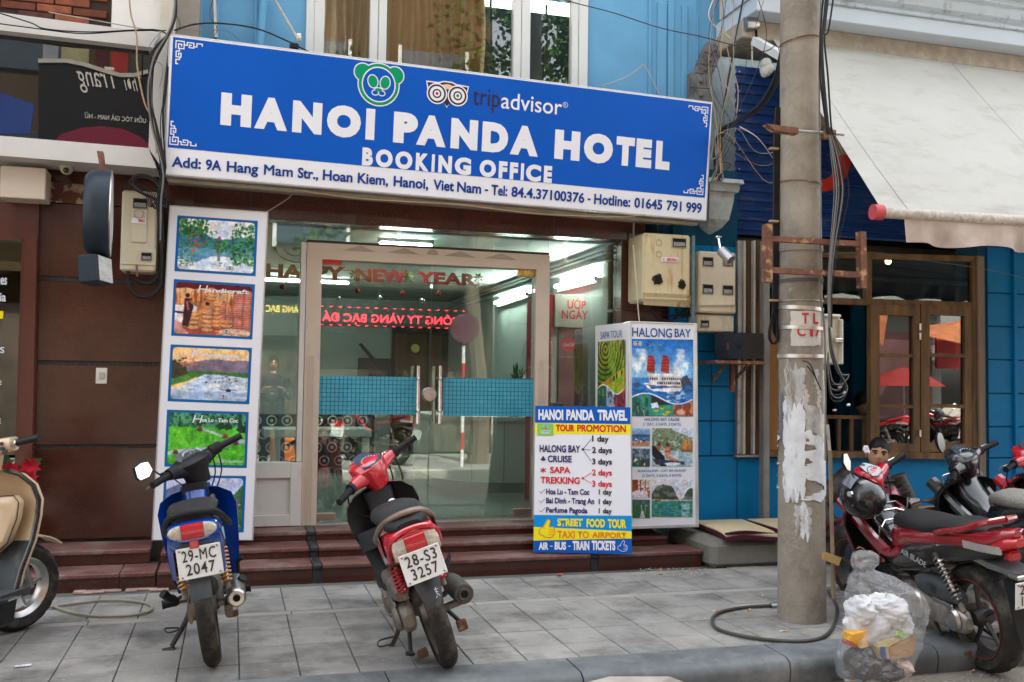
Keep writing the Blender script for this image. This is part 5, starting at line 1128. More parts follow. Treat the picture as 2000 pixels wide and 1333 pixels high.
def tube_lamp(name,lab,p0,p1,hood):
 t=thing(name,lab,'lamp',tuple((p0+p1)/2),'fluorescent tubes in the shop');m=MB();m.tube([p0,p1],.019,10);m.build('tube',GLOW,t)
 d=(p1-p0);m=MB();m.tube([p0-d*.04+hood,p1+d*.04+hood],.03,4);m.build('batten',mat('lamp_batten',(.35,.37,.36),.4),t)
 for q in(p0,p1):m=MB();m.tube([q+hood,q],.02,8);m.build('holder',mat('lamp_holder',(.12,.13,.13),.4),t)
tube_lamp('fluorescent_tube','bright fluorescent tube on the right wall, above the red lettered cooler',atx(1086,560,RX-.06),atx(1160,541,RX-.06),Vector((.04,0,-.03)))
tube_lamp('fluorescent_tube','bright fluorescent tube seen through the right glass door leaf',atx(968,592,RX-.06),atx(1026,572,RX-.06),Vector((.04,0,-.03)))
q0,q1=atz(742,474,CZ-.04),atz(845,478,CZ-.04);q1 .y=q0 .y
tube_lamp('fluorescent_tube','ceiling fluorescent tube above the cream door frame',q0,q1,Vector((0,.0,.03)))
q0,q1=Vector((.1,11.5,CZ-.04)),Vector((1.3,11.5,CZ-.04))
tube_lamp('fluorescent_tube','ceiling fluorescent tube at the back of the shop',q0,q1,Vector((0,.0,.03)))
dl=thing('downlight','small round downlight in the shop ceiling above the dark doorway','lamp',tuple(atz(850,596,CZ-.02)))
c=atz(850,596,CZ-.02);m=MB();m.lathe([(0,0),(.07,0),(.07,.02)],16,Matrix.Translation(c));m.build('lens',GLOW,dl);m=MB();m.torus(.15,.03,24,6,Matrix.Translation(c));m.build('rim',IC,dl)
fn=thing('wall_fan','grey wall fan seen through the narrow left pane','fan',tuple(at(580,485,9)))
c=at(578,480,9.0);m=MB();m.torus(.19,.006,24,5,Matrix.Translation(c)@Matrix.Rotation(R(60),4,'X'));m.torus(.12,.004,24,5,Matrix.Translation(c)@Matrix.Rotation(R(60),4,'X'));m.build('cage',DKI,fn);m=MB();m.sphere(c,.05);m.build('hub',DKI,fn)
FB=FACE(8.15);MAR=mat('banner_maroon',(.24,.008,.018),.6,var=.15,scale=30)
Z2=lambda x,y:(490+x/2.667,420+y/2.667)
gb=thing('new_year_banner','maroon HAPPY NEW YEAR letter banner hanging inside the glass','banner',tuple(at(700,540,8.15)))
for s_,x0,yb,x1,yt_ in(('HAPPY',75,325,492,272),('NEW',545,346,815,290),('YEAR',862,358,1178,308)):letters_px(s_,FB,*Z2(x0,yb),*Z2(x1,yt_),MAR,gb,n=.0,bold=.05,name='letter')
m=MB()
for y0,y1 in((275,325),(322,362)):m.tube([at(*Z2(60,y0-8),8.16),at(*Z2(1190,y1+2),8.16)],.003,4)
tag(m.build('string',MAR,gb),kind='stuff')
for x,y in((538,310),(822,325),(1185,328)):
 m=MB();c=at(*Z2(x,y),8.14)
 for k in range(7):a=k*.9;m.add([c,c+Vector((.03*math.cos(a),-.01,.03*math.sin(a))),c+Vector((.05*math.cos(a+.3),0,.05*math.sin(a+.3))),c+Vector((.03*math.cos(a+.6),.01,.03*math.sin(a+.6)))],[(0,1,2,3)])
 m.build('holly_sprig',mat('holly',(.10,.13,.02),.6,var=.3),gb)
RB=mat('red_ball',(.35,.02,.015),.3,var=.3,scale=50);SBm=mat('silver_ball',(.55,.57,.5),.2,metal=1,var=.2,scale=60)
for i,(x,y)in enumerate(((163,375),(556,395),(790,408),(978,410))):
 c=at(*Z2(x,y),8.15);m=MB();m.sphere(c,.022,12,8);m.tube([c,c+Vector((0,0,.12))],.0015,4)
 tag(m.build('red_bauble',RB),'glittery red bauble hanging below the %s of the banner'%('letters HA in the left pane','letter N','letter W','letter E of YEAR')[i],'bauble','baubles below the new year banner')
gl_=MB()
for i,(x,y)in enumerate(((252,415),(455,432),(670,430),(893,445))):
 c=at(*Z2(x,y),8.3);m=MB();m.sphere(c,.024,12,8);m.tube([c,c+Vector((0,0,.05))],.0015,4)
 tag(m.build('silver_bauble',SBm),'silver disco bauble %s the garland string'%('leftmost on','second from the left on','third from the left on','rightmost on')[i],'bauble','silver baubles on the string')
m=MB();m.tube(smooth_path([at(*Z2(x,y),8.3)for x,y in((60,425),(165,412),(300,418),(455,424),(670,424),(893,436),(1150,470))]),.002,4);tag(m.build('garland_string',DKI),'thin dark string carrying the silver baubles across the shop','string')
cl=thing('drinks_cooler','red drinks cooler with Vietnamese header sign behind the right glass pane','cooler',tuple(at(1140,980,8.2)))
CF_=FACE(8.2);xa,xb=at(1072,700,8.2).x,RX-.05;zh0,zh1=at(1140,641,8.2).z,at(1140,577,8.2).z
MB().box((xa,8.21,FZ),(xb,8.9,zh1),.01).build('cabinet',mat('cooler_red',(.38,.015,.02),.4,var=.1),cl)
MB().box((xa+.05,8.2,zh0),(xb,8.215,zh1),.003).build('header_sign',mat('cooler_header',(.46,.40,.34),.5),cl)
MB().box((xa+.05,8.2,FZ+.2),(xb-.01,8.212,zh0-.01),.003).build('cooler_door',mat('cooler_glass',(.10,.06,.045),.12,var=.4,scale=4,coat=.5),cl)
letters_px('ƯỚP LẠNH',CF_,1108,603,1197,585,REDT,cl,n=.004,bold=.012);letters_px('NGÀY NẮNG',CF_,1097,623,1206,600,REDT,cl,n=.004,bold=.012)
c=CF_.uv(1110,674);CFR=Frame((0,8.2,0),(1,0,0),(0,0,1),1,1);disc(CFR,c,.066,.004,REDT,cl,'round_logo');lettering('Coca-Cola',CFR,c[0]-.05,c[1]-.012,c[0]+.05,c[1]+.018,WHITEV,cl,n=.007,bold=.0,slant=.2)
for k,(x,y,r)in enumerate(((1103,778,.07),(1135,700,.04),(1150,790,.05))):
 m=MB();m.sphere(at(x,y,8.5),r);
lettering('UỐNG CÙNG CẢM XÚC',CFR,c[0]-.07,c[1]-.115,c[0]+.11,c[1]-.1,mat('faint_print',(.5,.4,.35),.5,var=0),cl,n=.004,bold=0)
pl_=thing('potted_plant','small green leafy plant on the reception counter','plant',tuple(at(1008,752,9.6)))
m=MB();c=at(1010,745,9.6);rr=random.Random(4)
for k in range(46):
 a=rr.uniform(0,6.28);e=rr.uniform(.2,1.4);L_=rr.uniform(.08,.2);d=Vector((math.cos(a)*math.cos(e),math.sin(a)*math.cos(e),math.sin(e)));s_=d.cross(Vector((0,0,1))).normalized()*.016
 p=c+d*L_*.4;m.add([p,p+d*L_*.3+s_,p+d*L_*.7,p+d*L_*.3-s_],[(0,1,2,3)])
tag(m.build('leaves',mat('leaf_green',(.04,.14,.02),.5,var=.3),pl_),kind='stuff');m=MB();m.lathe([(0,0),(.06,0),(.08,.1),(.075,.1)],14,Matrix.Translation((c.x,c.y,zc_)));m.build('pot',IC,pl_)
swn=MB();c=at(993,772,9.5);c.z=zc_;swn.tube([c+Vector((0,0,.03)),c+Vector((-.04,0,.1)),c+Vector((-.01,0,.17)),c+Vector((.03,0,.18)),c+Vector((.04,0,.14))],[.03,.014,.012,.012,.006],8);swn.sphere(c+Vector((.04,0,.05)),(.08,.05,.05));tag(swn.build('swan_figurine',IC),'white swan figurine on the reception counter','figurine')
def rf(x,y,Yr,plane=7.555):p=at(x,y,2*plane-Yr);return Vector((p.x,Yr,p.z))
op=tag(MB().box((-14,-3.4,-.3),(22,.05,0)).build('far_pavement',PAVE[1],smooth=False),kind='structure')
MB().box((-14,.05,-.3),(22,.2,.004),.02).build('far_kerb',mat('far_kerb',(.42,.4,.36),.8,var=.2),op)
def house(name,lab,x0,x1,h,colm,wins,shopm):
 t=thing(name,lab,'building',((x0+x1)/2,-3.2,0));MB().box((x0,-7,0),(x1,-3.2,h)).build('wall',colm,t,smooth=False)
 for k in range(wins):
  w=(x1-x0)/wins;xx=x0+w*(k+.2)
  for z in(3.9,6.4):
   if z+1.5>h:continue
   MB().box((xx,-3.19,z),(xx+w*.55,-3.14,z+1.5),.02).build('window',mat('far_window',(.05,.07,.09),.15,var=.2),t)
   MB().box((xx-.07,-3.2,z-.07),(xx,-3.1,z+1.57)).build('window_frame',WFRAME,t);MB().box((xx+w*.55,-3.2,z-.07),(xx+w*.55+.07,-3.1,z+1.57)).build('window_frame',WFRAME,t)
 MB().box((x0+.3,-3.18,.05),(x1-.3,-3.12,2.6)).build('shop_opening',shopm,t);MB().box((x0,-3.2,3.1),(x1,-2.6,3.25)).build('balcony',colm,t);return t
YW=mat('ochre_wall',(.075,.05,.024),.85,var=.12,scale=2);FW2=mat('pale_wall',(.14,.15,.14),.85,var=.1)
gx=rf(962,640,-3.2).x,rf(1062,640,-3.2).x
h1=house('ochre_house','ochre rendered house across the street',-9,gx[0],10.2,YW,6,mat('far_shop',(.10,.08,.06),.5,var=.5,scale=1.2))
h2=house('pale_house','pale rendered house across the street',gx[1],15,7.2,FW2,4,mat('far_shop2',(.08,.04,.04),.5,var=.5,scale=1.5))
ls=thing('led_sign','black LED board with red scrolling Vietnamese letters across the street','sign',tuple(rf(775,620,-2.5)))
a,b=rf(600,648,-2.6),rf(930,592,-2.6);MB().box((min(a.x,b.x),-2.66,a.z),(max(a.x,b.x)+.2,-2.6,b.z),.01).build('board',VOID,ls)
LED=mat('led_red',(.4,.01,.01),.5,var=0,emit=(1,.03,.05),estr=3)
LF=Frame((b.x,-2.595,0),(-1,0,0),(0,0,1),1,1)
q0=rf(898,636,-2.6);q1=rf(629,612,-2.6);lettering('CÔNG TY VÀNG BẠC ĐÁ',LF,b.x-q0 .x,q0 .z,b.x-q1 .x,q0 .z+.19,LED,ls,n=.004,bold=.02)
m=MB()
for zz in(q0 .z-.07,q0 .z+.26):
 for k in range(18):x=q1 .x-.2+k*(q0 .x-q1 .x+.4)/18;m.box((x,-2.594,zz),(x+.06,-2.59,zz+.016))
tag(m.build('led_dashes',LED,ls),kind='stuff')
ys_=thing('yellow_letter_sign','dark shop sign with yellow letters across the street','sign',tuple(rf(545,602,-2.8)))
a,b=rf(505,655,-2.9),rf(598,580,-2.9);MB().box((a.x-.2,-2.95,a.z),(b.x+.1,-2.9,b.z),.01).build('board',mat('sign_greenish',(.05,.06,.05),.4),ys_)
LF2=Frame((b.x,-2.895,0),(-1,0,0),(0,0,1),1,1);q0=rf(592,612,-2.9);q1=rf(530,596,-2.9);lettering('VÀNG BẠC',LF2,b.x-q0 .x,q0 .z,b.x-q1 .x+.1,q0 .z+.16,mat('far_yellow',(.7,.55,.1),.5,var=0,emit=(.8,.6,.1),estr=.6),ys_,n=.004,bold=.02)
rf2=lambda x,y,Yr:rf(x,y,Yr,7.09)
hs=thing('hairdresser_sign','black hairdresser sign with a curved white top edge across the street','sign',tuple(rf2(190,200,-2.3)))
pts=[(75,292),(310,292),(310,138),(285,142),(262,148),(235,148),(205,140),(165,127),(130,120),(75,120)]
P=[rf2(x,y,-2.4)for x,y in pts];MB().prism(P,(0,-.08,0)).build('board',mat('hair_black',(.008,.008,.008),.4,var=0),hs,smooth=False)
m=MB();m.tube([p for p in P[2:]],.045,4);m.build('top_edge',mat('hair_edge',(.5,.47,.4),.5),hs)
HF=Frame((P[1].x,-2.39,0),(-1,0,0),(0,0,1),1,1);WR=mat('hair_letter',(.7,.68,.6),.5,var=0)
q0,q1=rf2(232,174,-2.39),rf2(156,152,-2.39);lettering('Trang',HF,P[1].x-q0 .x,q0 .z,P[1].x-q1 .x,q0 .z+.34,WR,hs,n=.004,bold=.0,slant=.25)
q0,q1=rf2(282,180,-2.39),rf2(247,160,-2.39);lettering('Thời',HF,P[1].x-q0 .x,q0 .z,P[1].x-q1 .x,q0 .z+.28,WR,hs,n=.004,bold=0,slant=.25)
q0,q1=rf2(285,241,-2.39),rf2(165,232,-2.39);lettering('UỐN TÓC GIẢ NAM - NỮ',HF,P[1].x-q0 .x,q0 .z,P[1].x-q1 .x,q0 .z+.12,WR,hs,n=.004,bold=.01)
m=MB();P2=[rf2(x,y,-2.38)for x,y in((92,290),(120,262),(160,250),(200,247),(240,252),(275,268),(300,290))];m.prism(P2,(0,-.01,0));m.build('maroon_swoosh',mat('hair_maroon',(.22,.01,.04),.5,var=0),hs,smooth=False)
aw2=thing('blue_parasol','blue striped awning across the street','awning',tuple(rf2(30,240,-2)))
m=MB();P3=[rf2(x,y,-1.8)for x,y in((-60,262),(58,262),(68,205),(0,180),(-60,175))];m.prism(P3,(0,-.03,0));m.build('cloth',mat('awning_blue',(.02,.06,.25),.7,var=.5,scale=1.5,streak=5),aw2)
for k,(x0,x1,cc)in enumerate(((82,115,(.25,.27,.3)),(118,175,(.30,.28,.16)),(185,212,(.06,.01,.01)),(216,252,(.3,.02,.015)),(255,300,(.04,.05,.04)))):
 a,b=rf2(x0,150,-2.7),rf2(x1,70,-2.7);MB().box((a.x,-2.78,a.z),(b.x,-2.7,b.z)).build('upper_panel',mat('far_panel_%d'%k,cc,.6,var=.3,scale=2),h1)
tr_=thing('street_tree','leafy street tree standing on the far pavement','tree',(rf(935,700,-.9).x,-.9,0))
tx=rf(935,700,-.9).x;BARK=mat('bark',(.14,.11,.08),.9,var=.4,scale=8,streak=3,bump=1)
m=MB();m.tube(smooth_path([(tx,-.9,-.1),(tx+.03,-.9,1),(tx-.1,-.95,2.4),(tx-.2,-1,4.2),(tx-.3,-1.1,6)]),[.23,.2,.18,.17,.17,.16,.16,.16,.15,.15,.14,.14,.13,.12,.12,.11,.1,.1,.08,.06,.05],10);m.build('trunk',BARK,tr_)
for p1 in((tx-2.2,-1.3,5.6),(tx+1.9,-.6,5.9),(tx-.9,.3,6.4),(tx+1,-2.2,5)):m=MB();m.tube(smooth_path([(tx-.15,-.97,3.4),((tx+p1[0])/2,(p1[1]-.9)/2,4.6),p1]),.06,6);m.build('limb',BARK,tr_)
cr=MB();rr=np.random.default_rng(5)
cen=[(tx+rr.uniform(-2.6,2.4),-.9+rr.uniform(-1.3,1.1),5.6+rr.uniform(-1.9,1.9),rr.uniform(.4,.8))for _ in range(26)]
for cx_,cy_,cz_,cr_ in cen:
 for _ in range(150):
  d=rr.normal(size=3);d/=np.linalg.norm(d);p=Vector((cx_,cy_,cz_))+Vector(d)*cr_*rr.uniform(.4,1);a=Vector(rr.normal(size=3)).normalized();b=a.orthogonal();L_=.13
  cr.add([p,p+a*L_*.5+b*.03,p+a*L_,p+a*L_*.5-b*.03],[(0,1,2,3)])
for _k in range(30):
 q=rf(rr.uniform(940,1140),rr.uniform(-120,170),rr.uniform(-2.2,-.6),7.73)if _k<22 else rf(rr.uniform(470,960),rr.uniform(330,560),rr.uniform(-2.5,-1.0));cr_=rr.uniform(.3,.55)  # last few clusters are added, to darken the house's reflection in the shopfront
 for _ in range(130):
  d=rr.normal(size=3);d/=np.linalg.norm(d);p=q+Vector(d)*cr_*rr.uniform(.4,1);a=Vector(rr.normal(size=3)).normalized();b=a.orthogonal();L_=.15
  cr.add([p,p+a*L_*.5+b*.03,p+a*L_,p+a*L_*.5-b*.03],[(0,1,2,3)])
tag(cr.build('crown',mat('foliage',(.05,.11,.02),.6,var=.5,scale=3),tr_,smooth=False),kind='stuff')
sp2=thing('striped_road_post','red and white striped no parking post on the far pavement','post',(rf(903,800,-.25).x,-.25,0))
xx=rf(903,800,-.25).x
for k in range(9):m=MB();z=k*.28;m.tube([(xx,-.25,z),(xx,-.25,min(z+.28,2.45))],.028,10);m.build('band',mat('post_white',(.8,.8,.78),.5)if k%2==0 else mat('post_red',(.6,.03,.03),.5),sp2)
m=MB();m.lathe([(0,.01),(.24,.01),(.24,-.01),(0,-.01)],24,Matrix.Translation((xx,-.2,2.25))@Matrix.Rotation(R(90),4,'X'));m.build('round_plate',mat('plate_grey',(.1,.03,.05),.5),sp2)
pl2=tag(MB().box((rf(532,800,-1).x,-1.3,0),(rf(582,800,-1).x,-.9,.42),.01).build('orange_brick_planter',mat('planter',(.5,.16,.05),.8,var=.3,scale=14)),'low orange brick planter on the far pavement','planter')
ra=lambda x,y,Yr:rf(x,y,Yr,7.31)
st_=thing('orange_stall_awning','orange cloth awning of a stall across the street','awning',tuple(ra(1850,620,-1.6)))
P=[ra(1800,655,-1.6),ra(1800,640,-2.2),ra(1900,625,-2.4),ra(1960,690,-1.4)];MB().prism(P,(0,0,.02)).build('cloth',mat('orange_cloth',(.22,.075,.03),.8,var=.3),st_)
m=MB();m.prism([ra(1690,600,-1.5),ra(1735,610,-1.5),ra(1725,675,-1.5),ra(1712,672,-1.5)],(0,-.03,0));m.build('side_cloth',mat('orange_cloth',(0,0,0)),st_)
rp_=thing('red_parasol','red parasol across the street','parasol',tuple(ra(1760,760,-1.2)))
c=ra(1765,722,-1.2);m=MB();m.lathe([(0,.05),(.4,-.08),(.75,-.32)],10,Matrix.Translation(c));m.build('canopy',mat('parasol_red',(.15,.015,.015),.7,var=.3),rp_);m=MB();m.tube([(c.x,c.y,0),c],.02,8);m.build('pole',DARKM,rp_)if 'DARKM' in globals()else m.build('pole',STEEL,rp_)
m=MB();a,b=ra(1830,720,-2.6),ra(1900,640,-2.6);m.box((a.x,-2.66,a.z),(b.x,-2.6,b.z));rs_=m.build('red_shop_board',mat('shop_board_red',(.22,.015,.015),.5,var=.3));tag(rs_,'red shop board across the street','sign')
TYRE=mat('tyre_rubber',(.030,.028,.026),.8,var=.35,scale=20,dirt=(10,.5,.7,(.10,.085,.065),1))
ALU=mat('cast_alloy',(.32,.30,.27),.45,metal=.7,var=.35,scale=12,dirt=(9,.52,.7,(.13,.10,.07),1))
ALUD=mat('dirty_alloy',(.17,.15,.125),.6,metal=.4,var=.4,scale=12,dirt=(7,.48,.68,(.24,.19,.13),1))
DARKM=mat('dark_metal',(.045,.042,.04),.5,metal=.3,var=.3,scale=15)
SEATM=mat('seat_vinyl',(.022,.022,.023),.55,var=.2,scale=8,bump=.3,bscale=200)
GREYP=mat('grey_plastic',(.06,.065,.07),.5,var=.3,scale=6,dirt=(6,.55,.75,(.16,.15,.135),1))
BLUEPT=mat('blue_gloss',(.0,.045,.30),.22,var=.08,coat=1)
REDPT=mat('red_gloss',(.50,.008,.022),.25,var=.08,coat=1,dirt=(5,.62,.85,(.35,.06,.05),1))
DREDPT=mat('deep_red_gloss',(.25,.006,.014),.22,var=.08,coat=1)
BLKPT=mat('black_gloss',(.012,.012,.013),.25,var=.1,coat=.7)
LRED=mat('lamp_red',(.42,.012,.02),.2,var=.15,coat=.6);LCLR=mat('lamp_clear',(.42,.38,.31),.25,var=.25,scale=60,coat=.6)
GOLD=mat('gold_spring',(.60,.30,.055),.4,metal=.3,var=.2,scale=20);RSPR=mat('red_spring',(.40,.02,.03),.45,var=.2)
PLATE=mat('plate_white',(.72,.73,.72),.45,var=.04,scale=8,dirt=(10,.64,.8,(.4,.38,.33),1));PLT=mat('plate_ink',(.04,.04,.045),.5,var=.2)
LENS=mat('dial_glass',(.05,.065,.08),.08,var=.3,scale=10,coat=1);MIRR=mat('mirror_glass',(.8,.82,.85),.02,metal=1,var=0)
CLEARP=mat('screen_plastic',(.35,.38,.40),.12,var=.1,alpha=.55,coat=1)
def wheel(root,y,Rw,w,M=None,spokes=5,rimm=ALU,stripe=None,z=None):
 z=Rw if z is None else z
 Mx=(M or Matrix.Identity(4))@Matrix.Translation((0,y,z))@Matrix.Rotation(R(90),4,'Y')
 n=72;prof=[(Rw-.085,-.34),(Rw-.06,-.46),(Rw-.03,-.5),(Rw-.01,-.36),(Rw-.0015,-.2),(Rw,0),(Rw-.0015,.2),(Rw-.01,.36),(Rw-.03,.5),(Rw-.06,.46),(Rw-.085,.34)]
 V=[]
 for k in range(n):
  for j,(r,x)in enumerate(prof):
   cut=.0055 if(j in(3,4)and(k+j)%3==0)or(j in(6,7)and(k-j+1)%3==0)else 0
   a=2*math.pi*k/n;r-=cut;V.append(Vector((r*math.cos(a),r*math.sin(a),x*w)))
 F=[];m_=len(prof)
 for k in range(n):
  for j in range(m_-1):F.append((k*m_+j,((k+1)%n)*m_+j,((k+1)%n)*m_+j+1,k*m_+j+1))
 t=MB().add([Mx@v for v in V],F).build('tyre',TYRE,root,ang=28)
 r=MB();r.lathe([(Rw-.088,-.36*w),(Rw-.08,-.42*w),(Rw-.075,-.4*w),(Rw-.095,-.2*w),(Rw-.098,0),(Rw-.095,.2*w),(Rw-.075,.4*w),(Rw-.08,.42*w),(Rw-.088,.36*w),(Rw-.105,.22*w),(Rw-.108,0),(Rw-.105,-.22*w),(Rw-.088,-.36*w)],40,Mx);r.build('rim',rimm,root)
 if stripe:s_=MB();s_.torus(Rw-.077,.002,40,5,Mx@Matrix.Translation((0,0,-.43*w)));s_.build('rim_stripe',stripe,root)
 h=MB();h.lathe([(0,-.05),(.035,-.05),(.045,-.03),(.045,.03),(.035,.05),(0,.05)],16,Mx);h.build('hub',rimm,root)
 for k in range(spokes):
  a=2*math.pi*k/spokes+.3;b=a+.22;sp=MB()
  if spokes>8:sp.tube([Mx@Vector((.04*math.cos(a),.04*math.sin(a),.02*(-1)**k)),Mx@Vector(((Rw-.1)*math.cos(b),(Rw-.1)*math.sin(b),0))],.0022,4)
  else:sp.tube([Mx@Vector((.03*math.cos(a),.03*math.sin(a),0)),Mx@Vector((.1*math.cos(a+.1),.1*math.sin(a+.1),0)),Mx@Vector(((Rw-.1)*math.cos(b),(Rw-.1)*math.sin(b),0))],[.017,.012,.010],6)
  sp.build('spoke',rimm,root)
def secloft(secs,e=2.6,n=20,ax='y'):return MB().loft([ring((0,y,z),hx,hz,e,n,ax)for y,z,hx,hz in secs])
def spring(root,p0,p1,r,col,turns=9,wire=.006):
 p0,p1=Vector(p0),Vector(p1);d=p1-p0;t=d.normalized();x=t.orthogonal().normalized();y=t.cross(x);n=turns*10
 MB().tube([p0+d*(k/n)+(x*math.cos(2*math.pi*turns*k/n)+y*math.sin(2*math.pi*turns*k/n))*r for k in range(n+1)],wire,6).build('spring',col,root)
 m=MB();m.tube([p0,p1],r*.5,10);m.build('damper',DCHROME,root)
 m=MB();m.tube([p1,p1+d*.28],r*.62,10);m.build('damper_foot',ALUD,root)
 m=MB();m.tube([p0-t*.03,p0],r*.9,10);m.build('spring_cap',DARKM,root)
def plate(root,fr,l1,l2):
 m=MB();m.fbox(fr,-.095,0,.095,.14,-.004,0,.004);p=m.build('number_plate',PLATE,root)
 m=MB()
 for u0,v0,u1,v1 in((-.092,.003,.092,.007),(-.092,.133,.092,.137),(-.092,.003,-.088,.137),(.088,.003,.092,.137)):m.fbox(fr,u0,v0,u1,v1,0,.0015)
 m.build('plate_rim',PLATE,p)
 for s,v in((l1,.078),(l2,.018)):
  w=.072 if v>.05 else.062
  lettering(s,fr,-w,v,w,v+.05,PLT,p,n=.003,bold=.012,spacing=1.15)
 m=MB()
 for u in(-.08,.08):
  for v in(.012,.128):m.fbox(fr,u-.003,v-.003,u+.003,v+.003,.002,.005)
 m.build('plate_bolts',DARKM,p);return p
def steer(ang,y=.80,z=.80,tilt=24):
 ax=Vector((0,-math.sin(R(tilt)),math.cos(R(tilt))));return Matrix.Translation((0,y,z))@Matrix.Rotation(R(ang),4,ax)@Matrix.Translation((0,-y,-z))
def tube_part(root,nm,pts,r,mm,n=8,M=None,sm=True):
 m=MB();m.tube(smooth_path(pts,4)if sm and len(pts)>2 else pts,r,n)
 if M:m.xf(M)
 return m.build(nm,mm,root)
def grips(root,MS,y,z,half,rise=.03,drop=0,lever=True,back=.06):
 for sx in(-1,1):
  p0=Vector((sx*(half-.13),y-back*.4,z+rise));p1=Vector((sx*half,y-back,z+rise-drop));g=MB();g.tube([p0,p0 .lerp(p1,.05),p0 .lerp(p1,.95),p1],[.0165,.0185,.0175,.02],12)
  for k in range(9):q=p0 .lerp(p1,.1+.09*k);g.tube([q,q+(p1-p0)*.03],.0195,12)
  g.xf(MS).build('grip',BLACKP,root)
  m=MB();m.tube([p0-(p1-p0)*.45,p0],.027,10,sq=1.2);m.xf(MS).build('switch_block',BLACKP,root)
  if lever:m=MB();m.tube(smooth_path([p0+Vector((-sx*.03,.03,-.01)),p0+Vector((sx*.02,.07,-.012)),p1+Vector((0,.065,-.012))],4),.0055,6);m.xf(MS).build('lever',DCHROME,root)
def cub_bike(loc,rotz,lean,label):
 """step-through commuter bike seen from behind"""
 global LOCAL;LOCAL=True
 t=thing('motorbike',label,'motorbike',loc,'motorbikes parked on the pavement',(0,R(lean),R(rotz)))
 wheel(t,0,.285,.078,spokes=24,rimm=ALUD);MS=steer(40,.79,.86);MSw=steer(14,.79,.86);wheel(t,1.17,.28,.07,M=MSw,spokes=24,rimm=ALUD)
 secloft([(-.31,.672,.075,.028),(-.285,.668,.098,.05),(-.2,.655,.118,.085),(-.05,.63,.125,.105),(.15,.60,.125,.11),(.35,.56,.115,.10),(.47,.52,.085,.08)],3).build('tail_body',BLUEPT,t)
 for sx in(-1,1):
  m=MB();m.loft([[Vector((sx*a,y,z))for a,z in((.118,.64),(.125,.60),(.118,.47),(.10,.45),(.10,.64))]for y in(-.18,0,.2,.36)]);m.build('side_panel',BLUEPT,t)
 m=MB();m.add([(.122,-.22,.675),(.128,-.1,.65),(.128,.02,.58),(.1265,-.06,.585),(.121,-.16,.63)],[(0,1,2,3,4)]);m.xf(Matrix.Translation((.003,0,.0))).build('side_sticker',mat('sticker_cyan',(.18,.52,.60),.4,var=.2,scale=30),t)
 secloft([(-.24,.728,.07,.02),(-.2,.735,.098,.03),(0,.745,.115,.035),(.2,.738,.12,.035),(.36,.722,.105,.035),(.5,.70,.06,.03),(.53,.69,.03,.02)],2.6).build('seat',SEATM,t)
 tube_part(t,'grab_rail',[(-.115,.12,.665),(-.125,-.02,.655),(-.122,-.12,.70),(-.095,-.21,.745),(-.05,-.25,.762),(.05,-.25,.762),(.095,-.21,.748),(.125,-.12,.715),(.15,.02,.66),(.155,.08,.64)],.0165,BLACKP,10)
 m=MB();m.tube([(-.118,.1,.66),(-.118,-.06,.57)],.014,8);m.build('rail_bracket',DCHROME,t)
 m=MB();m.loft([ring((x,-.302+.35*x*x*4*.5,.685),.022,.036-.25*x*x,3,10,'x')for x in(-.048,0,.048)]);m.build('tail_lamp',LRED,t)
 for sx in(-1,1):
  m=MB();m.loft([ring((sx*x,-.30+.9*(x-.03)**2*3,.685),.02,h,2.6,10,'x')for x,h in((.05,.034),(.075,.031),(.095,.022),(.105,.008))]);m.build('indicator_lamp',LCLR,t)
 m=MB();m.box((-.02,-.315,.61),(.02,-.29,.645),.004);m.build('reflector',LRED,t)
 m=MB();m.loft([[Vector((x,y,z))for x,z in((-.06,.64),(.06,.64),(.058,.57),(-.058,.57))]for y in(-.30,-.2)]);m.build('lamp_bracket',GREYP,t)
 plate(t,Frame((.014,-.315,.478),(1,0,0),(0,.05,1),.19,.14),'29-MC','2047')
 V=[[Vector((x,-math.sqrt(max(.0,(.335+dr)**2-(z-.285)**2))*1.0,z))for dr in(0,.006)for x in((-1,1)if dr==0 else(1,-1))for x in(x*(.046+.0*z),)]for z in(.385,.43,.48,.53,.58)]
 m=MB();m.loft(V);m.build('mudguard',GREYP,t,ang=50)
 m=MB();m.loft([ring((-.072,y,z),.012,h,3,10,'y')for y,z,h in((-.05,.27,.05),(.05,.275,.045),(.25,.29,.04),(.42,.30,.045))]);m.build('chain_case',ALUD,t)
 m=MB();m.tube([(.07,-.03,.285),(.07,.42,.31)],.016,8);m.build('swing_arm',ALUD,t)
 m=MB();m.lathe([(0,-.03),(.05,-.03),(.06,-.01),(.06,.02)],20,Matrix.Translation((-.045,0,.285))@Matrix.Rotation(R(-90),4,'Y'));m.build('drum',ALUD,t)
 for sx in(-1,1):spring(t,(sx*.098+.01,.03,.545),(sx*.098+.014,-.035,.385),.023,GOLD,9,.0055)
 m=MB();Mm=Matrix.Translation((.145,-.17,.325))@Matrix.Rotation(R(-90),4,'X');m.lathe([(0,.012),(.013,.012),(.014,-.002),(.034,-.004),(.042,.003),(.044,.02),(.045,.3),(.036,.42),(.014,.5)],24,Mm);m.build('muffler',DCHROME,t)
 m=MB();m.lathe([(.012,.0025),(.014,-.006),(.017,-.006),(.018,.0)],14,Mm);m.lathe([(0,.001),(.012,.001)],14,Mm);m.build('tail_pipe',VOID,t)
 tube_part(t,'exhaust_pipe',[(.14,.32,.31),(.13,.5,.25),(.08,.66,.24),(.03,.72,.32)],.014,DCHROME)
 m=MB();m.loft([ring((0,y,z),hx,hz,3,14,'y')for y,z,hx,hz in((.36,.30,.06,.05),(.42,.30,.10,.085),(.55,.30,.105,.09),(.62,.31,.07,.06))]);m.build('crankcase',ALUD,t)
 m=MB()
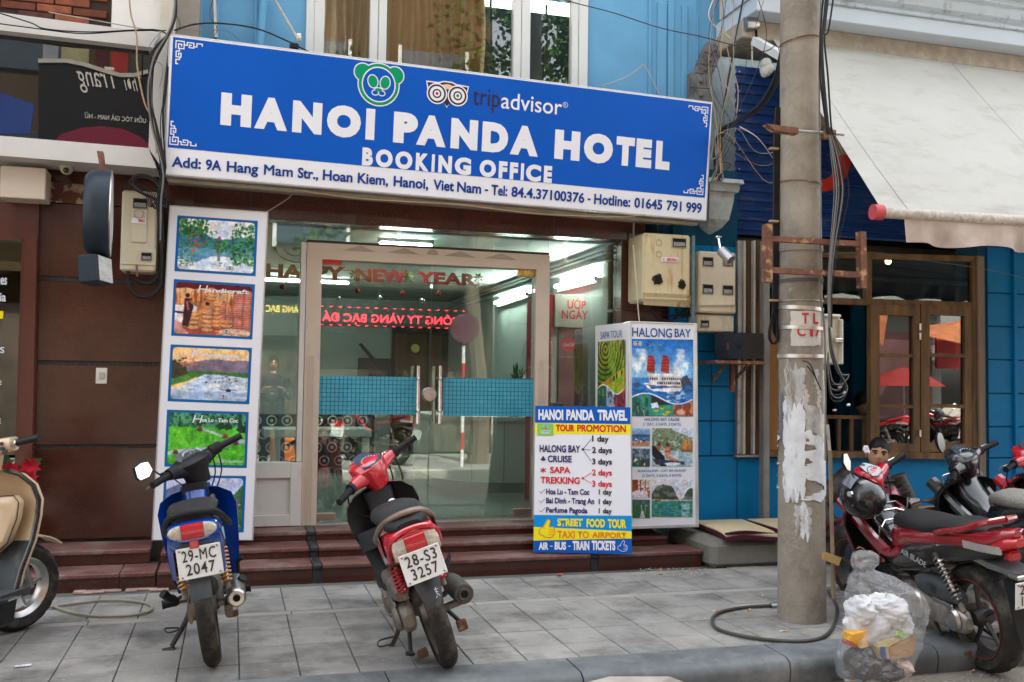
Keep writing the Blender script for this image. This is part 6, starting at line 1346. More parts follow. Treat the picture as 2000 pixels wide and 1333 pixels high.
 for k in range(7):m.loft([ring((0,.62+.022*k,.33),.062,.06,4,12,'y'),ring((0,.628+.022*k,.33),.062,.06,4,12,'y')])
 tag(m.build('cylinder_fins',ALUD,t),kind='stuff')
 for sx in(-1,1):
  m=MB();m.tube([(sx*.08,.30,.265),(sx*.14,.31,.262)],.010,8);m.build('peg_bar',DARKM,t);m=MB();m.tube([(sx*.135,.31,.262),(sx*.15,.31,.262),(sx*.20,.31,.262),(sx*.215,.31,.262)],[.014,.020,.020,.024],10);m.build('foot_peg',BLACKP,t)
  m=MB();m.tube([(sx*.09,.12,.33),(sx*.13,.1,.32),(sx*.145,.08,.345)],.009,8);m.build('pillion_bracket',DARKM,t)
  m=MB();m.tube([(sx*.13,.09,.315),(sx*.16,.06,.34),(sx*.185,.04,.372)],[.014,.02,.021],10);m.build('pillion_peg',BLACKP,t)
 tube_part(t,'kick_starter',[(.1,.42,.32),(.16,.40,.33),(.17,.34,.40),(.20,.33,.415)],.011,BLACKP)
 tube_part(t,'side_stand',[(-.08,.36,.23),(-.12,.34,.15),(-.2,.33,.045)],.0125,DARKM);m=MB();m.box((-.25,.30,.028),(-.185,.35,.04),.004);m.build('stand_foot',DARKM,t)
 tube_part(t,'centre_stand',[(-.08,.3,.2),(-.13,.2,.16),(-.19,.16,.155),(-.21,.2,.17),(-.15,.24,.15)],.0045,DARKM,6);m=MB();m.box((.085,.18,.16),(.14,.2,.19),.004);m.build('stand_tab',RUST,t)
 m=MB();m.loft([ring((.1,y,.24),.02,.03,3,10,'y')for y in(-.02,.12,.2)]);m.build('brake_arm',ALUD,t)
 m=MB();m.loft([ring((0,y,z),hx,hz,2.6,14,'y',tl_)for y,z,hx,hz,tl_ in((.42,.53,.07,.07,0),(.52,.49,.06,.075,.3),(.62,.52,.055,.08,.8),(.70,.62,.06,.08,1.0),(.74,.74,.065,.06,1.2))]);m.build('frame_cover',BLUEPT,t)
 prof_=[(.22,.155),(.3,.175),(.4,.185),(.55,.20),(.66,.205),(.72,.185),(.76,.12)]
 rings_=[]
 for z,hw in prof_:
  P=[]
  for k in range(13):u=-1+2*k/12;P.append(Vector((u*hw,.83-.13*abs(u)**2.2+(.76-z)*.0,z)))
  for k in range(12,-1,-1):u=-1+2*k/12;P.append(Vector((u*hw*1.01,.842-.13*abs(u)**2.2,z)))
  rings_.append(P)
 MB().loft(rings_).build('leg_shield',BLUEPT,t,ang=50)
 m=MB();m.loft([ring((0,.82,z),hx,.05,3,12,'z')for z,hx in((.4,.05),(.6,.07),(.74,.09),(.78,.08))]);m.build('front_cowl',BLUEPT,t)
 m=MB();m.loft([ring((0,.74,z),hx,.045,3,14,'z')for z,hx in((.55,.05),(.66,.068),(.76,.07),(.80,.065))]);m.build('inner_cover',BLACKP,t)
 m=MB();m.lathe([(0,.012),(.012,.012),(.016,0)],14,Matrix.Translation((.085,.70,.71))@Matrix.Rotation(R(90),4,'X'));m.build('key_lock',DCHROME,t)
 for sx in(-1,1):m=MB();m.tube([(sx*.055,1.17,.28),(sx*.055,.88,.74)],.018,8);m.xf(MSw).build('fork_leg',ALUD,t)
 m=MB();m.loft([[Vector((x,1.17+.33*math.cos(a),.28+.33*math.sin(a)))for x in(-.055,.055)]+[Vector((x,1.17+.335*math.cos(a),.28+.335*math.sin(a)))for x in(.055,-.055)]for a in[R(40+k*12)for k in range(12)]]);m.xf(MSw).build('front_fender',BLUEPT,t)
 m=MB();m.loft([ring((0,y_,z_),hx,hy,2.6,18,'z')for z_,y_,hx,hy in((.78,.775,.062,.05),(.84,.77,.07,.058),(.885,.765,.088,.072),(.91,.765,.10,.078),(.93,.775,.095,.07),(.945,.79,.07,.05))]);m.xf(MS).build('handlebar_cover',BLACKP,t)
 for sx in(-1,1):
  m=MB();m.loft([ring((sx*x,y_,z_),hy,hz,2.6,14,'x')for x,y_,z_,hy,hz in((.03,.775,.89,.058,.048),(.09,.772,.895,.05,.042),(.15,.765,.905,.034,.03),(.2,.755,.915,.026,.025))]);m.xf(MS).build('cover_arm',BLACKP,t)
 m=MB();m.loft([ring((0,.732,.925),.002,.001,2.2,18,'z')]+[[Vector((.072*math.cos(a),.765+.042*math.sin(a)-.0,.93+.018*math.sin(a)+dz))for a in[2*math.pi*k/18 for k in range(18)]]for dz in(.006,.016)]);
 m=MB();m.loft([[Vector((.074*math.copysign(abs(math.cos(a))**.7,math.cos(a)),.758+.05*math.copysign(abs(math.sin(a))**.7,math.sin(a)),.925+.035*math.sin(a)+dz))for a in[2*math.pi*(k+.5)/20 for k in range(20)]]for dz in(.0,.02)]);m.xf(MS).build('instrument_panel',LENS,t,ang=30)
 m=MB()
 for k in range(11):a=math.pi*(.1+.8*k/10);m.box((.04*math.cos(a)-.0015,.745+.026*math.sin(a),.957+.012*math.sin(a)),(.04*math.cos(a)+.0015,.755+.026*math.sin(a),.962+.018*math.sin(a)))
 m.tube([(.0,.74,.955),(.02,.765,.962)],.0012,4)
 m.xf(MS);tag(m.build('dial_marks',mat('dial_marks',(.6,.6,.6),.5,var=0),t),kind='stuff')
 grips(t,MS,.755,.885,.31,.03)
 m=MB();m.tube([(-.2,.76,.92),(-.235,.75,.97),(-.26,.745,.99)],.005,6);m.xf(MS).build('mirror_stem',DARKM,t)
 m=MB();c=Vector((-.29,.742,1.0));m.loft([[c+Vector((x*1.0,dy,z))for x,z in((-.055,-.02),(-.045,-.04),(.01,-.045),(.045,-.02),(.04,.03),(.0,.042),(-.045,.035))]for dy in(0,.02)]);m.xf(MS).build('mirror_shell',BLACKP,t)
 m=MB();m.add([c+Vector((x*.94,-.002,z*.94))for x,z in((-.055,-.02),(-.045,-.04),(.01,-.045),(.045,-.02),(.04,.03),(.0,.042),(-.045,.035))],[(0,1,2,3,4,5,6)]);m.xf(MS).build('mirror_glass',MIRR,t,smooth=False)
 for k,(a,b)in enumerate((((.17,.75,.9),(.1,.80,.72)),((.15,.78,.9),(.06,.82,.70)),((-.15,.78,.9),(-.06,.82,.70)))):tube_part(t,'brake_cable',[MS@Vector(a),(MS@Vector(a)).lerp(Vector(b),.5)+Vector((.03,.03,0)),b],.004,BLACKC,6)
 LOCAL=False;return t
def scooter(loc,rotz,lean,label,P,pitch=0):
 global LOCAL;LOCAL=True
 t=thing('motorbike',label,'motorbike',loc,'motorbikes parked on the pavement',(R(pitch),R(lean),R(rotz)))
 body,trim,Rw,w=P['body'],P['trim'],P.get('R',.28),P.get('w',.09);stl_=P['style']
 MS=steer(P.get('steer',35),.86,.85);wheel(t,0,Rw,w,spokes=5,rimm=P.get('rim',DARKM),stripe=P.get('stripe'));MSw=steer(P.get('wsteer',8),.86,.85);wheel(t,1.24,Rw-.01,w*.85,M=MSw,spokes=5,rimm=P.get('rim',DARKM),stripe=P.get('stripe'))
 if stl_=='small':
  secloft([(-.30,.69,.085,.03),(-.27,.68,.108,.06),(-.15,.66,.128,.09),(.05,.63,.135,.12),(.25,.58,.13,.13),(.42,.52,.11,.12),(.5,.46,.08,.08)],2.8).build('tail_body',body,t)
  tube_part(t,'tail_rim',[(-.118,-.16,.60),(-.118,-.24,.665),(-.095,-.285,.715),(-.04,-.30,.738),(.04,-.30,.738),(.095,-.285,.715),(.118,-.24,.665),(.118,-.16,.60)],.013,body)
  m=MB();m.loft([ring((x,-.30+.8*x*x,.672),.022,.042,3.4,12,'x')for x in(-.047,0,.047)]);m.build('tail_lamp',LRED,t)
  for sx in(-1,1):
   m=MB();m.loft([ring((sx*x,-.297+.9*x*x,z_),.022,h,3,10,'x')for x,z_,h in((.049,.672,.040),(.075,.668,.042),(.10,.655,.046),(.108,.65,.03))]);m.build('indicator_lamp',LCLR,t)
   m=MB();m.add([(sx*(.137),y,z)for y,z in((-.12,.72),(.05,.69),(.1,.62),(-.02,.56),(-.12,.60))],[(0,1,2,3,4)]);m.build('side_graphic',mat('graphic_grey',(.35,.33,.32),.4,var=.3,scale=20),t,smooth=False)
   for q in range(3):m=MB();m.add([(sx*.1385,y,z)for y,z in((-.1+.035*q,.69),(-.075+.035*q,.69),(-.04+.035*q,.60),(-.065+.035*q,.60))],[(0,1,2,3)]);m.build('graphic_stripe',REDT,t,smooth=False)
  secloft([(-.25,.745,.06,.02),(-.2,.755,.10,.035),(0,.765,.12,.045),(.2,.755,.125,.045),(.36,.74,.11,.045),(.46,.71,.07,.04)],2.5).build('seat',SEATM,t)
  tube_part(t,'grab_rail',[(-.135,.1,.66),(-.14,-.02,.70),(-.115,-.12,.755),(-.07,-.19,.79),(0,-.21,.80),(.07,-.19,.79),(.115,-.14,.755),(.145,-.04,.70)],.015,mat('rail_bronze',(.23,.17,.14),.4,metal=.4,var=.3),t and 10)
  plate(t,Frame((.0,-.335,.505),(1,0,0),(0,.1,1),.19,.14),*P['plate'])
  m=MB();m.loft([[Vector((x,y,z))for x,z in((-.07,.63),(.07,.63),(.06,.52),(-.06,.52))]for y in(-.32,-.15)]);m.build('lamp_bracket',BLACKP,t)
  rows_=[(.375,.025),(.41,.045),(.47,.06),(.54,.065)]
  m=MB();m.loft([[Vector((x*hw,-math.sqrt(max(.0,(.33)**2-(z-.28)**2))-.012+.02*abs(x),z))for x in(-1,-.5,0,.5,1)]+[Vector((x*hw,-math.sqrt(max(.0,(.33)**2-(z-.28)**2))-.004+.02*abs(x),z))for x in(1,.5,0,-.5,-1)]for z,hw in rows_]);m.build('mudguard',GREYP,t,ang=50)
  strk=MB()
  for a,b in(((.02,.46),(.02,.425)),((.012,.45),(.03,.45)),((.014,.44),(.028,.436)),((.024,.43),(.03,.415)),((.018,.42),(.012,.412))):strk.tube([(a[0],-.325-.0,a[1]),(b[0],-.325,b[1])],.0016,4)
  strk.build('painted_mark',WHITEV,t)
  for sx in(-1,1):spring(t,(sx*.095+.0,.02,.53),(sx*.095+.0,-.02,.41),.024,RSPR,7,.0065)
 else:
  upper=secloft([(-.37,.80,.02,.015),(-.33,.79,.07,.032),(-.25,.755,.10,.045),(-.05,.725,.125,.05),(.2,.69,.14,.055),(.42,.655,.145,.065),(.6,.60,.12,.10),(.66,.57,.08,.09)],3);upper.build('tail_body',body,t)
  secloft([(-.3,.70,.05,.02),(-.22,.695,.09,.045),(0,.655,.13,.075),(.25,.595,.152,.09),(.45,.535,.155,.095),(.62,.47,.12,.07)],3).build('lower_side_cover',P.get('lower',BLKPT),t)
  secloft([(-.2,.785,.05,.02),(-.12,.785,.10,.032),(.05,.77,.125,.045),(.25,.73,.135,.048),(.42,.725,.13,.052),(.56,.72,.10,.055),(.66,.69,.06,.05),(.69,.66,.03,.03)],2.5).build('seat',P.get('seat',SEATM),t)
  for sx in(-1,1):tube_part(t,'grab_rail',[(sx*.13,.12,.735),(sx*.14,.02,.765),(sx*.13,-.12,.80),(sx*.09,-.24,.845),(sx*.0,-.29,.86)],.017,body,8)
  m=MB();m.loft([ring((0,y,z),hx,hz,3,14)for y,z,hx,hz in((-.39,.76,.03,.02),(-.35,.755,.075,.03),(-.28,.73,.09,.035),(-.24,.71,.06,.03))]);m.build('tail_lamp',LRED,t)
  m=MB();m.box((-.035,-.34,.655),(.035,-.28,.71),.012);m.build('brake_lamp',LRED,t)
  for sx in(-1,1):m=MB();m.loft([[Vector((sx*a,y,z))for a,z in((q,.735),(q+.012,.74),(q+.012,.70),(q,.70))]for y,q in((-.33,.068),(-.22,.098),(-.1,.112))]);m.build('indicator_lamp',mat('lamp_smoke',(.30,.28,.27),.15,var=.2,coat=1),t)
  m=MB();m.loft([[Vector((x*hw,y,z))for x,z in((-1,z0),(1,z0),(1,z0+.03),(-1,z0+.03))]for y,z0,hw in((-.12,.63,.09),(-.2,.605,.07),(-.30,.60,.06),(-.385,.585,.05))]);m.build('plate_arm',mat('arm_grey',(.10,.10,.105),.4,coat=.3,var=.2),t)
  m=MB();m.box((-.06,-.415,.585),(.06,-.34,.61),.006);m.build('plate_lamp',DCHROME,t)
  plate(t,Frame((.01,-.40,.445),(1,0,0),(0,-.2,1),.19,.14),*P['plate'])
  m=MB();m.loft([[Vector((x,y,z))for x in(-.07,.07)]+[Vector((x,y+.012,z))for x in(.07,-.07)]for y,z in((-.32,.58),(-.345,.48),(-.365,.36),(-.40,.25))]);m.build('mud_flap',BLACKP,t,ang=50)
  m=MB();m.loft([[Vector((x,.335*math.cos(a),.28+.335*math.sin(a)))for x in(-.06,.06)]+[Vector((x,.342*math.cos(a),.28+.342*math.sin(a)))for x in(.06,-.06)]for a in[R(40+k*10)for k in range(10)]]);m.build('inner_fender',BLACKP,t,ang=50)
  for sx in(-1,1):spring(t,(sx*.135,.12,.60),(sx*.125,.0,.40),.024,DCHROME,10,.0055)
  for s_ in(-1,):
   fl_=Frame((-.151,.40,.555),(0,-1,-.13),(0,-.13,1),.3,.05);fl_.N=Vector((-1,0,0));fl_.O=Vector((-.162,.44,.565))
   lettering(P['word'],fl_,0,0,.24,.034,mat('decal_silver',(.5,.5,.5),.35,metal=.3,var=0),t,n=.004,bold=.01,slant=.3)if P.get('word')else None
 ec=P.get('engine',ALUD)
 m=MB();m.loft([ring((-.115,y,z),hx,hz,3,14,'y')for y,z,hx,hz in((-.06,.285,.02,.03),(-.03,.285,.035,.06),(.06,.285,.045,.07),(.2,.29,.05,.065),(.34,.30,.05,.085),(.42,.30,.045,.08),(.47,.30,.03,.05))]);m.build('transmission_case',ec,t)
 for y_,r_ in((.02,.062),(.36,.082)):
  m=MB();m.lathe([(0,.02),(r_*.5,.018),(r_*.9,.008),(r_,-.01)],20,Matrix.Translation((-.163,y_,.295))@Matrix.Rotation(R(-90),4,'Y'));m.build('case_cover',DCHROME if stl_!='small' else ec,t)
 for k in range(5):a=k*1.25;m=MB();m.lathe([(0,.006),(.007,.006),(.007,0)],8,Matrix.Translation((-.168,.36+.075*math.cos(a),.295+.075*math.sin(a)))@Matrix.Rotation(R(-90),4,'Y'));m.build('bolt',DCHROME,t)
 m=MB();m.loft([ring((-.11,y,z),hx,hz,3.2,14,'y')for y,z,hx,hz in((-.02,.40,.03,.025),(.05,.415,.045,.05),(.2,.42,.05,.06),(.33,.42,.045,.05),(.37,.42,.03,.03))]);m.build('air_box',GREYP if stl_!='small' else ALUD,t)
 m=MB();m.loft([ring((0,y,.30),.08,hz,3,12,'y')for y,hz in((.05,.05),(.2,.09),(.45,.09),(.55,.06))]);m.build('engine_block',ALUD,t)
 m=MB();m.box((-.155,.02,.35),(-.145,.2,.372),.004);m.build('kick_lever',DCHROME,t)
 Mm=Matrix.Translation((.155,-.16,.335 if stl_=='small' else.36))@Matrix.Rotation(R(-92),4,'X');mm_=DARKM if stl_=='small' else DCHROME
 m=MB();m.lathe([(0,.02),(.016,.02),(.018,-.004),(.024,-.006),(.026,.004),(.045,.006),(.05,.02),(.052,.28),(.045,.36),(.02,.42)],24,Mm);m.build('muffler',mat('muffler_grey',(.075,.07,.065),.6,metal=.3,var=.3,scale=14)if stl_=='small' else mm_,t)
 m=MB();m.lathe([(0,-.002),(.015,-.002)],14,Mm);m.build('tail_pipe',VOID,t)
 tube_part(t,'exhaust_pipe',[(.15,.24,.30),(.13,.4,.22),(.06,.5,.2)],.015,DARKM)
 m=MB();m.box((.06,.02,.24),(.16,.06,.27),.006);m.build('muffler_bracket',ALUD,t)
 tube_part(t,'centre_stand',[(-.09,.3,.2),(-.14,.14,.09),(-.14,.05,.10),(-.17,.03,.12)],.011,DARKM);tube_part(t,'centre_stand',[(.09,.3,.2),(.14,.14,.12),(.14,.05,.13)],.011,DARKM)
 m=MB();m.box((.10,.02,.12),(.15,.05,.17),.004);m.build('stand_tab',RUST,t);m=MB();m.box((-.12,.02,.07),(-.07,.05,.11),.004);m.build('stand_tab',RUST,t)
 tube_part(t,'side_stand',[(-.11,.42,.22),(-.16,.40,.12),(-.24,.38,.05)],.012,DARKM);tube_part(t,'stand_hook',[(-.17,.39,.11),(-.26,.36,.13),(-.27,.33,.11),(-.2,.36,.09)],.0045,DARKM,6)
 for sx in(-1,1):m=MB();m.loft([ring((sx*x,.16,z),.022,h,3,10,'x')for x,z,h in((.13,.40,.018),(.17,.43,.02),(.19,.46,.016))]);m.build('pillion_peg',GREYP,t)
 if stl_=='small':
  m=MB();m.loft([[Vector((x,y,z))for x,z in((-.15,.27),(.15,.27),(.165,.31),(-.165,.31))]for y in(.42,.95)]);m.build('floorboard',BLACKP,t)
  hw_=[(.30,.13,.84),(.38,.15,.86),(.48,.17,.88),(.58,.195,.89),(.68,.205,.88),(.75,.19,.865),(.80,.14,.855),(.82,.08,.85)]
 else:
  m=MB();m.loft([ring((0,y,z),hx,hz,3,14,'y',tl_)for y,z,hx,hz,tl_ in((.55,.50,.10,.12,0),(.68,.47,.085,.13,.3),(.8,.53,.08,.13,.7),(.9,.66,.09,.10,1.0),(.96,.78,.10,.06,1.2))]);m.build('centre_tunnel',BLKPT,t)
  for sx in(-1,1):
   m=MB();m.loft([[Vector((sx*x,y,z+dz))for x,dz in((.10,.0),(.165,.0),(.165,-.03),(.10,-.03))]for y,z in((.5,.31),(.8,.30),(.95,.34))]);m.build('footboard',GREYP,t)
   m=MB();m.tube(smooth_path([(sx*.12,.50,.56),(sx*.13,.62,.52),(sx*.135,.78,.58),(sx*.15,.95,.70),(sx*.17,1.05,.78)],4),[.03]*5+[.035]*8+[.045]*4,8);m.build('side_spar',body,t)
  hw_=[(.32,.15,.98),(.42,.17,.99),(.55,.20,1.0),(.64,.225,1.0),(.71,.22,.99),(.76,.18,.97),(.79,.11,.95)]
 rings_=[]
 for z,hw,y_ in hw_:
  Pp=[Vector((u*hw,y_-.07*abs(u)**2.5,z))for u in[-1+k/6 for k in range(13)]]+[Vector((u*hw*1.02,y_+.016-.07*abs(u)**2.5,z))for u in[1-k/6 for k in range(13)]];rings_.append(Pp)
 MB().loft(rings_).build('leg_shield',P.get('inner',BLACKP),t,ang=50)
 rings_=[[v+Vector((0,.02,0))for v in r_]for r_ in rings_]
 MB().loft([[Vector((v.x*.97,v.y+(.05 if abs(v.x)<hw*.5 else.015),v.z))for v in r_]for r_,(z,hw,y_)in zip(rings_,hw_)]).build('front_cowl',body,t,ang=50)
 if stl_=='small':
  for sx in(-1,1):m=MB();m.loft([[Vector((sx*a,y,z))for a,y in((.05,.845),(.185,.80),(.17,.76),(.06,.79))]for z in(.50,.60)]);m.build('glove_pocket',mat('pocket_grey',(.035,.038,.042),.45,var=.2),t)
  m=MB();m.loft([ring((0,.84,z),hx,.04,3,14,'z')for z,hx in((.36,.05),(.55,.06),(.7,.075),(.80,.085))]);m.build('inner_cover',mat('pocket_grey',(0,0,0)),t)
  m=MB();m.lathe([(0,.012),(.012,.012),(.02,.004),(.026,0)],16,Matrix.Translation((.055,.798,.70))@Matrix.Rotation(R(90),4,'X'));m.build('key_lock',DCHROME,t)
  m=MB();m.torus(.022,.004,16,6,Matrix.Translation((-.03,.80,.67))@Matrix.Rotation(R(80),4,'X'));m.build('bag_hook',BLACKP,t)
 yb_,zb_=(.84,.93)if stl_=='small' else(.90,.94)
 for sx in(-1,1):m=MB();m.tube([(sx*.06,1.24,.28),(sx*.06,.92,.76)],.02,8);m.xf(MSw).build('fork_leg',DARKM,t)
 m=MB();m.loft([[Vector((x,1.24+.32*math.cos(a),.28+.32*math.sin(a)))for x in(-.06,.06)]+[Vector((x,1.24+.328*math.cos(a),.28+.328*math.sin(a)))for x in(.06,-.06)]for a in[R(30+k*12)for k in range(12)]]);m.xf(MSw).build('front_fender',body,t,ang=50)
 hc=P.get('head',body);q=.0
 hs=P.get('hs',1);m=MB();m.loft([ring((0,y_,z_),hx*hs,hy*hs,2.6,18,'z')for z_,y_,hx,hy in((zb_-.13,yb_-.01,.055,.045),(zb_-.08,yb_-.01,.075,.06),(zb_-.03,yb_-.01,.098,.08),(zb_+.005,yb_+.0,.105,.085),(zb_+.035,yb_+.02,.095,.075),(zb_+.055,yb_+.04,.06,.05))]);m.xf(MS).build('handlebar_cover',hc,t)
 for sx in(-1,1):
  m=MB();m.loft([ring((sx*x,y_,z_),hy,hz,2.6,14,'x')for x,y_,z_,hy,hz in((.04,yb_,zb_-.03,.06,.05),(.10,yb_-.005,zb_-.03,.05,.042),(.15,yb_-.01,zb_-.025,.038,.034),(.175,yb_-.015,zb_-.025,.032,.03))]);m.xf(MS).build('cover_arm',hc,t)
 m=MB();m.loft([[Vector((x*hs,yb_-.01+yy*hs,zb_+.008+.55*(yy+.05)+dz))for x,yy in((-.075,-.05),(-.04,-.072),(.04,-.072),(.075,-.05),(.06,.01),(.03,.055),(-.03,.055),(-.06,.01))]for dz in(.0,.016)]);m.xf(MS).build('instrument_panel',LENS,t,ang=30)
 m=MB()
 for k in range(9):a=math.pi*(.05+.9*k/8);x=.045*math.cos(a);yy=-.035+.04*math.sin(a);z=zb_+.026+.55*(yy+.05);m.box((x-.004,yb_-.01+yy-.004,z),(x+.004,yb_-.01+yy+.004,z+.003))
 m.tube([(0,yb_-.045,zb_+.032),(-.012,yb_-.02,zb_+.046)],.0015,4);m.xf(MS);tag(m.build('dial_marks',mat('dial_pale',(.45,.55,.65),.5,var=0),t),kind='stuff')
 grips(t,MS,yb_,zb_-.055,.33,.03,back=.08)
 for a,b in(((.2,yb_,zb_-.03),(.07,yb_+.0,zb_-.28)),((-.2,yb_,zb_-.03),(-.07,yb_,zb_-.28)),((.16,yb_+.02,zb_-.02),(.03,yb_+.04,zb_-.26))):tube_part(t,'brake_cable',[MS@Vector(a),(MS@Vector(a)).lerp(Vector(b),.5)+Vector((a[0]*.25,.05,-.02)),b],.0042,BLACKC,6)
 if P.get('mirrors'):
  for sx in P['mirrors']:
   m=MB();m.tube([(sx*.17,yb_,zb_),(sx*.22,yb_-.02,zb_+.1),(sx*.23,yb_-.02,zb_+.15)],.005,6);m.xf(MS).build('mirror_stem',DARKM,t)
   shp=P.get('mshape',[(math.cos(a)*.045,math.sin(a)*.07)for a in[2*math.pi*k/14 for k in range(14)]]);c=Vector((sx*.235,yb_-.02,zb_+.2))
   m=MB();m.loft([[c+Vector((x*s_,dy,z*s_))for x,z in shp]for dy,s_ in((0,1),(.012,.95),(.03,.5))]);m.xf(MS).build('mirror_shell',BLACKP,t)
   m=MB();m.add([c+Vector((x*.93,-.002,z*.93))for x,z in shp],[tuple(range(len(shp)))]);m.xf(MS).build('mirror_glass',MIRR,t,smooth=False)
 LOCAL=False;return t,MS
cub_bike((-.045,4.865,0),.8,-9.2,'blue step-through motorbike with gold rear springs, parked in front of the tall picture board')
red,_=scooter((1.035,4.60,0),-1.5,-19,'red scooter with dirty engine case leaning in front of the glass door',dict(style='small',body=REDPT,trim=BLACKP,plate=('28-S3','3257'),steer=36,R=.28,w=.088,rim=ALUD,lever=True))
ab_,MSab=scooter((3.895,4.28,-.128),-7,-9,'dark red and black motorbike with wire rack, parked right of the clear rubbish bag',dict(style='big',body=DREDPT,trim=BLKPT,plate=('29-C1','130.2'),steer=38,R=.285,w=.12,rim=DARKM,stripe=mat('rim_red',(.3,.04,.03),.5),engine=ALU,hs=.78,word='AIR BLADE',mirrors=(-1,),mshape=[(0,-.06),(.04,-.01),(.03,.05),(-.01,.065),(-.045,.02),(-.03,-.035)],head=REDPT),pitch=2)
b2,_=scooter((4.75,4.42,-.04),-3,-9,'black scooter with raised oval mirror standing against the blue wall, behind the dark red motorbike',dict(style='big',body=BLKPT,trim=BLKPT,plate=('29-C1',''),steer=28,R=.285,w=.11,mirrors=(-1,),seat=mat('speckled_seat',(.22,.21,.18),.9,var=.5,scale=120)),pitch=2)
b3,_=scooter((5.36,4.48,-.0),-3,-9,'bright red scooter cut off by the right edge of the photo',dict(style='big',body=REDPT,trim=BLKPT,plate=('29-C1',''),steer=10,R=.285,w=.11),pitch=0)
for k,(src,x,Yr,rz)in enumerate(((red,640,-.5,175),(ab_,775,-.7,150),(b3,1745,-.9,170),(ab_,1850,-.8,185),(b2,1890,-.3,178))):
 p=rf(x,860,Yr,7.555 if k<2 else 7.3);c=copy_tree(src);c.location=(p.x,Yr,0);c.rotation_euler=(0,R(-8),R(rz));c['label']=('red scooter with plate 28-S3 parked across the street','dark red motorbike parked across the street beside the tree','bright red scooter parked across the street by the parasol','dark red motorbike parked under the orange awning across the street','black scooter parked across the street by the orange awning')[k];c['group']='motorbikes parked across the street'
def meter_front(t,wins,lid=None):
 for x0,y0,x1,y1,Y in wins:
  m=MB();wallbox(m,x0,y0,x1,y1,Y-.004,.012,.002);f=m.build('window_surround',mat('meter_edge',(.33,.28,.2),.6,var=.3,scale=20),t)
  m=MB();wallbox(m,x0+1.5,y0+1.5,x1-1.5,y1-1.5,Y-.0055,.004,0);m.build('dark_opening',VOID,t)
  m=MB();wallbox(m,x0+3,y0+(y1-y0)*.45,x1-3,y1-3,Y-.007,.003,0);m.build('meter_dial',mat('meter_dial',(.25,.25,.24),.3,var=.5,scale=80),t)
mb1=thing('electricity_meter_box','dirty cream electricity meter box right of the round blade sign','meter box',tuple(at(268,535,7.3)))
m=MB();wallbox(m,236,373,306,531,7.2,.2,.015);m.build('case',METER,mb1)
m=MB();wallbox(m,235,487,304,518,7.192,.02,.004);m.build('lower_door',METER,mb1);m=MB();wallbox(m,257,408,287,474,7.19,.02,.003);m.build('raised_panel',METER,mb1)
meter_front(mb1,[(259,387,288,408,7.19),(275,493,297,510,7.188)])
m=MB();wallbox(m,257,427,285,437,7.186,.003,0);m.build('paper_label',WHITEV,mb1);letters_px('9802',FACE(7.185),270,434,283,429,REDT,mb1,n=.002,bold=.02)
m=MB();m.torus(.03,.002,20,4,Matrix.Translation(at(271,418,7.188))@Matrix.Rotation(R(90),4,'X'));m.build('seal_ring',mat('meter_edge',(0,0,0)),mb1)
m=MB();m.tube([at(267,518,7.18),at(268,540,7.18)],.008,6);m.build('latch',RUST,mb1)
mb2=thing('electricity_meter_box','rust streaked cream meter box under the right end of the blue sign','meter box',tuple(at(1300,600,7.2)))
m=MB();wallbox(m,1256,457,1350,590,7.12,.32,.02);m.build('case',METERR,mb2)
m=MB();m.loft([[at(x,y,Y)for x,y,Y in((1256,572,7.10),(1350,576,7.10),(1348,601,7.16),(1256,596,7.16))],[at(x,y,Y+.25)for x,y,Y in((1256,572,7.10),(1350,576,7.10),(1348,601,7.16),(1256,596,7.16))]]);m.build('lower_lip',METERR,mb2)
meter_front(mb2,[(1313,465,1341,484,7.115)])
for q in((1277,537,1294,556),(1326,548,1339,564)):
 m=MB();x0,y0,x1,y1=q;rr_=random.Random(x0);P=[at((x0+x1)/2+(x1-x0)*.62*math.cos(a)*rr_.uniform(.7,1.15),(y0+y1)/2+(y1-y0)*.62*math.sin(a)*rr_.uniform(.7,1.15),7.112)for a in[2*math.pi*k/14 for k in range(14)]];m.prism(P,(0,.01,0));m.build('burnt_hole',mat('burnt',(.06,.04,.025),.9,var=.5,scale=50),mb2);m=MB();wallbox(m,x0+2,y0+2,x1-2,y1-2,7.108,.004);m.build('dark_opening',VOID,mb2)
m=MB();wallbox(m,1292,503,1325,512,7.113,.003,0);m.build('paper_label',WHITEV,mb2);letters_px('V. 5803063',FACE(7.112),1294,510,1323,505,REDT,mb2,n=.002,bold=.02)
for x,y in((1287,474),(1287,497)):m=MB();m.torus(.024,.002,20,4,Matrix.Translation(at(x,y,7.116))@Matrix.Rotation(R(90),4,'X'));m.build('seal_ring',mat('meter_edge',(0,0,0)),mb2)
mb3=thing('electricity_meter_box','tall cream meter box with four dark windows, beneath the silver spotlight','meter box',tuple(at(1400,650,7.25)))
m=MB();wallbox(m,1365,492,1438,612,7.14,.22,.015);m.build('case',METER,mb3);m=MB();wallbox(m,1363,615,1434,649,7.18,.18,.01);m.build('lower_case',METER,mb3)
m=MB();m.loft([[at(x,596,7.12)for x in(1366,1437)]+[at(x,612,7.19)for x in(1437,1366)],[at(x,596,7.3)for x in(1366,1437)]+[at(x,612,7.3)for x in(1437,1366)]]);m.build('sloped_lip',METER,mb3)
meter_front(mb3,[(1372,502,1394,521,7.135),(1412,502,1433,521,7.135),(1372,555,1394,575,7.135),(1411,557,1433,577,7.135),(1368,625,1386,640,7.175)])
m=MB();wallbox(m,1353,460,1358,640,7.1,.03,.006);tag(m.build('conduit_pipe',mat('teal_pipe',(.10,.17,.19),.5,var=.2)),'thin grey blue conduit pipe between the two right meter boxes','pipe')
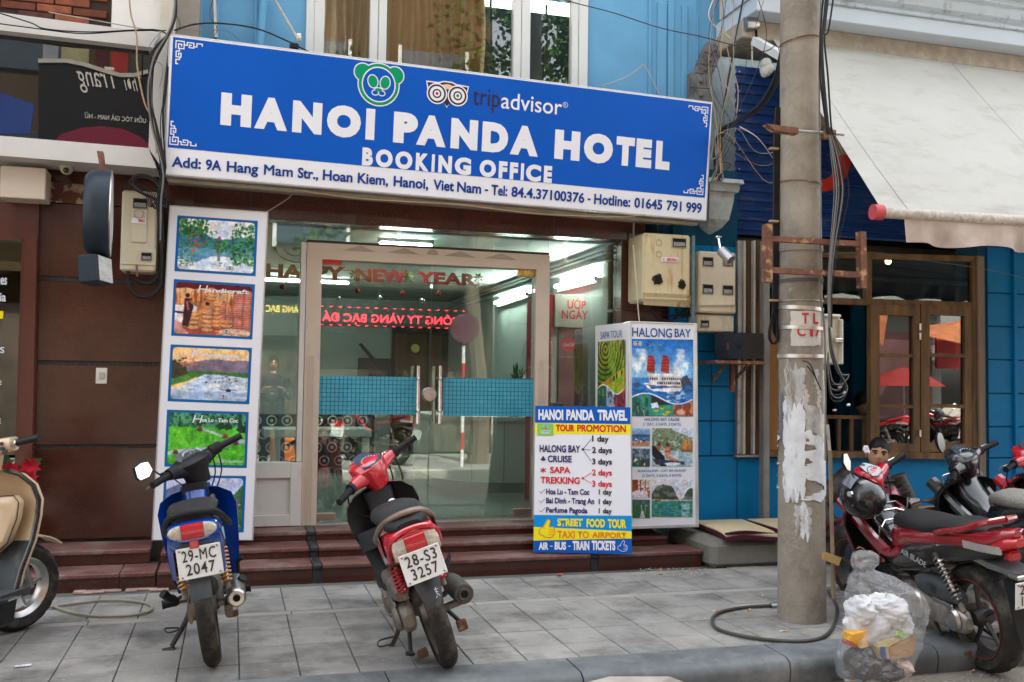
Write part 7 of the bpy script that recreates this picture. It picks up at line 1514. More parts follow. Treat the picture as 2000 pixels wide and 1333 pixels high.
m=MB();wallbox(m,1237,385,1240,470,7.4,.02,.004);tag(m.build('conduit_pipe',STEEL),'short thin pipe under the right end of the sign, left of the rusty box','pipe')
bs=thing('round_blade_sign','dark grey round blade sign hanging edge-on below the white fascia','sign',tuple(at(195,330,6.9)))
c=at(192,417,6.72);px_=1888/(Vector((c.x,c.y)).length);rad=84/(1888.2/((c-EYEV).dot(CF)))
Mx=Matrix.Translation(c)@Matrix.Rotation(R(4.5),4,'Z')@Matrix.Rotation(R(90),4,'Y')
m=MB();m.lathe([(0,-.08),(rad*.86,-.078),(rad*.95,-.055),(rad+.002,-.01),(rad+.004,.07),(rad,.075)],48,Mx);m.build('drum',mat('blade_grey',(.022,.032,.045),.35,var=.15),bs)
m=MB();m.lathe([(rad-.006,.078),(0,.078)],48,Mx);f=m.build('face',mat('blade_face',(.52,.52,.50),.5,var=.35,scale=9,streak=.3),bs)
m=MB();m.torus(rad-.003,.006,48,6,Mx@Matrix.Translation((0,0,.076)));m.build('rim_trim',DCHROME,bs)
m=MB();m.prism([at(x,y,6.8)for x,y in((189,295),(201,296),(206,338),(196,336))],(0,.06,0));m.build('bracket',RUST,bs)
c2=at(190,529,6.66);m=MB();m.box((-.075,-.13,-.09),(.055,.1,.09),.012,Matrix.Translation(c2)@Matrix.Rotation(R(-14),4,'Z')@Matrix.Rotation(R(-6),4,'Y'));m.build('lower_box',mat('blade_grey',(0,0,0)),bs)
Fb=Frame(c2,(0,1,0),(0,0,1),1,1);m=MB();m.box((.055,-.12,-.08),(.062,.09,.08),.003,Matrix.Translation(c2)@Matrix.Rotation(R(-14),4,'Z')@Matrix.Rotation(R(-6),4,'Y'));m.build('lower_face',mat('blade_face',(0,0,0)),bs)
dc=thing('dome_camera','cream dome camera under the white fascia at the left','camera',tuple(at(130,330,7.2)))
c=at(130,328,7.2);m=MB();m.lathe([(0,.05),(.045,.05),(.05,.03),(.045,0),(0,0)],20,Matrix.Translation(c));m.sphere(c+Vector((0,0,-.005)),.044,16,10);m.build('housing',mat('camera_cream',(.45,.42,.33),.4,var=.1),dc)
m=MB();m.sphere(c+Vector((.002,-.034,-.024)),.02,12,8);m.build('lens',BLKPT,dc)
sw_=thing('light_switch','small white wall switch on the brown granite wall','switch',tuple(at(198,750,7.39)))
m=MB();wallbox(m,187,719,209,750,7.385,.016,.003);m.build('plate',mat('switch_white',(.62,.60,.54),.4,var=.03),sw_);m=MB();wallbox(m,193,727,204,741,7.378,.01,.003);m.build('rocker',mat('switch_grey',(.4,.38,.33),.4),sw_)
sl_=thing('spotlight','silver cylindrical spotlight hanging under the plaster corbel','spotlight',tuple(at(1408,462,7.0)))
a,b=at(1408,489,7.0),at(1432,512,6.9);d=(b-a).normalized();m=MB();m.lathe([(0,0),(.04,0),(.043,.01),(.043,.13),(.036,.132),(.034,.1),(0,.1)],20,Matrix.Translation(a)@d.to_track_quat('Z','Y').to_matrix().to_4x4());m.build('lamp_body',mat('spot_silver',(.42,.42,.42),.35,metal=.6,var=.1),sl_)
m=MB();m.tube([at(1403,464,7.02),at(1407,488,7.0)],.009,8);m.lathe([(0,.01),(.03,.008),(.03,0)],14,Matrix.Translation(at(1403,464,7.02)));m.build('arm',CHROME,sl_)
ls_=tag(bpy.data.objects.new('loudspeaker',None),'black wooden loudspeaker standing on a small wall shelf left of the pole','speaker');C.objects.link(ls_);ls_.location=at(1450,700,7.0)
P=[at(1398,699,6.95),at(1452,701,6.85),at(1490,700,7.15),at(1398,699,7.25)]
a,b,c_,d_=at(1397,652,7.12),at(1452,650,6.92),at(1452,703,6.92),at(1397,700,7.12);e,f=at(1491,652,7.2),at(1491,700,7.2)
bk=a+(e-b);bk2=d_+(f-c_)
m=MB();m.hexa([d_,c_,f,bk2,a,b,e,bk]);m.build('cabinet',mat('speaker_grille',(.03,.027,.026),.9,var=.2,scale=60),ls_,smooth=False)
nn=(b-a).cross(d_-a).normalized();nn=nn if nn.y<0 else-nn
m=MB();m.prism([a+nn*.001+(b-a)*.03,b+nn*.001-(b-a)*.03,c_+nn*.001-(b-a)*.03+Vector((0,0,.01)),d_+nn*.001+(b-a)*.03+Vector((0,0,.01))],nn*.004);m.build('back_panel',mat('speaker_back',(.012,.016,.022),.6),ls_,smooth=False)
q=a.lerp(c_,.5)+(b-a)*.35;m=MB();m.lathe([(.008,.006),(.02,.006),(.022,0)],16,Matrix.Translation(q+nn*.004)@nn.to_track_quat('Z','Y').to_matrix().to_4x4());m.build('bass_port',VOID,ls_)
q=a.lerp(c_,.5)-(b-a)*.02;m=MB();m.box((-.015,-.004,-.03),(.015,.004,.03),.002,Matrix.Translation(q+nn*.006));m.build('terminal_plate',mat('terminal',(.10,.04,.03),.5),ls_)
sh=thing('wall_shelf','small rusty steel wall shelf under the loudspeaker','shelf',tuple(at(1430,710,7.2)))
m=MB();m.box((at(1384,706,7.1).x,6.95,at(1430,709,7.1).z-.012),(at(1476,706,7.1).x,7.33,at(1430,705,7.1).z-.004),.003);m.build('board',RUST,sh)
for x0,x1 in((1416,1392),(1462,1434)):m=MB();m.tube([at(x0,712,7.0),at(x1,744,7.32)],.014,4);m.build('brace',RUST,sh)
m=MB();wallbox(m,1428,712,1436,766,7.2,.04,.003);m.build('upright',RUST,sh)
ec_=thing('cream_junction_box','tall cream junction box fixed behind the right side of the pole','junction box',tuple(at(1632,711,5.3)))
m=MB();wallbox(m,1612,620,1642,710,5.26,.16,.008);m.build('case',mat('junction_cream',(.55,.52,.42),.45,var=.06),ec_);m=MB();wallbox(m,1643,624,1648,712,5.23,.16,.005);m.build('door_edge',mat('junction_cream',(0,0,0)),ec_)
m=MB();wallbox(m,1611,614,1644,620,5.24,.2,.006);m.build('lid',mat('junction_cream',(0,0,0)),ec_);m=MB();wallbox(m,1631,661,1648,670,5.22,.03,.004);m.build('clasp',DCHROME,ec_)
def cab(pts,Y,r,mm,par=None,nm='cable',n=6,k=5):
 P=[at(p[0],p[1],p[2]if len(p)>2 else Y)for p in pts];m=MB();m.tube(smooth_path(P,k)if len(P)>2 else P,r,n);return m.build(nm,mm,par)
def wire(label,pts,Y,r,mm,nm='cable'):return tag(cab(pts,Y,r,mm,None,nm),label,'cable')
cb=thing('cable_bundle','tangled bundle of black cables running down between the white fascia and the hotel sign','cables',tuple(at(310,300,6.85)))
rr=random.Random(11)
for k in range(11):
 j=lambda s=5:rr.uniform(-s,s)
 cab([(343+j(2),-10),(341+j(3),30),(331+j(3),65),(300+j(),110+j(8)),(293+j(),180+j(9)),(302+j(),250+j(9)),(318+j(4),330),(312+j(6),395),(316+j(5),470+j(20))],6.93-rr.uniform(0,.06),rr.choice([.005,.007,.009,.004]),BLACKC if k%4 else GREYC,cb)
for k in range(5):cab([(330+rr.uniform(-3,3),90),(324+rr.uniform(-4,4),170),(315+rr.uniform(-8,8),240),(322+rr.uniform(-3,3),330)],6.9,.003,BLACKC,cb)
m_=[(1350-0,0)]
cl_=thing('cable_coil','loose coil of thick black cable above the left meter box','cables',tuple(at(280,365,7.0)))
for k in range(6):
 a=rr.uniform(-3,3);cab([(320,372+a*2),(300,350+a),(272+a,343+a),(255+a,356),(268+a,372),(300,388+a),(325,400+a*2)],7.05-k*.012,.010 if k<3 else.004,GREYC if k==1 else BLACKC,cl_)
for k in range(7):x=288+k*4;cab([(x,374+k),(x-3+rr.uniform(-2,2),392),(x+6,408+rr.uniform(-4,4)),(x+14,396),(318,380)],7.08,.0035,BLACKC,cl_)
lc=thing('meter_supply_cable','thick black cables looping below the left meter box','cables',tuple(at(280,570,7.2)))
cab([(250,530),(251,556),(266,576),(290,579),(308,566),(316,540),(316,400)],7.2,.014,BLACKC,lc);cab([(262,545),(280,554),(300,550),(313,530)],7.22,.012,BLACKC,lc)
cab([(322,405),(321,700),(305,1000)],7.3,.008,BLACKC,lc)
lc2=thing('meter_supply_cable','black cables looping below the rust streaked meter box','cables',tuple(at(1300,620,7.2)))
cab([(1268,600),(1280,618),(1305,627),(1325,618),(1345,600)],7.3,.013,BLACKC,lc2);cab([(1320,602),(1326,615),(1345,612),(1352,560)],7.3,.012,BLACKC,lc2)
wire('long thin black cable sagging across the white fascia top',[(-20,20),(60,45),(90,57),(180,63),(300,58),(330,72)],6.93,.0045,BLACKC)
wire('lower thin black cable crossing the white fascia',[(-20,44),(70,56),(160,66),(250,61),(325,60)],6.94,.004,BLACKC)
wire('tan cable hanging down in front of the black fascia board',[(252,-10),(256,30),(267,70),(268,130),(282,200),(300,240),(306,300)],6.88,.0055,TANC)
wire('thin pale wire loop at the fascia corner',[(318,60),(300,78),(291,96),(300,115),(318,132),(312,170)],6.87,.002,GREYC)
wire('black cable arching over the top left corner of the sign',[(340,60),(380,48),(430,46),(500,56),(560,80),(600,100),(622,108)],6.98,.006,BLACKC)
pp=thing('cable_strut','grey steel strut with cable clamp over the blue sign, left of the upper window','bracket',tuple(at(580,85,7.3)))
m=MB();m.tube([at(531,-10,7.6),at(583,80,7.1)],.012,8);m.build('strut',STEEL,pp);m=MB();m.tube([at(580,74,7.08),at(588,74,7.08)],.03,8);m.build('insulator',WHITEP,pp);m=MB();wallbox(m,566,83,584,96,7.1,.08,.01);m.build('clamp',BLACKP,pp)
m=MB();m.tube([at(418,-10,7.6),at(421,75,7.5)],.016,8);tag(m.build('grey_drain_pipe',STEEL),'thin grey pipe on the light blue wall above the left part of the sign','pipe')
m=MB();m.tube([at(516,-10,7.66),at(508,90,7.62)],.028,10);tag(m.build('blue_drain_pipe',LBLUE),'light blue painted drain pipe left of the upper window','pipe')
for k in range(4):wire('tangled thin wire left of the sign, strand %s'%['by the grey pipe','crossing it','lowest over the sign','touching the pilaster'][k],[[(347,62),(380,45),(417,60),(426,40)],[(417,-5),(410,30),(424,55),(418,72)],[(345,55),(400,62),(440,60),(470,80)],[(345,30),(352,50),(342,66)]][k],7.2,.0022,BLACKC if k%2 else GREYC)
wire('thin dark cable sagging from the window top to the pole',[(1080,-6),(1130,8),(1200,26),(1290,55),(1370,72),(1430,88),(1490,101),(1515,88)],5.6,.0035,mat('brown_cable',(.06,.035,.03),.6))
for k,pts in enumerate(([(1398,-10),(1384,25),(1393,48),(1427,75)],[(1407,-10),(1410,60),(1408,110),(1418,165),(1434,205)],[(1412,-10),(1414,60),(1426,120),(1440,165),(1441,200),(1437,232)])):
 wire(('pale curled cable end hanging left of the arch','tan cable hanging in front of the arch, left one','tan cable hanging in front of the arch, right one')[k],pts,6.6,.0045,WHITEC if k==0 else TANC)
wire('straight black cable slanting down in front of the arch',[(1453,-10),(1437,75),(1420,170),(1405,260)],6.7,.008,BLACKC)
wb_=thing('cable_bundle','thick black cable bundle curving from the pole down behind the sign end','cables',tuple(at(1450,230,6.0)))
for k in range(6):
 a=rr.uniform(-4,4);cab([(1526,108+a*3,5.1),(1512+a,165+a,5.4),(1480+a,212+a*.6,6.0),(1437,240+a,6.6),(1410+a,258+a,6.9),(1398+a,300,7.1),(1402+a,350,7.2)],6,.011 if k<4 else.005,BLACKC,wb_)
for k in range(12):
 cab([(1400+rr.uniform(-4,4),250+rr.uniform(0,40)),(1392+rr.uniform(-4,18),290+rr.uniform(-20,30)),(1402+rr.uniform(-6,26),320+rr.uniform(-20,30)),(1392+rr.uniform(-4,20),355)],7.0,rr.choice([.003,.004,.006]),[BLACKC,GREYC,TANC,BLACKC][k%4],wb_)
for k in range(2):wire(('white','grey')[k]+' wire stay from the cable bundle to the grey post',[(1445,248+k*3,6.8),(1480,270,6.6),(1510,310,6.9)],6.8,.004,WHITEC if k==0 else GREYC)
pd_=thing('cable_bundle','bundle of dark cables running down the right side of the utility pole','cables',tuple(at(1620,300,4.9)))
for k in range(11):
 a=rr.uniform(-9,9);cab([(1618+a*1.3,-10),(1610+a,60),(1606+a*.5,75),(1609+a,150),(1619+a*.6,250),(1624+a*.8,262)],4.85-rr.uniform(0,.06),rr.choice([.003,.004,.006]),BLACKC,pd_)
for k in range(13):
 a=rr.uniform(-14,12);cab([(1624+a*.4,265),(1636+a,310),(1645+a*1.3,370),(1638+a,430),(1630+a*.7,480),(1622+a*.4,560),(1622+a*.3,640)],4.84-rr.uniform(0,.05),rr.choice([.002,.003,.0045]),BLACKC if k%3 else GREYC,pd_)
for k in range(9):
 a=rr.uniform(-4,4);L_=rr.uniform(745,790);cab([(1620+a*.4,640),(1626+a,690),(1640+a,730),(1652+a*2,L_-18),(1640+a,L_),(1622+a,L_-8),(1617,L_-60),(1619,700)],4.82-rr.uniform(0,.05),rr.choice([.003,.004]),GREYC if k%2 else BLACKC,pd_)
for x,y in((1630,802),(1648,768),(1657,792),(1640,757)):m=MB();m.tube([at(x-3,y,4.78),at(x+3,y-1,4.78)],.007,6);m.build('connector',DCHROME,pd_)
cab([(1603,-10),(1600,200),(1603,400),(1601,560),(1608,620),(1612,700),(1612,900)],4.86,.006,GREYC,pd_)
pl2_=thing('cable_bundle','straight bundle of black cables down the left side of the utility pole','cables',tuple(at(1512,500,5.0)))
for k in range(7):x=1512+k*1.6;cab([(x+4,210),(x,280),(x-1,480),(x-3,600),(x-2,650+k*3)],5.06,.0065,BLACKC,pl2_)
for k in range(6):a=rr.uniform(-3,3);cab([(1514+a,600),(1504+a,640),(1503+a,662),(1512+a,672),(1519+a,655),(1516,610)],5.03,.004,BLACKC,pl2_)
for y in(288,430,585):m=MB();wallbox(m,1506,y,1522,y+4,5.02,.03,.002);m.build('cable_tie',TANC,pl2_)
wire('knotted wire loop on the pole beneath the lowest strap',[(1568,705),(1582,712),(1596,745),(1604,762),(1588,730),(1576,715)],4.84,.0035,BLACKC)
rod=thing('rusty_prop_rod','long thin rusty prop rod with a hanging padlock plate beside the pole','rod',tuple(at(1626,1170,5.0)))
cab([(1616,830),(1620,880),(1624,960)],4.75,.010,STEEL,rod,'tube');m=MB();m.tube([at(1621,880,4.74),at(1628,1170,4.74)],.012,6);m.build('rod',mat('rod_brown',(.20,.15,.10),.7,var=.3),rod)
m=MB();pxprism(m,[(1612,1078),(1644,1090),(1638,1106),(1610,1094)],4.7,.03);m.build('lock_plate',mat('brass_plate',(.38,.25,.10),.4,metal=.4,var=.3),rod)
wire('thin wire across the blue wall above the restaurant window',[(1608,497),(1700,493),(1800,508),(1910,524),(2010,545)],7.1,.003,GREYC)
for k,pts in enumerate(([(1300,95),(1230,108),(1172,168)],[(1258,125),(1290,190),(1300,215)],[(520,415),(560,390),(578,372)],[(1237,480),(1246,600),(1250,640)])):
 wire(('thin wire stay on the light blue wall above the sign','wire stay falling to the right part of the sign top','short stay wire above the tall picture board','white wire hanging beside the rust streaked meter box')[k],[(1258,125),(1225,150),(1172,170)]if k==0 else pts,7.3 if k<3 else 7.05,.0045,STEEL if k<3 else WHITEC)
for k in range(2):wire('loose tan wire under the %s of the hotel sign'%('left half','right half')[k],([(580,372),(700,388),(860,398),(900,400)],[(900,400),(1050,418),(1200,424),(1260,420)])[k],7.0,.004,TANC)
def ground_loop(pts,z,r,mm,label,cat='hose'):
 P=[atz(x,y,z)for x,y in pts];m=MB();m.tube(smooth_path(P,6),r,8);return tag(m.build('hose',mm),label,cat)
ground_loop([(96,1187),(130,1181),(200,1173),(260,1174),(294,1182),(292,1194),(250,1203),(180,1203),(130,1193),(104,1184)],.012,.0075,mat('hose_tan',(.27,.25,.17),.5,var=.2),'tan hose lying in a loop on the paving left of the blue motorbike')
ground_loop([(1518,1183),(1460,1186),(1410,1195),(1391,1210),(1405,1230),(1470,1246),(1560,1253),(1610,1243),(1631,1215),(1634,1185),(1618,1155)],.012,.0095,mat('hose_black',(.07,.068,.06),.5,var=.2),'black hose loop lying on the paving around the pole foot')
m=MB();c=atz(1516,1183,.012);m.tube([c,c+Vector((-.04,0,0))],.018,10);tag(m.build('hose_fitting',DCHROME),'small metal fitting on the end of the black hose','fitting')
BUT=mat('cigarette_paper',(.7,.68,.62),.8,var=.05);FIL=mat('cigarette_filter',(.60,.28,.07),.8)
wh=['by the pole foot','left inside the black hose loop','outside the hose loop on its left','on the kerb edge','in the gutter, leftmost','in the gutter beside the leftmost one','in the gutter midway to the bag','just left of the bag, upper','just left of the bag, lower','against the lower left bag corner','left of the bag, far from it','in front of the bag corner','on the road under the dark red motorbike','beyond the hose loop near the steps']
for k,(x,y,z)in enumerate(((1538,1233,0),(1460,1193,0),(1405,1193,0),(1586,1252,0),(1441,1321,-.13),(1515,1318,-.13),(1556,1320,-.13),(1618,1310,-.13),(1614,1319,-.13),(1636,1322,-.13),(1567,1309,-.13),(1668,1331,-.13),(1895,1312,-.13),(1492,1166,0))):
 c=atz(x,y,z+.006);a=rr.uniform(0,3.1);d=Vector((math.cos(a),math.sin(a),0));t=thing('cigarette_butt','cigarette butt %s'%wh[k],'litter',tuple(c),'cigarette butts on the ground')
 m=MB();m.tube([c,c+d*.025],.0042,7);m.build('filter',FIL,t);m=MB();m.tube([c+d*.025,c+d*.045],.0042,7);m.build('paper',BUT,t)
m=MB();c=atz(45,1301,.003);m.box((-.035,-.015,0),(.035,.015,.002),0,Matrix.Translation(c)@Matrix.Rotation(.2,4,'Z'));tag(m.build('paper_scrap',mat('paper_scrap',(.6,.62,.75),.8,var=.5,scale=30)),'small white and blue paper scrap on the paving at lower left','litter')
m=MB();c=atz(1093,1123,.01);m.sphere(c,(.025,.014,.008),8,5);tag(m.build('red_wrapper',mat('red_wrapper',(.5,.08,.1),.4,var=.4,scale=60)),'small crumpled red sweet wrapper below the promotion board','litter')
m=MB();c=atz(1290,1121,.008);m.sphere(c,(.02,.012,.006),7,4);tag(m.build('leaf_scrap',mat('leaf_tan',(.45,.25,.15),.8)),'small tan leaf scrap near the foot of the granite steps','litter')
gr=MB()
for k in range(420):
 x,y=rr.uniform(880,2000),rr.uniform(1292,1333);
 if rr.random()<.35:x,y,zz=rr.uniform(1240,1400),rr.uniform(1110,1124),0
 else:zz=-.134
 c=atz(x,y,zz+.001)
 if zz<0 and c.y>KY0-.03:c.y=KY0-rr.uniform(.02,.25)
 s_=rr.uniform(.0015,.006);gr.sphere(c,(s_*1.5,s_,s_*.7),5,3)
tag(gr.build('grit',mat('grit',(.42,.39,.34),.9,var=.4,scale=200)),kind='stuff')
bg_=thing('rubbish_bag','tied clear plastic rubbish bag full of waste standing against the kerb right of the pole','rubbish bag',tuple(atz(1705,1325,-.13)))
Zb=lambda x,y:(1600+x/4.88,1060+y/4.88)
out_=[(85,370,500),(110,325,545),(200,315,550),(262,345,500),(300,320,620),(360,308,760),(430,300,860),(520,288,950),(640,285,975),(760,275,965),(880,245,935),(960,225,915),(1060,198,880),(1140,200,830),(1220,200,800),(1280,215,730),(1305,260,660)]
YB=4.17;prs=random.Random(5)
nr=np.random.default_rng(8);ph=nr.uniform(0,6.28,12)
def bagmesh(shrink=1.0,amp=.023,nseg=64):
 rings_=[];prof_=[]
 ys=[o[0]for o in out_];T_=60
 for k in range(T_+1):
  y=85+(1305-85)*k/T_;l=np.interp(y,ys,[o[1]for o in out_]);r_=np.interp(y,ys,[o[2]for o in out_])
  a=at(*Zb(l,y),YB);b=at(*Zb(r_,y),YB);c=(a+b)/2;hw=(b.x-a.x)/2*shrink;dp=min(hw*.8,.15)*shrink
  if c.z<-.13:c.z=-.13
  P=[]
  for j in range(nseg):
   an=2*math.pi*j/nseg;fold=sum(math.sin(an*(3+i*2)+ph[i]+c.z*(9+i*7)*((-1)**i)+2.5*math.sin(c.z*11+ph[i]))*(1/(1+i*.45))for i in range(7))*.32
   f=1+amp*fold/.1*(.6 if k<T_-3 else.2);P.append(Vector((c.x+hw*math.cos(an)*f,c.y+dp*math.sin(an)*f,c.z+.004*math.sin(an*5+k*.5))))
  rings_.append(P)
 return MB().loft(rings_)
PB_=bpy.data.materials.new('clear_polythene');PB_.use_nodes=True;t_=PB_.node_tree;t_.nodes.clear();N=t_.nodes.new;L=t_.links.new
o_=N('ShaderNodeOutputMaterial');tr=N('ShaderNodeBsdfTransparent');gl=N('ShaderNodeBsdfGlossy');df=N('ShaderNodeBsdfDiffuse');m1=N('ShaderNodeMixShader');m2=N('ShaderNodeMixShader');lw=N('ShaderNodeLayerWeight');nz=N('ShaderNodeTexNoise');bp=N('ShaderNodeBump');tc=N('ShaderNodeTexCoord');cr2=N('ShaderNodeMapRange')
nz.inputs['Scale'].default_value=14;nz.inputs['Detail'].default_value=6;nz.inputs['Distortion'].default_value=2.2;L(tc.outputs['Object'],nz.inputs[0]);bp.inputs['Strength'].default_value=1;bp.inputs['Distance'].default_value=.03;L(nz.outputs['Fac'],bp.inputs['Height'])
gl.inputs['Roughness'].default_value=.06;df.inputs[0].default_value=(.78,.80,.84,1);L(bp.outputs[0],gl.inputs['Normal']);L(bp.outputs[0],lw.inputs['Normal']);lw.inputs[0].default_value=.55
cr2 .inputs['To Min'].default_value=.0;cr2 .inputs['To Max'].default_value=.15;L(lw.outputs['Facing'],cr2 .inputs[0]);L(cr2 .outputs[0],m1 .inputs[0]);L(tr.outputs[0],m1 .inputs[1]);L(df.outputs[0],m1 .inputs[2]);m2 .inputs[0].default_value=.13;L(m1 .outputs[0],m2 .inputs[1]);L(gl.outputs[0],m2 .inputs[2]);L(m2 .outputs[0],o_.inputs[0])
bagmesh().build('plastic_film',PB_,bg_,ang=60)
def blob(cx,cy,Y,rx,rz,ry,mm,nm,seed,n=44,k=30,amp=.30,cat=None):
 g=np.random.default_rng(seed);ph_=g.uniform(0,6.28,9);m=MB();c=at(*Zb(cx,cy),Y);V=[];F=[]
 for i in range(k+1):
  a=math.pi*i/k-math.pi/2
  for j in range(n):
   b=2*math.pi*j/n;f=1+amp*.14*math.sin(7*b+5*a+ph_[0])*math.sin(6*a-5*b+ph_[1])+amp*sum(math.sin((2+q)*b+ph_[q]+(q+1)*1.7*math.sin(a*(q+1)+ph_[q]))*.5**(q*.5)for q in range(6))*.3
   V.append(Vector((c.x+rx*f*math.cos(a)*math.cos(b),c.y+ry*f*math.cos(a)*math.sin(b),c.z+rz*f*math.sin(a))))
 for i in range(k):
  for j in range(n):F.append((i*n+j,i*n+(j+1)%n,(i+1)*n+(j+1)%n,(i+1)*n+j))
 m.add(V,F);return m.build(nm,mm,None,ang=60)
WB_=mat('white_carrier_bag',(.62,.63,.65),.4,var=.12,scale=14,bump=1,bscale=22);KB=mat('black_bin_bag',(.012,.012,.014),.22,var=.2,bump=1,bscale=35)
for i,(cx,cy,rx,rz,sd_)in enumerate(((390,650,.06,.07,1),(640,650,.10,.08,2),(470,780,.12,.10,3),(730,760,.085,.09,4),(560,860,.13,.09,5))):
 tag(blob(cx,cy,YB+.0+.01*i,rx,rz,.085,WB_,'white_carrier_bag',sd_),'crumpled white carrier bag in the clear rubbish bag, %s'%('upper left','upper middle','left centre','right centre','beneath the others')[i],'carrier bag','waste inside the clear bag')
tag(blob(400,1150,YB-.02,.075,.075,.09,KB,'black_bin_bag',7),'shiny black bin bag at the bottom left of the clear rubbish bag','bin bag');tag(blob(600,1220,YB-.01,.10,.05,.09,KB,'black_bin_bag',9),'shiny black bin bag at the bottom middle of the clear rubbish bag','bin bag')
tag(blob(770,1190,YB-.03,.05,.045,.07,mat('peach_scrap',(.55,.42,.36),.6,var=.5,scale=20),'food_waste',12),'pale peach coloured scraps at the bottom right of the clear bag','waste')
def ibx(q,dpt,mm,nm,lab,Y):m=MB();m.prism([at(*Zb(x,y),Y)for x,y in q],(0,dpt,0));return tag(m.build(nm,mm,smooth=False),lab,'waste','waste inside the clear bag')
ibx([(320,880),(460,840),(470,990),(400,1010),(320,950)],.08,mat('orange_packet',(.75,.38,.06),.5,var=.4,scale=14),'orange_packet','orange crisp packet in the clear rubbish bag',YB-.08)
ibx([(560,1000),(660,985),(670,1110),(580,1110)],.09,mat('carton_yellow',(.5,.38,.15),.6,var=.3,scale=20),'yellow_carton','small yellow and blue carton in the clear rubbish bag',YB-.09)
ibx([(590,1000),(625,995),(645,1110),(610,1112)],.01,mat('carton_blue',(.02,.08,.35),.5,var=.3,scale=20),'blue_carton_strip','blue strip on the yellow carton in the clear bag',YB-.105)
ibx([(670,1000),(840,940),(930,900),(890,1080),(670,1120)],.08,mat('cardboard',(.42,.23,.09),.8,var=.3,scale=10),'cardboard_box','flattened brown cardboard box in the clear rubbish bag',YB-.07)
ibx([(560,960),(740,915),(760,940),(660,1000),(560,990)],.08,mat('carton_cream',(.6,.52,.28),.6,var=.2),'cream_carton','cream carton lid in the clear rubbish bag',YB-.07)
ibx([(765,850),(850,880),(830,910),(755,885)],.02,mat('green_packet',(.35,.62,.12),.5,var=.3,scale=20),'green_packet','small lime green packet in the clear rubbish bag',YB-.12)
ibx([(230,935),(345,985),(350,1005),(235,960)],.015,mat('red_band',(.6,.12,.12),.5,var=.4,scale=40),'red_striped_bag_edge','red striped bag edge at the left side of the clear bag',YB-.06)
m=MB();m.tube(smooth_path([at(*Zb(360,60),YB),at(*Zb(390,45),YB),at(*Zb(440,75),YB-.02)],5),.003,5);m.build('tie_string',RUST,bg_)
LOCAL=True
def abp(nm,pts,r,mm):m=MB();m.tube(pts,r,6);return m.build(nm,mm,ab_)
y0,y1=.58,.86;f_=lambda y:.575+(y-.58)*.62
fr_=[(-.11,y0,f_(y0)),(-.12,.8,f_(.8)),(-.085,y1,f_(y1)+.01),(.085,y1,f_(y1)+.01),(.12,.8,f_(.8)),(.11,y0,f_(y0)),(-.11,y0,f_(y0))]
abp('rack_frame',fr_,.006,CHROME)
for y in(.64,.71,.78):abp('rack_bar',[(-.11,y,f_(y)),(-.06,y+.04,f_(y+.04)),(.06,y+.04,f_(y+.04)),(.11,y,f_(y))],.0045,CHROME)
for s_ in(-1,1):abp('rack_hook',[(s_*.11,.82,f_(.8)),(s_*.16,.86,f_(.8)+.0),(s_*.165,.85,f_(.8)+.06),(s_*.15,.80,f_(.8)+.05)],.0045,CHROME);abp('rack_leg',[(s_*.12,.72,f_(.72)),(s_*.15,.70,.5)],.0045,CHROME)
LOCAL=False
hl=thing('helmet','black and silver open face helmet hanging from the handlebar of the dark red motorbike','helmet',tuple(at(1685,975,5.0)))
c=at(1685,972,5.05);m=MB();n,k=28,14;V=[]
for i in range(k+1):
 a=-1.1+(math.pi/2+1.1)*i/k
 for j in range(n):b=2*math.pi*j/n;V.append(Vector((.125*math.cos(a)*math.cos(b),.145*math.cos(a)*math.sin(b),.125*math.sin(a))))
F=[(i*n+j,i*n+(j+1)%n,(i+1)*n+(j+1)%n,(i+1)*n+j)for i in range(k)for j in range(n)]
Mh=Matrix.Translation(c)@Euler((R(200),R(12),R(20))).to_matrix().to_4x4();m.add([Mh@v for v in V],F);m.build('shell',BLKPT,hl)
m=MB();V=[]
for i in range(4):
 a=-.25-.28*i
 for j in range(17):b=math.pi*1.02+math.pi*.96*j/16;V.append(Mh@Vector((.134*math.cos(a*.6)*math.cos(b),.155*math.cos(a*.6)*math.sin(b),.13*math.sin(a*.9))))
m.add(V,[(i*17+j,i*17+j+1,(i+1)*17+j+1,(i+1)*17+j)for i in range(3)for j in range(16)]);m.build('visor',mat('silver_visor',(.55,.57,.60),.15,metal=.7,var=.1),hl)
m=MB();m.lathe([(0,.01),(.016,.01),(.02,0)],14,Mh@Matrix.Translation((-.128,0,0))@Matrix.Rotation(R(-90),4,'Y'));m.build('visor_pivot',CHROME,hl)
fl_=tag(bpy.data.objects.new('silk_flower',None),'small white silk flower beside the mirror of the dark red motorbike','flower');C.objects.link(fl_);fl_.location=at(1690,880,5.2)
c=at(1690,878,5.2)
for k in range(6):a=k*1.05;m=MB();m.sphere(c+Vector((.016*math.cos(a),-.004*k,.016*math.sin(a))),(.013,.006,.011),8,5);m.build('petal',WHITEV,fl_)
SKIN=mat('skin',(.42,.235,.145),.55,var=.08,scale=20);HAIR=mat('black_hair',(.008,.007,.007),.5);PUFF=mat('puffer_nylon',(.028,.022,.02),.33,var=.3,scale=9,bump=.5,bscale=40);JEAN=mat('dark_trousers',(.02,.024,.035),.9,var=.2)
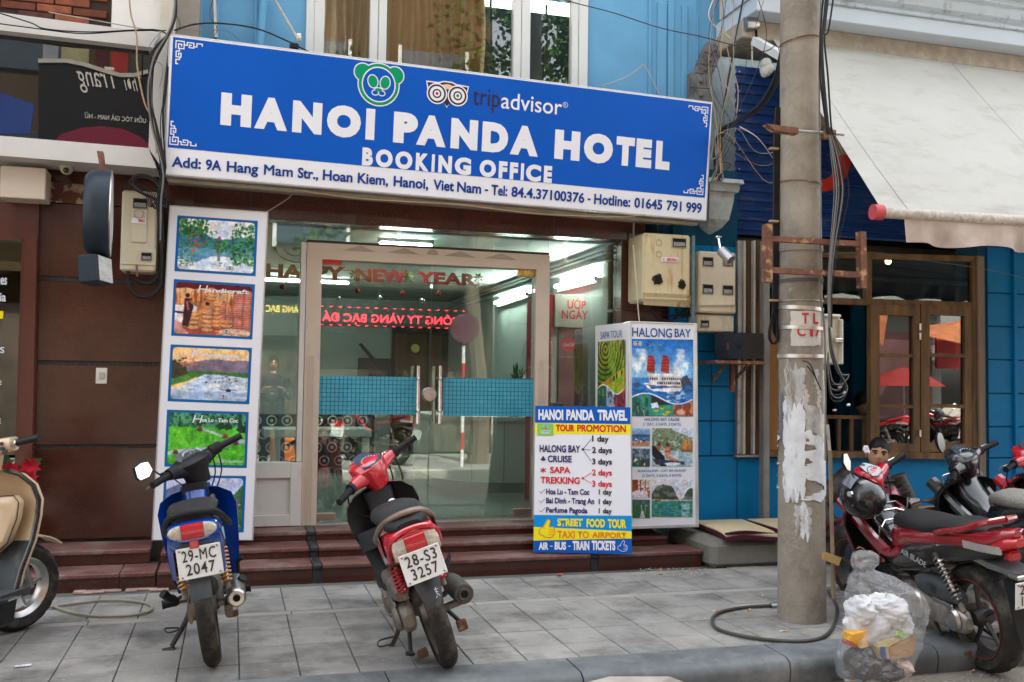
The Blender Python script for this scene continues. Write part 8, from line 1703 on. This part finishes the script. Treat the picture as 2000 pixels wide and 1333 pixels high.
def human(name_label,J,cat='person',faceM=None,skin=SKIN):
 """one continuous skinned body; J maps joint names to points"""
 t=thing('person',name_label,cat,tuple(J['pelvis']))
 order=['pelvis','waist','chest','neck','head0'];V=[J[k]for k in order];Rr=[.12,.11,.12,.055,.06];E=[(0,1),(1,2),(2,3),(3,4)];idx={k:i for i,k in enumerate(order)}
 def chain(root,names,rs):
  p=idx[root]
  for nme,r in zip(names,rs):V.append(J[nme]);Rr.append(r);E.append((p,len(V)-1));p=len(V)-1;idx[nme]=p
 for s in 'LR':
  chain('chest',['sh'+s,'el'+s,'wr'+s,'pa'+s],[.045,.04,.028,.034]);chain('pelvis',['hip'+s,'kn'+s,'an'+s,'to'+s],[.085,.06,.042,.035])
  w,p=J['wr'+s],J['pa'+s];d=(p-w).normalized();sd=J['side'+s].normalized();dn=d.cross(sd).normalized()
  if dn.z>0:dn=-dn
  for i in range(4):
   L_=(.034,.04,.037,.028)[i];b=p+sd*(.026-.0175*i)+d*.025;q=b+d*L_+dn*.006;q2=q+d*L_*.6+dn*.016;q3=q2+d*L_*.3+dn*.018
   base=idx['pa'+s]
   for k_,(pt,r)in enumerate(((b,.0105),(q,.0095),(q2,.0085),(q3,.0075))):V.append(pt);Rr.append(r);E.append((base,len(V)-1));base=len(V)-1
  base=idx['pa'+s]
  for pt,r in((p+sd*.035+d*.0,.011),(p+sd*.052+d*.028+dn*.008,.0095),(p+sd*.05+d*.05+dn*.014,.008)):V.append(pt);Rr.append(r);E.append((base,len(V)-1));base=len(V)-1
 me=bpy.data.meshes.new('body');me.from_pydata([tuple(v)for v in V],E,[]);me.materials.append(skin);o=link('body',me,t)
 md=o.modifiers.new('skin','SKIN');md.use_smooth_shade=True;sv=me.skin_vertices[0].data
 for i,r in enumerate(Rr):sv[i].radius=(r,r)
 sv[0].use_root=True;md2=o.modifiers.new('sub','SUBSURF');md2 .levels=md2 .render_levels=2
 return t
def head(t,c,yaw,tilt,s=1.0,skin=SKIN):
 M=Matrix.Translation(c)@Matrix.Rotation(yaw,4,'Z')@Matrix.Rotation(tilt,4,'Y')
 n,k=36,26;V=[];F=[]
 for i in range(k+1):
  a=math.pi*i/k-math.pi/2
  for j in range(n):
   b=2*math.pi*j/n;x,y,z=math.cos(a)*math.cos(b),math.cos(a)*math.sin(b),math.sin(a)
   X,Y_,Z_=.076*x,.092*y,.118*z
   if Z_<-.01:t_=min(1,(-.01-Z_)/.1);X*=1-.34*t_*t_;Y_=Y_*(1-.16*t_)-.012*t_
   fr=max(0,-y)
   Y_-=.020*fr**8*math.exp(-((Z_+.022)/.017)**2-(X/.013)**2)*1.2+.007*fr**4*math.exp(-((Z_+.055)/.011)**2-(X/.024)**2)+.006*fr**4*math.exp(-((Z_-.024)/.008)**2)*math.exp(-(abs(X)-.03)**2/.0005)
   Y_+=.012*fr**4*math.exp(-((Z_-.004)/.012)**2)*math.exp(-((abs(X)-.031)/.014)**2);Y_-=.006*fr**3*math.exp(-((Z_+.10)/.015)**2-(X/.022)**2)
   V.append(M@(Vector((X,Y_,Z_))*s))
 for i in range(k):
  for j in range(n):F.append((i*n+j,i*n+(j+1)%n,(i+1)*n+(j+1)%n,(i+1)*n+j))
 MB().add(V,F).build('head',skin,t,ang=180)
 for sx in(-1,1):
  m=MB();m.sphere((sx*.031,-.080,.004),(.015,.007,.006),12,8);m.xf(M).build('eye',mat('eye_white',(.62,.6,.56),.3),t);m=MB();m.sphere((sx*.031,-.0862,.004),(.0075,.0025,.0062),10,6);m.tube([(sx*.013,-.0875,.007),(sx*.031,-.0885,.0115),(sx*.049,-.079,.007)],.0028,6);m.xf(M).build('iris',mat('iris_dark',(.015,.01,.008),.2),t)
  m=MB();m.tube([(sx*.015,-.091,.022),(sx*.03,-.090,.028),(sx*.050,-.078,.022)],.0058,6);m.xf(M).build('eyebrow',HAIR,t)
  m=MB();m.sphere((sx*.078,.008,-.008),(.011,.02,.031),10,8);m.xf(M).build('ear',skin,t)
 m=MB();m.tube([(-.022,-.0945,-.055),(-.008,-.1005,-.053),(.008,-.1005,-.053),(.022,-.0945,-.055)],[.003,.0048,.0048,.003],8);m.xf(M).build('mouth',mat('lips',(.33,.13,.10),.5),t)
 V=[];F=[];n2,k2=48,14
 for i in range(k2+1):
  for j in range(n2):
   b=2*math.pi*j/n2;front=max(0,-math.sin(b));low=.10*(1-front)-.62*(1-front)*(1-front)+.42*front+.03*math.sin(j*2.3)+.03*math.sin(j*5.1);a=low+(math.pi/2-low)*i/k2
   x,y,z=math.cos(a)*math.cos(b),math.cos(a)*math.sin(b),math.sin(a);g=1.035+.012*math.sin(j*1.9+i)+.01*math.sin(j*4.3)
   V.append(M@(Vector((.078*x*g,.094*y*g+.004,.122*z*g))*s))
 for i in range(k2):
  for j in range(n2):F.append((i*n2+j,i*n2+(j+1)%n2,(i+1)*n2+(j+1)%n2,(i+1)*n2+j))
 MB().add(V,F).build('hair',HAIR,t,ang=60)
YP=6.35
pe=at(1690,1040,YP+.1);pe.z=.33
J=dict(pelvis=pe,waist=at(1698,1000,YP+.08),chest=at(1704,965,YP+.02),neck=at(1711,917,YP),head0=at(1711,898,YP-.01),
shR=at(1662,933,YP+.02),elR=at(1600,985,YP-.05),wrR=at(1640,1035,YP-.22),paR=at(1652,1046,YP-.27),sideR=Vector((.3,-.6,.3)),
shL=at(1745,934,YP),elL=at(1772,985,YP-.12),wrL=at(1736,996,YP-.32),paL=at(1727,999,YP-.36),sideL=Vector((0,-.8,.5)),
hipR=pe+Vector((-.09,-.02,-.02)),knR=at(1650,1060,5.95),anR=at(1652,1150,5.85),toR=at(1648,1163,5.68),hipL=pe+Vector((.1,-.02,-.02)),knL=at(1745,1062,5.95),anL=at(1735,1145,5.85),toL=at(1738,1160,5.7))
man=human('young man in a dark puffer jacket sitting behind the dark red motorbike',J)
head(man,at(1715,887,YP-.04),R(-31),R(5),1.02)
def quilt(nm,pts,rs,step=.045,amp=.09):
 P=smooth_path(pts,14);L_=0;rr_=[];n=len(P)
 for i,p in enumerate(P):
  if i:L_+=(p-P[i-1]).length
  f=i/(n-1)*(len(rs)-1);a=int(min(f,len(rs)-2));r=rs[a]+(rs[a+1]-rs[a])*(f-a);rr_.append(r*(1-amp+amp*1.6*abs(math.sin(math.pi*L_/step))))
 m=MB();m.tube(P,rr_,18);m.build(nm,PUFF,man,ang=70)
quilt('jacket_sleeve',[J['shR'],J['elR'],J['wrR']],[.10,.068,.05]);quilt('jacket_sleeve',[J['shL'],J['elL'],J['wrL']],[.10,.068,.05])
m=MB();rg_=[];zt0,zb0=J['neck'].z-.01,pe.z-.05;N_=60
for i in range(N_+1):
 v=i/N_;z=zt0+(zb0-zt0)*v;w=np.interp(v,[0,.06,.14,.3,.7,1],[.07,.13,.20,.215,.195,.20]);d=np.interp(v,[0,.06,.14,.3,.7,1],[.07,.09,.115,.135,.135,.14]);q=1-.05+.09*abs(math.sin(math.pi*(zt0-z)/.045));c=J['neck'].lerp(pe,v)
 rg_.append([Vector((c.x+w*q*math.cos(a),c.y+d*q*math.sin(a),z))for a in[2*math.pi*k/30 for k in range(30)]])
m.loft(rg_);m.build('jacket_body',PUFF,man,ang=70)
m=MB();c=J['neck'];m.loft([[Vector((c.x+r*math.cos(a),c.y-.005+r*math.sin(a),c.z+dz))for a in[2*math.pi*k/20 for k in range(20)]]for dz,r in((-.04,.085),(-.01,.078),(.012,.074),(.02,.079),(.04,.074))],cap=False);m.build('jacket_collar',PUFF,man)
for s in 'LR':
 m=MB();m.tube(smooth_path([J['hip'+s],J['kn'+s],J['an'+s]],6),[.10]*4+[.085]*3+[.075]*3+[.062]*4,14);m.build('trouser_leg',JEAN,man)
 a,b=J['an'+s],J['to'+s];m=MB();b=Vector((b.x,b.y,.035));a2=Vector((a.x,a.y+.06,.04));m.loft([ring(tuple(a2 .lerp(b+Vector((0,-.05,0)),u)),.04*q,.04*q2,2.6,12)for u,q,q2 in((0,.8,1),(.3,.95,1.1),(.7,1.1,.75),(1,.8,.5))]);m.build('shoe',mat('shoe_dark',(.03,.03,.032),.6,var=.2),man)
tbx=thing('low_cafe_table','low brown wooden cafe table in front of the seated man','table',tuple(at(1790,1010,5.95)))
zt_t=at(1790,1000,6.0).z;m=MB();m.box((4.45,5.75,zt_t-.03),(6.3,6.3,zt_t),.006);m.build('table_top',mat('table_wood',(.33,.20,.10),.5,var=.3,scale=4,streak=.2),tbx)
for x in(4.5,5.6,6.2):
 for y in(5.8,6.25):m=MB();m.box((x,y,0),(x+.045,y+.04,zt_t-.03),.004);m.build('leg',WOODD,tbx)
for k,(x,y,h,lab)in enumerate(((1776,988,26,'tall drinking glass at the front of the cafe table'),(1787,983,30,'tallest drinking glass on the cafe table with a straw'),(1764,995,14,'short drinking glass beside the seated man'))):
 c=at(x,y+h*.5,5.95);c.z=zt_t;sc_=h*.0034;t=thing('drinking_glass',lab,'glass',tuple(c),'glasses on the cafe table');m=MB();m.lathe([(0,.004),(.026,.004),(.034,sc_),(.031,sc_),(.024,.01),(0,.01)],16,Matrix.Translation(c));m.build('glass',mat('cup_glass',(.7,.7,.68),.08,var=.05,alpha=.45),t)
 m=MB();m.lathe([(0,.01),(.025,.01),(.028,sc_*.5),(0,sc_*.5)],14,Matrix.Translation(c));m.build('drink',mat('tea',(.45,.36,.25),.2),t)
m=MB();c=at(1915,993,5.95);c.z=zt_t+.001;m.box((c.x-.07,c.y-.03,c.z),(c.x+.07,c.y+.03,c.z+.05),.004);tag(m.build('wooden_block',mat('pale_wood',(.55,.40,.18),.6,var=.2)),'small pale wooden box on the cafe table behind the motorbike seats','box')
bx_,by_=-1.03,6.04;hy=R(-23)
LOCAL=True
bsx=thing('beige_scooter','beige scooter cut off by the left edge, front wheel towards the steps','scooter',(-1.50,4.60,0),None,(0,R(-6),hy))
BEI=mat('beige_gloss',(.62,.46,.29),.35,var=.05,coat=.6);
MSb=steer(-22,1.0,.9);wheel(bsx,1.22,.235,.10,M=MSb,spokes=5,rimm=DCHROME);wheel(bsx,0,.235,.10,spokes=5,rimm=DCHROME)
prof_=[(.27,.15,1.0),(.36,.17,1.02),(.50,.215,1.06),(.62,.235,1.085),(.70,.245,1.09),(.78,.225,1.08),(.84,.17,1.06),(.87,.10,1.04)]
def shell(off,g):return[[Vector((u*hw*g,y_+off-.06*abs(u)**2.5,z))for u in[-1+k/8 for k in range(17)]]+[Vector((u*hw*g,y_+off+.02-.06*abs(u)**2.5,z))for u in[1-k/8 for k in range(17)]]for z,hw,y_ in prof_]
m=MB();m.loft(shell(0,1)[2:]);m.build('leg_shield',BEI,bsx,ang=50)
m=MB();m.loft(shell(0.005,1.0)[:3]);m.build('lower_shield',GREYP,bsx,ang=50)
m=MB();m.loft([[v+Vector((0,.02,0))for v in r_]for r_ in shell(0.02,.98)]);m.build('front_cowl',BEI,bsx,ang=50)
m=MB();m.tube([Vector((hw*1.0,y_-.055,z))for z,hw,y_ in prof_],.012,8);m.build('shield_trim',BLKPT,bsx)
m=MB();m.tube([Vector((-hw*1.0,y_-.055,z))for z,hw,y_ in prof_],.012,8);m.build('shield_trim',BLKPT,bsx)
gb_=[(.0,.74),(.15,.735),(.175,.70),(.16,.62),(.10,.50),(.02,.44),(-.1,.44),(-.17,.6),(-.17,.73)]
m=MB();m.loft([[Vector((x*s_,1.02-dy,.6+(z-.6)*s_))for x,z in gb_]for dy,s_ in((0,1),(.045,.97),(.06,.85))]);m.build('glove_box',BEI,bsx,ang=40)
m=MB();m.tube([Vector((x*1.01,.974,.6+(z-.6)*1.01))for x,z in gb_+gb_[:1]],.003,5);m.build('glove_box_seam',DARKM,bsx)
m=MB();m.loft([ring((0,.96,z),hx,hy_,3,14,'z')for z,hx,hy_ in((.84,.07,.06),(.90,.09,.07),(.98,.11,.075),(1.03,.08,.06))]);
MSs=steer(0,1.0,.9);m.xf(MSs).build('handlebar_cover',BEI,bsx)
for sx in(-1,1):
 m=MB();m.loft([ring((sx*x,.955,z_),hy_,hz_,2.8,12,'x')for x,z_,hy_,hz_ in((.05,.985,.06,.045),(.12,.99,.05,.042),(.185,1.0,.042,.036))]);m.build('cover_arm',BEI,bsx)
 m=MB();m.tube([(sx*.185,.95,1.0),(sx*.215,.945,1.003)],.022,12);m.build('bar_collar',CHROME,bsx);m=MB();m.tube([(sx*.21,.945,1.003),(sx*.34,.93,1.02)],.018,12);m.build('grip',BLACKP,bsx)
for x,z in((.145,1.005),(.15,.98),(.165,.962)):m=MB();m.box((x-.013,.895,z-.009),(x+.013,.912,z+.009),.003);m.build('switch',DARKM,bsx)
m=MB();m.loft([[Vector((x,y,z))for x,z in((-.19,.23),(.19,.23),(.2,.27),(-.2,.27))]for y in(.45,1.0)]);m.build('floorboard',GREYP,bsx)
m=MB();m.loft([[Vector((x,y,z))for x,z in((.12,.10),(.16,.12),(.19,.24),(.1,.24))]for y in(.5,.9)]);m.build('under_cover',BLACKP,bsx)
m=MB();m.loft([[Vector((.19+u,y,z))for u,z in((0,.245),(.10,.255),(.105,.265),(0,.262))]for y in(.68,.73,.78)]);m.build('foot_peg',CHROME,bsx)
m=MB();m.loft([ring((0,y,z),hx,hz,2.8,16)for y,z,hx,hz in((-.35,.62,.08,.05),(-.2,.58,.17,.15),(.1,.5,.2,.2),(.4,.42,.15,.17),(.48,.38,.1,.1))]);m.build('tail_body',BEI,bsx)
m=MB();m.loft([ring((0,y,.76),hx,.04,2.5,16)for y,hx in((-.3,.07),(-.1,.13),(.2,.13),(.42,.08))]);m.build('seat',SEATM,bsx)
for sx in(-1,1):m=MB();m.tube([(sx*.06,1.25,.235),(sx*.05,1.12,.6)],.02,8);m.xf(MSb).build('fork_leg',DCHROME,bsx)
m=MB();m.loft([[Vector((x,1.25+.27*math.cos(a),.235+.27*math.sin(a)))for x in(-.065,.065)]+[Vector((x,1.25+.278*math.cos(a),.235+.278*math.sin(a)))for x in(.065,-.065)]for a in[R(50+k*9)for k in range(10)]]);m.xf(MSb).build('front_fender',BEI,bsx,ang=50)
LOCAL=False
po=thing('poinsettia_plant','red poinsettia plant in a pot behind the beige scooter','plant',tuple(at(30,1000,6.9)))
FR=mat('poinsettia_red',(.36,.008,.02),.6,var=.3,scale=20);FG=mat('poinsettia_green',(.03,.08,.03),.6,var=.3)
def leafm(m,c,d,L_,w,up):s_=d.cross(up).normalized()*w;m.add([c,c+d*L_*.45+s_,c+d*L_,c+d*L_*.45-s_],[(0,1,2),(0,2,3)])
for i,(x,y)in enumerate(((20,918),(45,930),(60,912),(8,935),(40,945),(55,935))):
 c=at(x,y,6.85-.02*i)
 for k in range(8):
  a=k*.79+i;d=Vector((math.cos(a),-.35,math.sin(a)*.8)).normalized();m=MB();leafm(m,c,d,.075,.018,Vector((0,-1,0)));m.build('bract',FR,po,smooth=False)
m=MB()
for k in range(60):a=rr.uniform(0,6.28);leafm(m,at(rr.uniform(0,62),rr.uniform(905,990),6.92),Vector((math.cos(a),-.3,math.sin(a))).normalized(),.08,.022,Vector((0,-1,0)))
tag(m.build('leaves',FG,po,smooth=False),kind='stuff')
c=at(30,1020,6.95);m=MB();m.lathe([(0,0),(.09,0),(.12,.22),(.11,.22),(.1,.2),(0,.2)],18,Matrix.Translation((c.x,c.y,.105)));m.build('pot',mat('terracotta',(.3,.12,.06),.8),po)
J2={};X0,Y0=.62,-.35
for k_,(x,y,z)in dict(pelvis=(0,0,.92),waist=(0,0,1.08),chest=(0,0,1.28),neck=(0,0,1.46),head0=(0,0,1.53),shR=(-.18,0,1.38),elR=(-.25,.05,1.12),wrR=(-.16,.25,1.2),paR=(-.12,.32,1.24),shL=(.18,0,1.38),elL=(.25,.05,1.12),wrL=(.16,.25,1.2),paL=(.12,.32,1.24),hipR=(-.1,0,.9),knR=(-.11,.02,.5),anR=(-.12,0,.09),toR=(-.13,.14,.04),hipL=(.1,0,.9),knL=(.12,.02,.5),anL=(.14,0,.09),toL=(.16,.14,.04)).items():J2[k_]=Vector((X0+x,Y0+y,z))
J2['sideR']=Vector((1,0,.2));J2['sideL']=Vector((-1,0,.2))
by=human('bystander in dark clothes standing across the street',J2);head(by,Vector((X0,Y0,1.62)),math.pi,0,1.0)
CL=mat('dark_coat',(.03,.03,.035),.9,var=.2)
for s_ in 'LR':
 m=MB();m.tube(smooth_path([J2['sh'+s_],J2['el'+s_],J2['wr'+s_]],6),[.075]*5+[.06]*4+[.045]*4,12);m.build('coat_sleeve',CL,by);m=MB();m.tube(smooth_path([J2['hip'+s_],J2['kn'+s_],J2['an'+s_]],6),[.10]*5+[.075]*4+[.065]*4,12);m.build('trouser_leg',JEAN,by)
 m=MB();m.loft([ring((J2['an'+s_].x,Y0+y,.045),.045,h,2.6,12)for y,h in((-.09,.03),(0,.05),(.1,.04),(.19,.02))]);m.build('shoe',BLACKP,by)
m=MB();m.loft([[Vector((X0+w*math.cos(a),Y0+d*math.sin(a),z))for a in[2*math.pi*k/24 for k in range(24)]]for z,w,d in((.82,.19,.13),(1.0,.18,.13),(1.25,.21,.14),(1.4,.18,.11),(1.47,.07,.07))]);m.build('coat_body',CL,by)
for k in range(14):
 x=rr.uniform(1380,1520);pts=[(x,-10),(x+rr.uniform(-25,20),60+rr.uniform(-20,20)),(x+rr.uniform(-40,20),150+rr.uniform(-30,30)),(1400+rr.uniform(-8,40),250+rr.uniform(-10,10)),(1396+rr.uniform(-6,14),340)]
 if k>8:pts=[(1610,262),(1600+rr.uniform(-60,-20),280),(1500+rr.uniform(-30,10),300+rr.uniform(-20,60)),(1440+rr.uniform(-20,20),250+rr.uniform(-5,60)),(1402,262)]
 cab(pts,6.4 if k<=8 else 5.8,rr.choice([.002,.003]),(BLACKC,GREYC,BLACKC,TANC)[k%4],wb_)
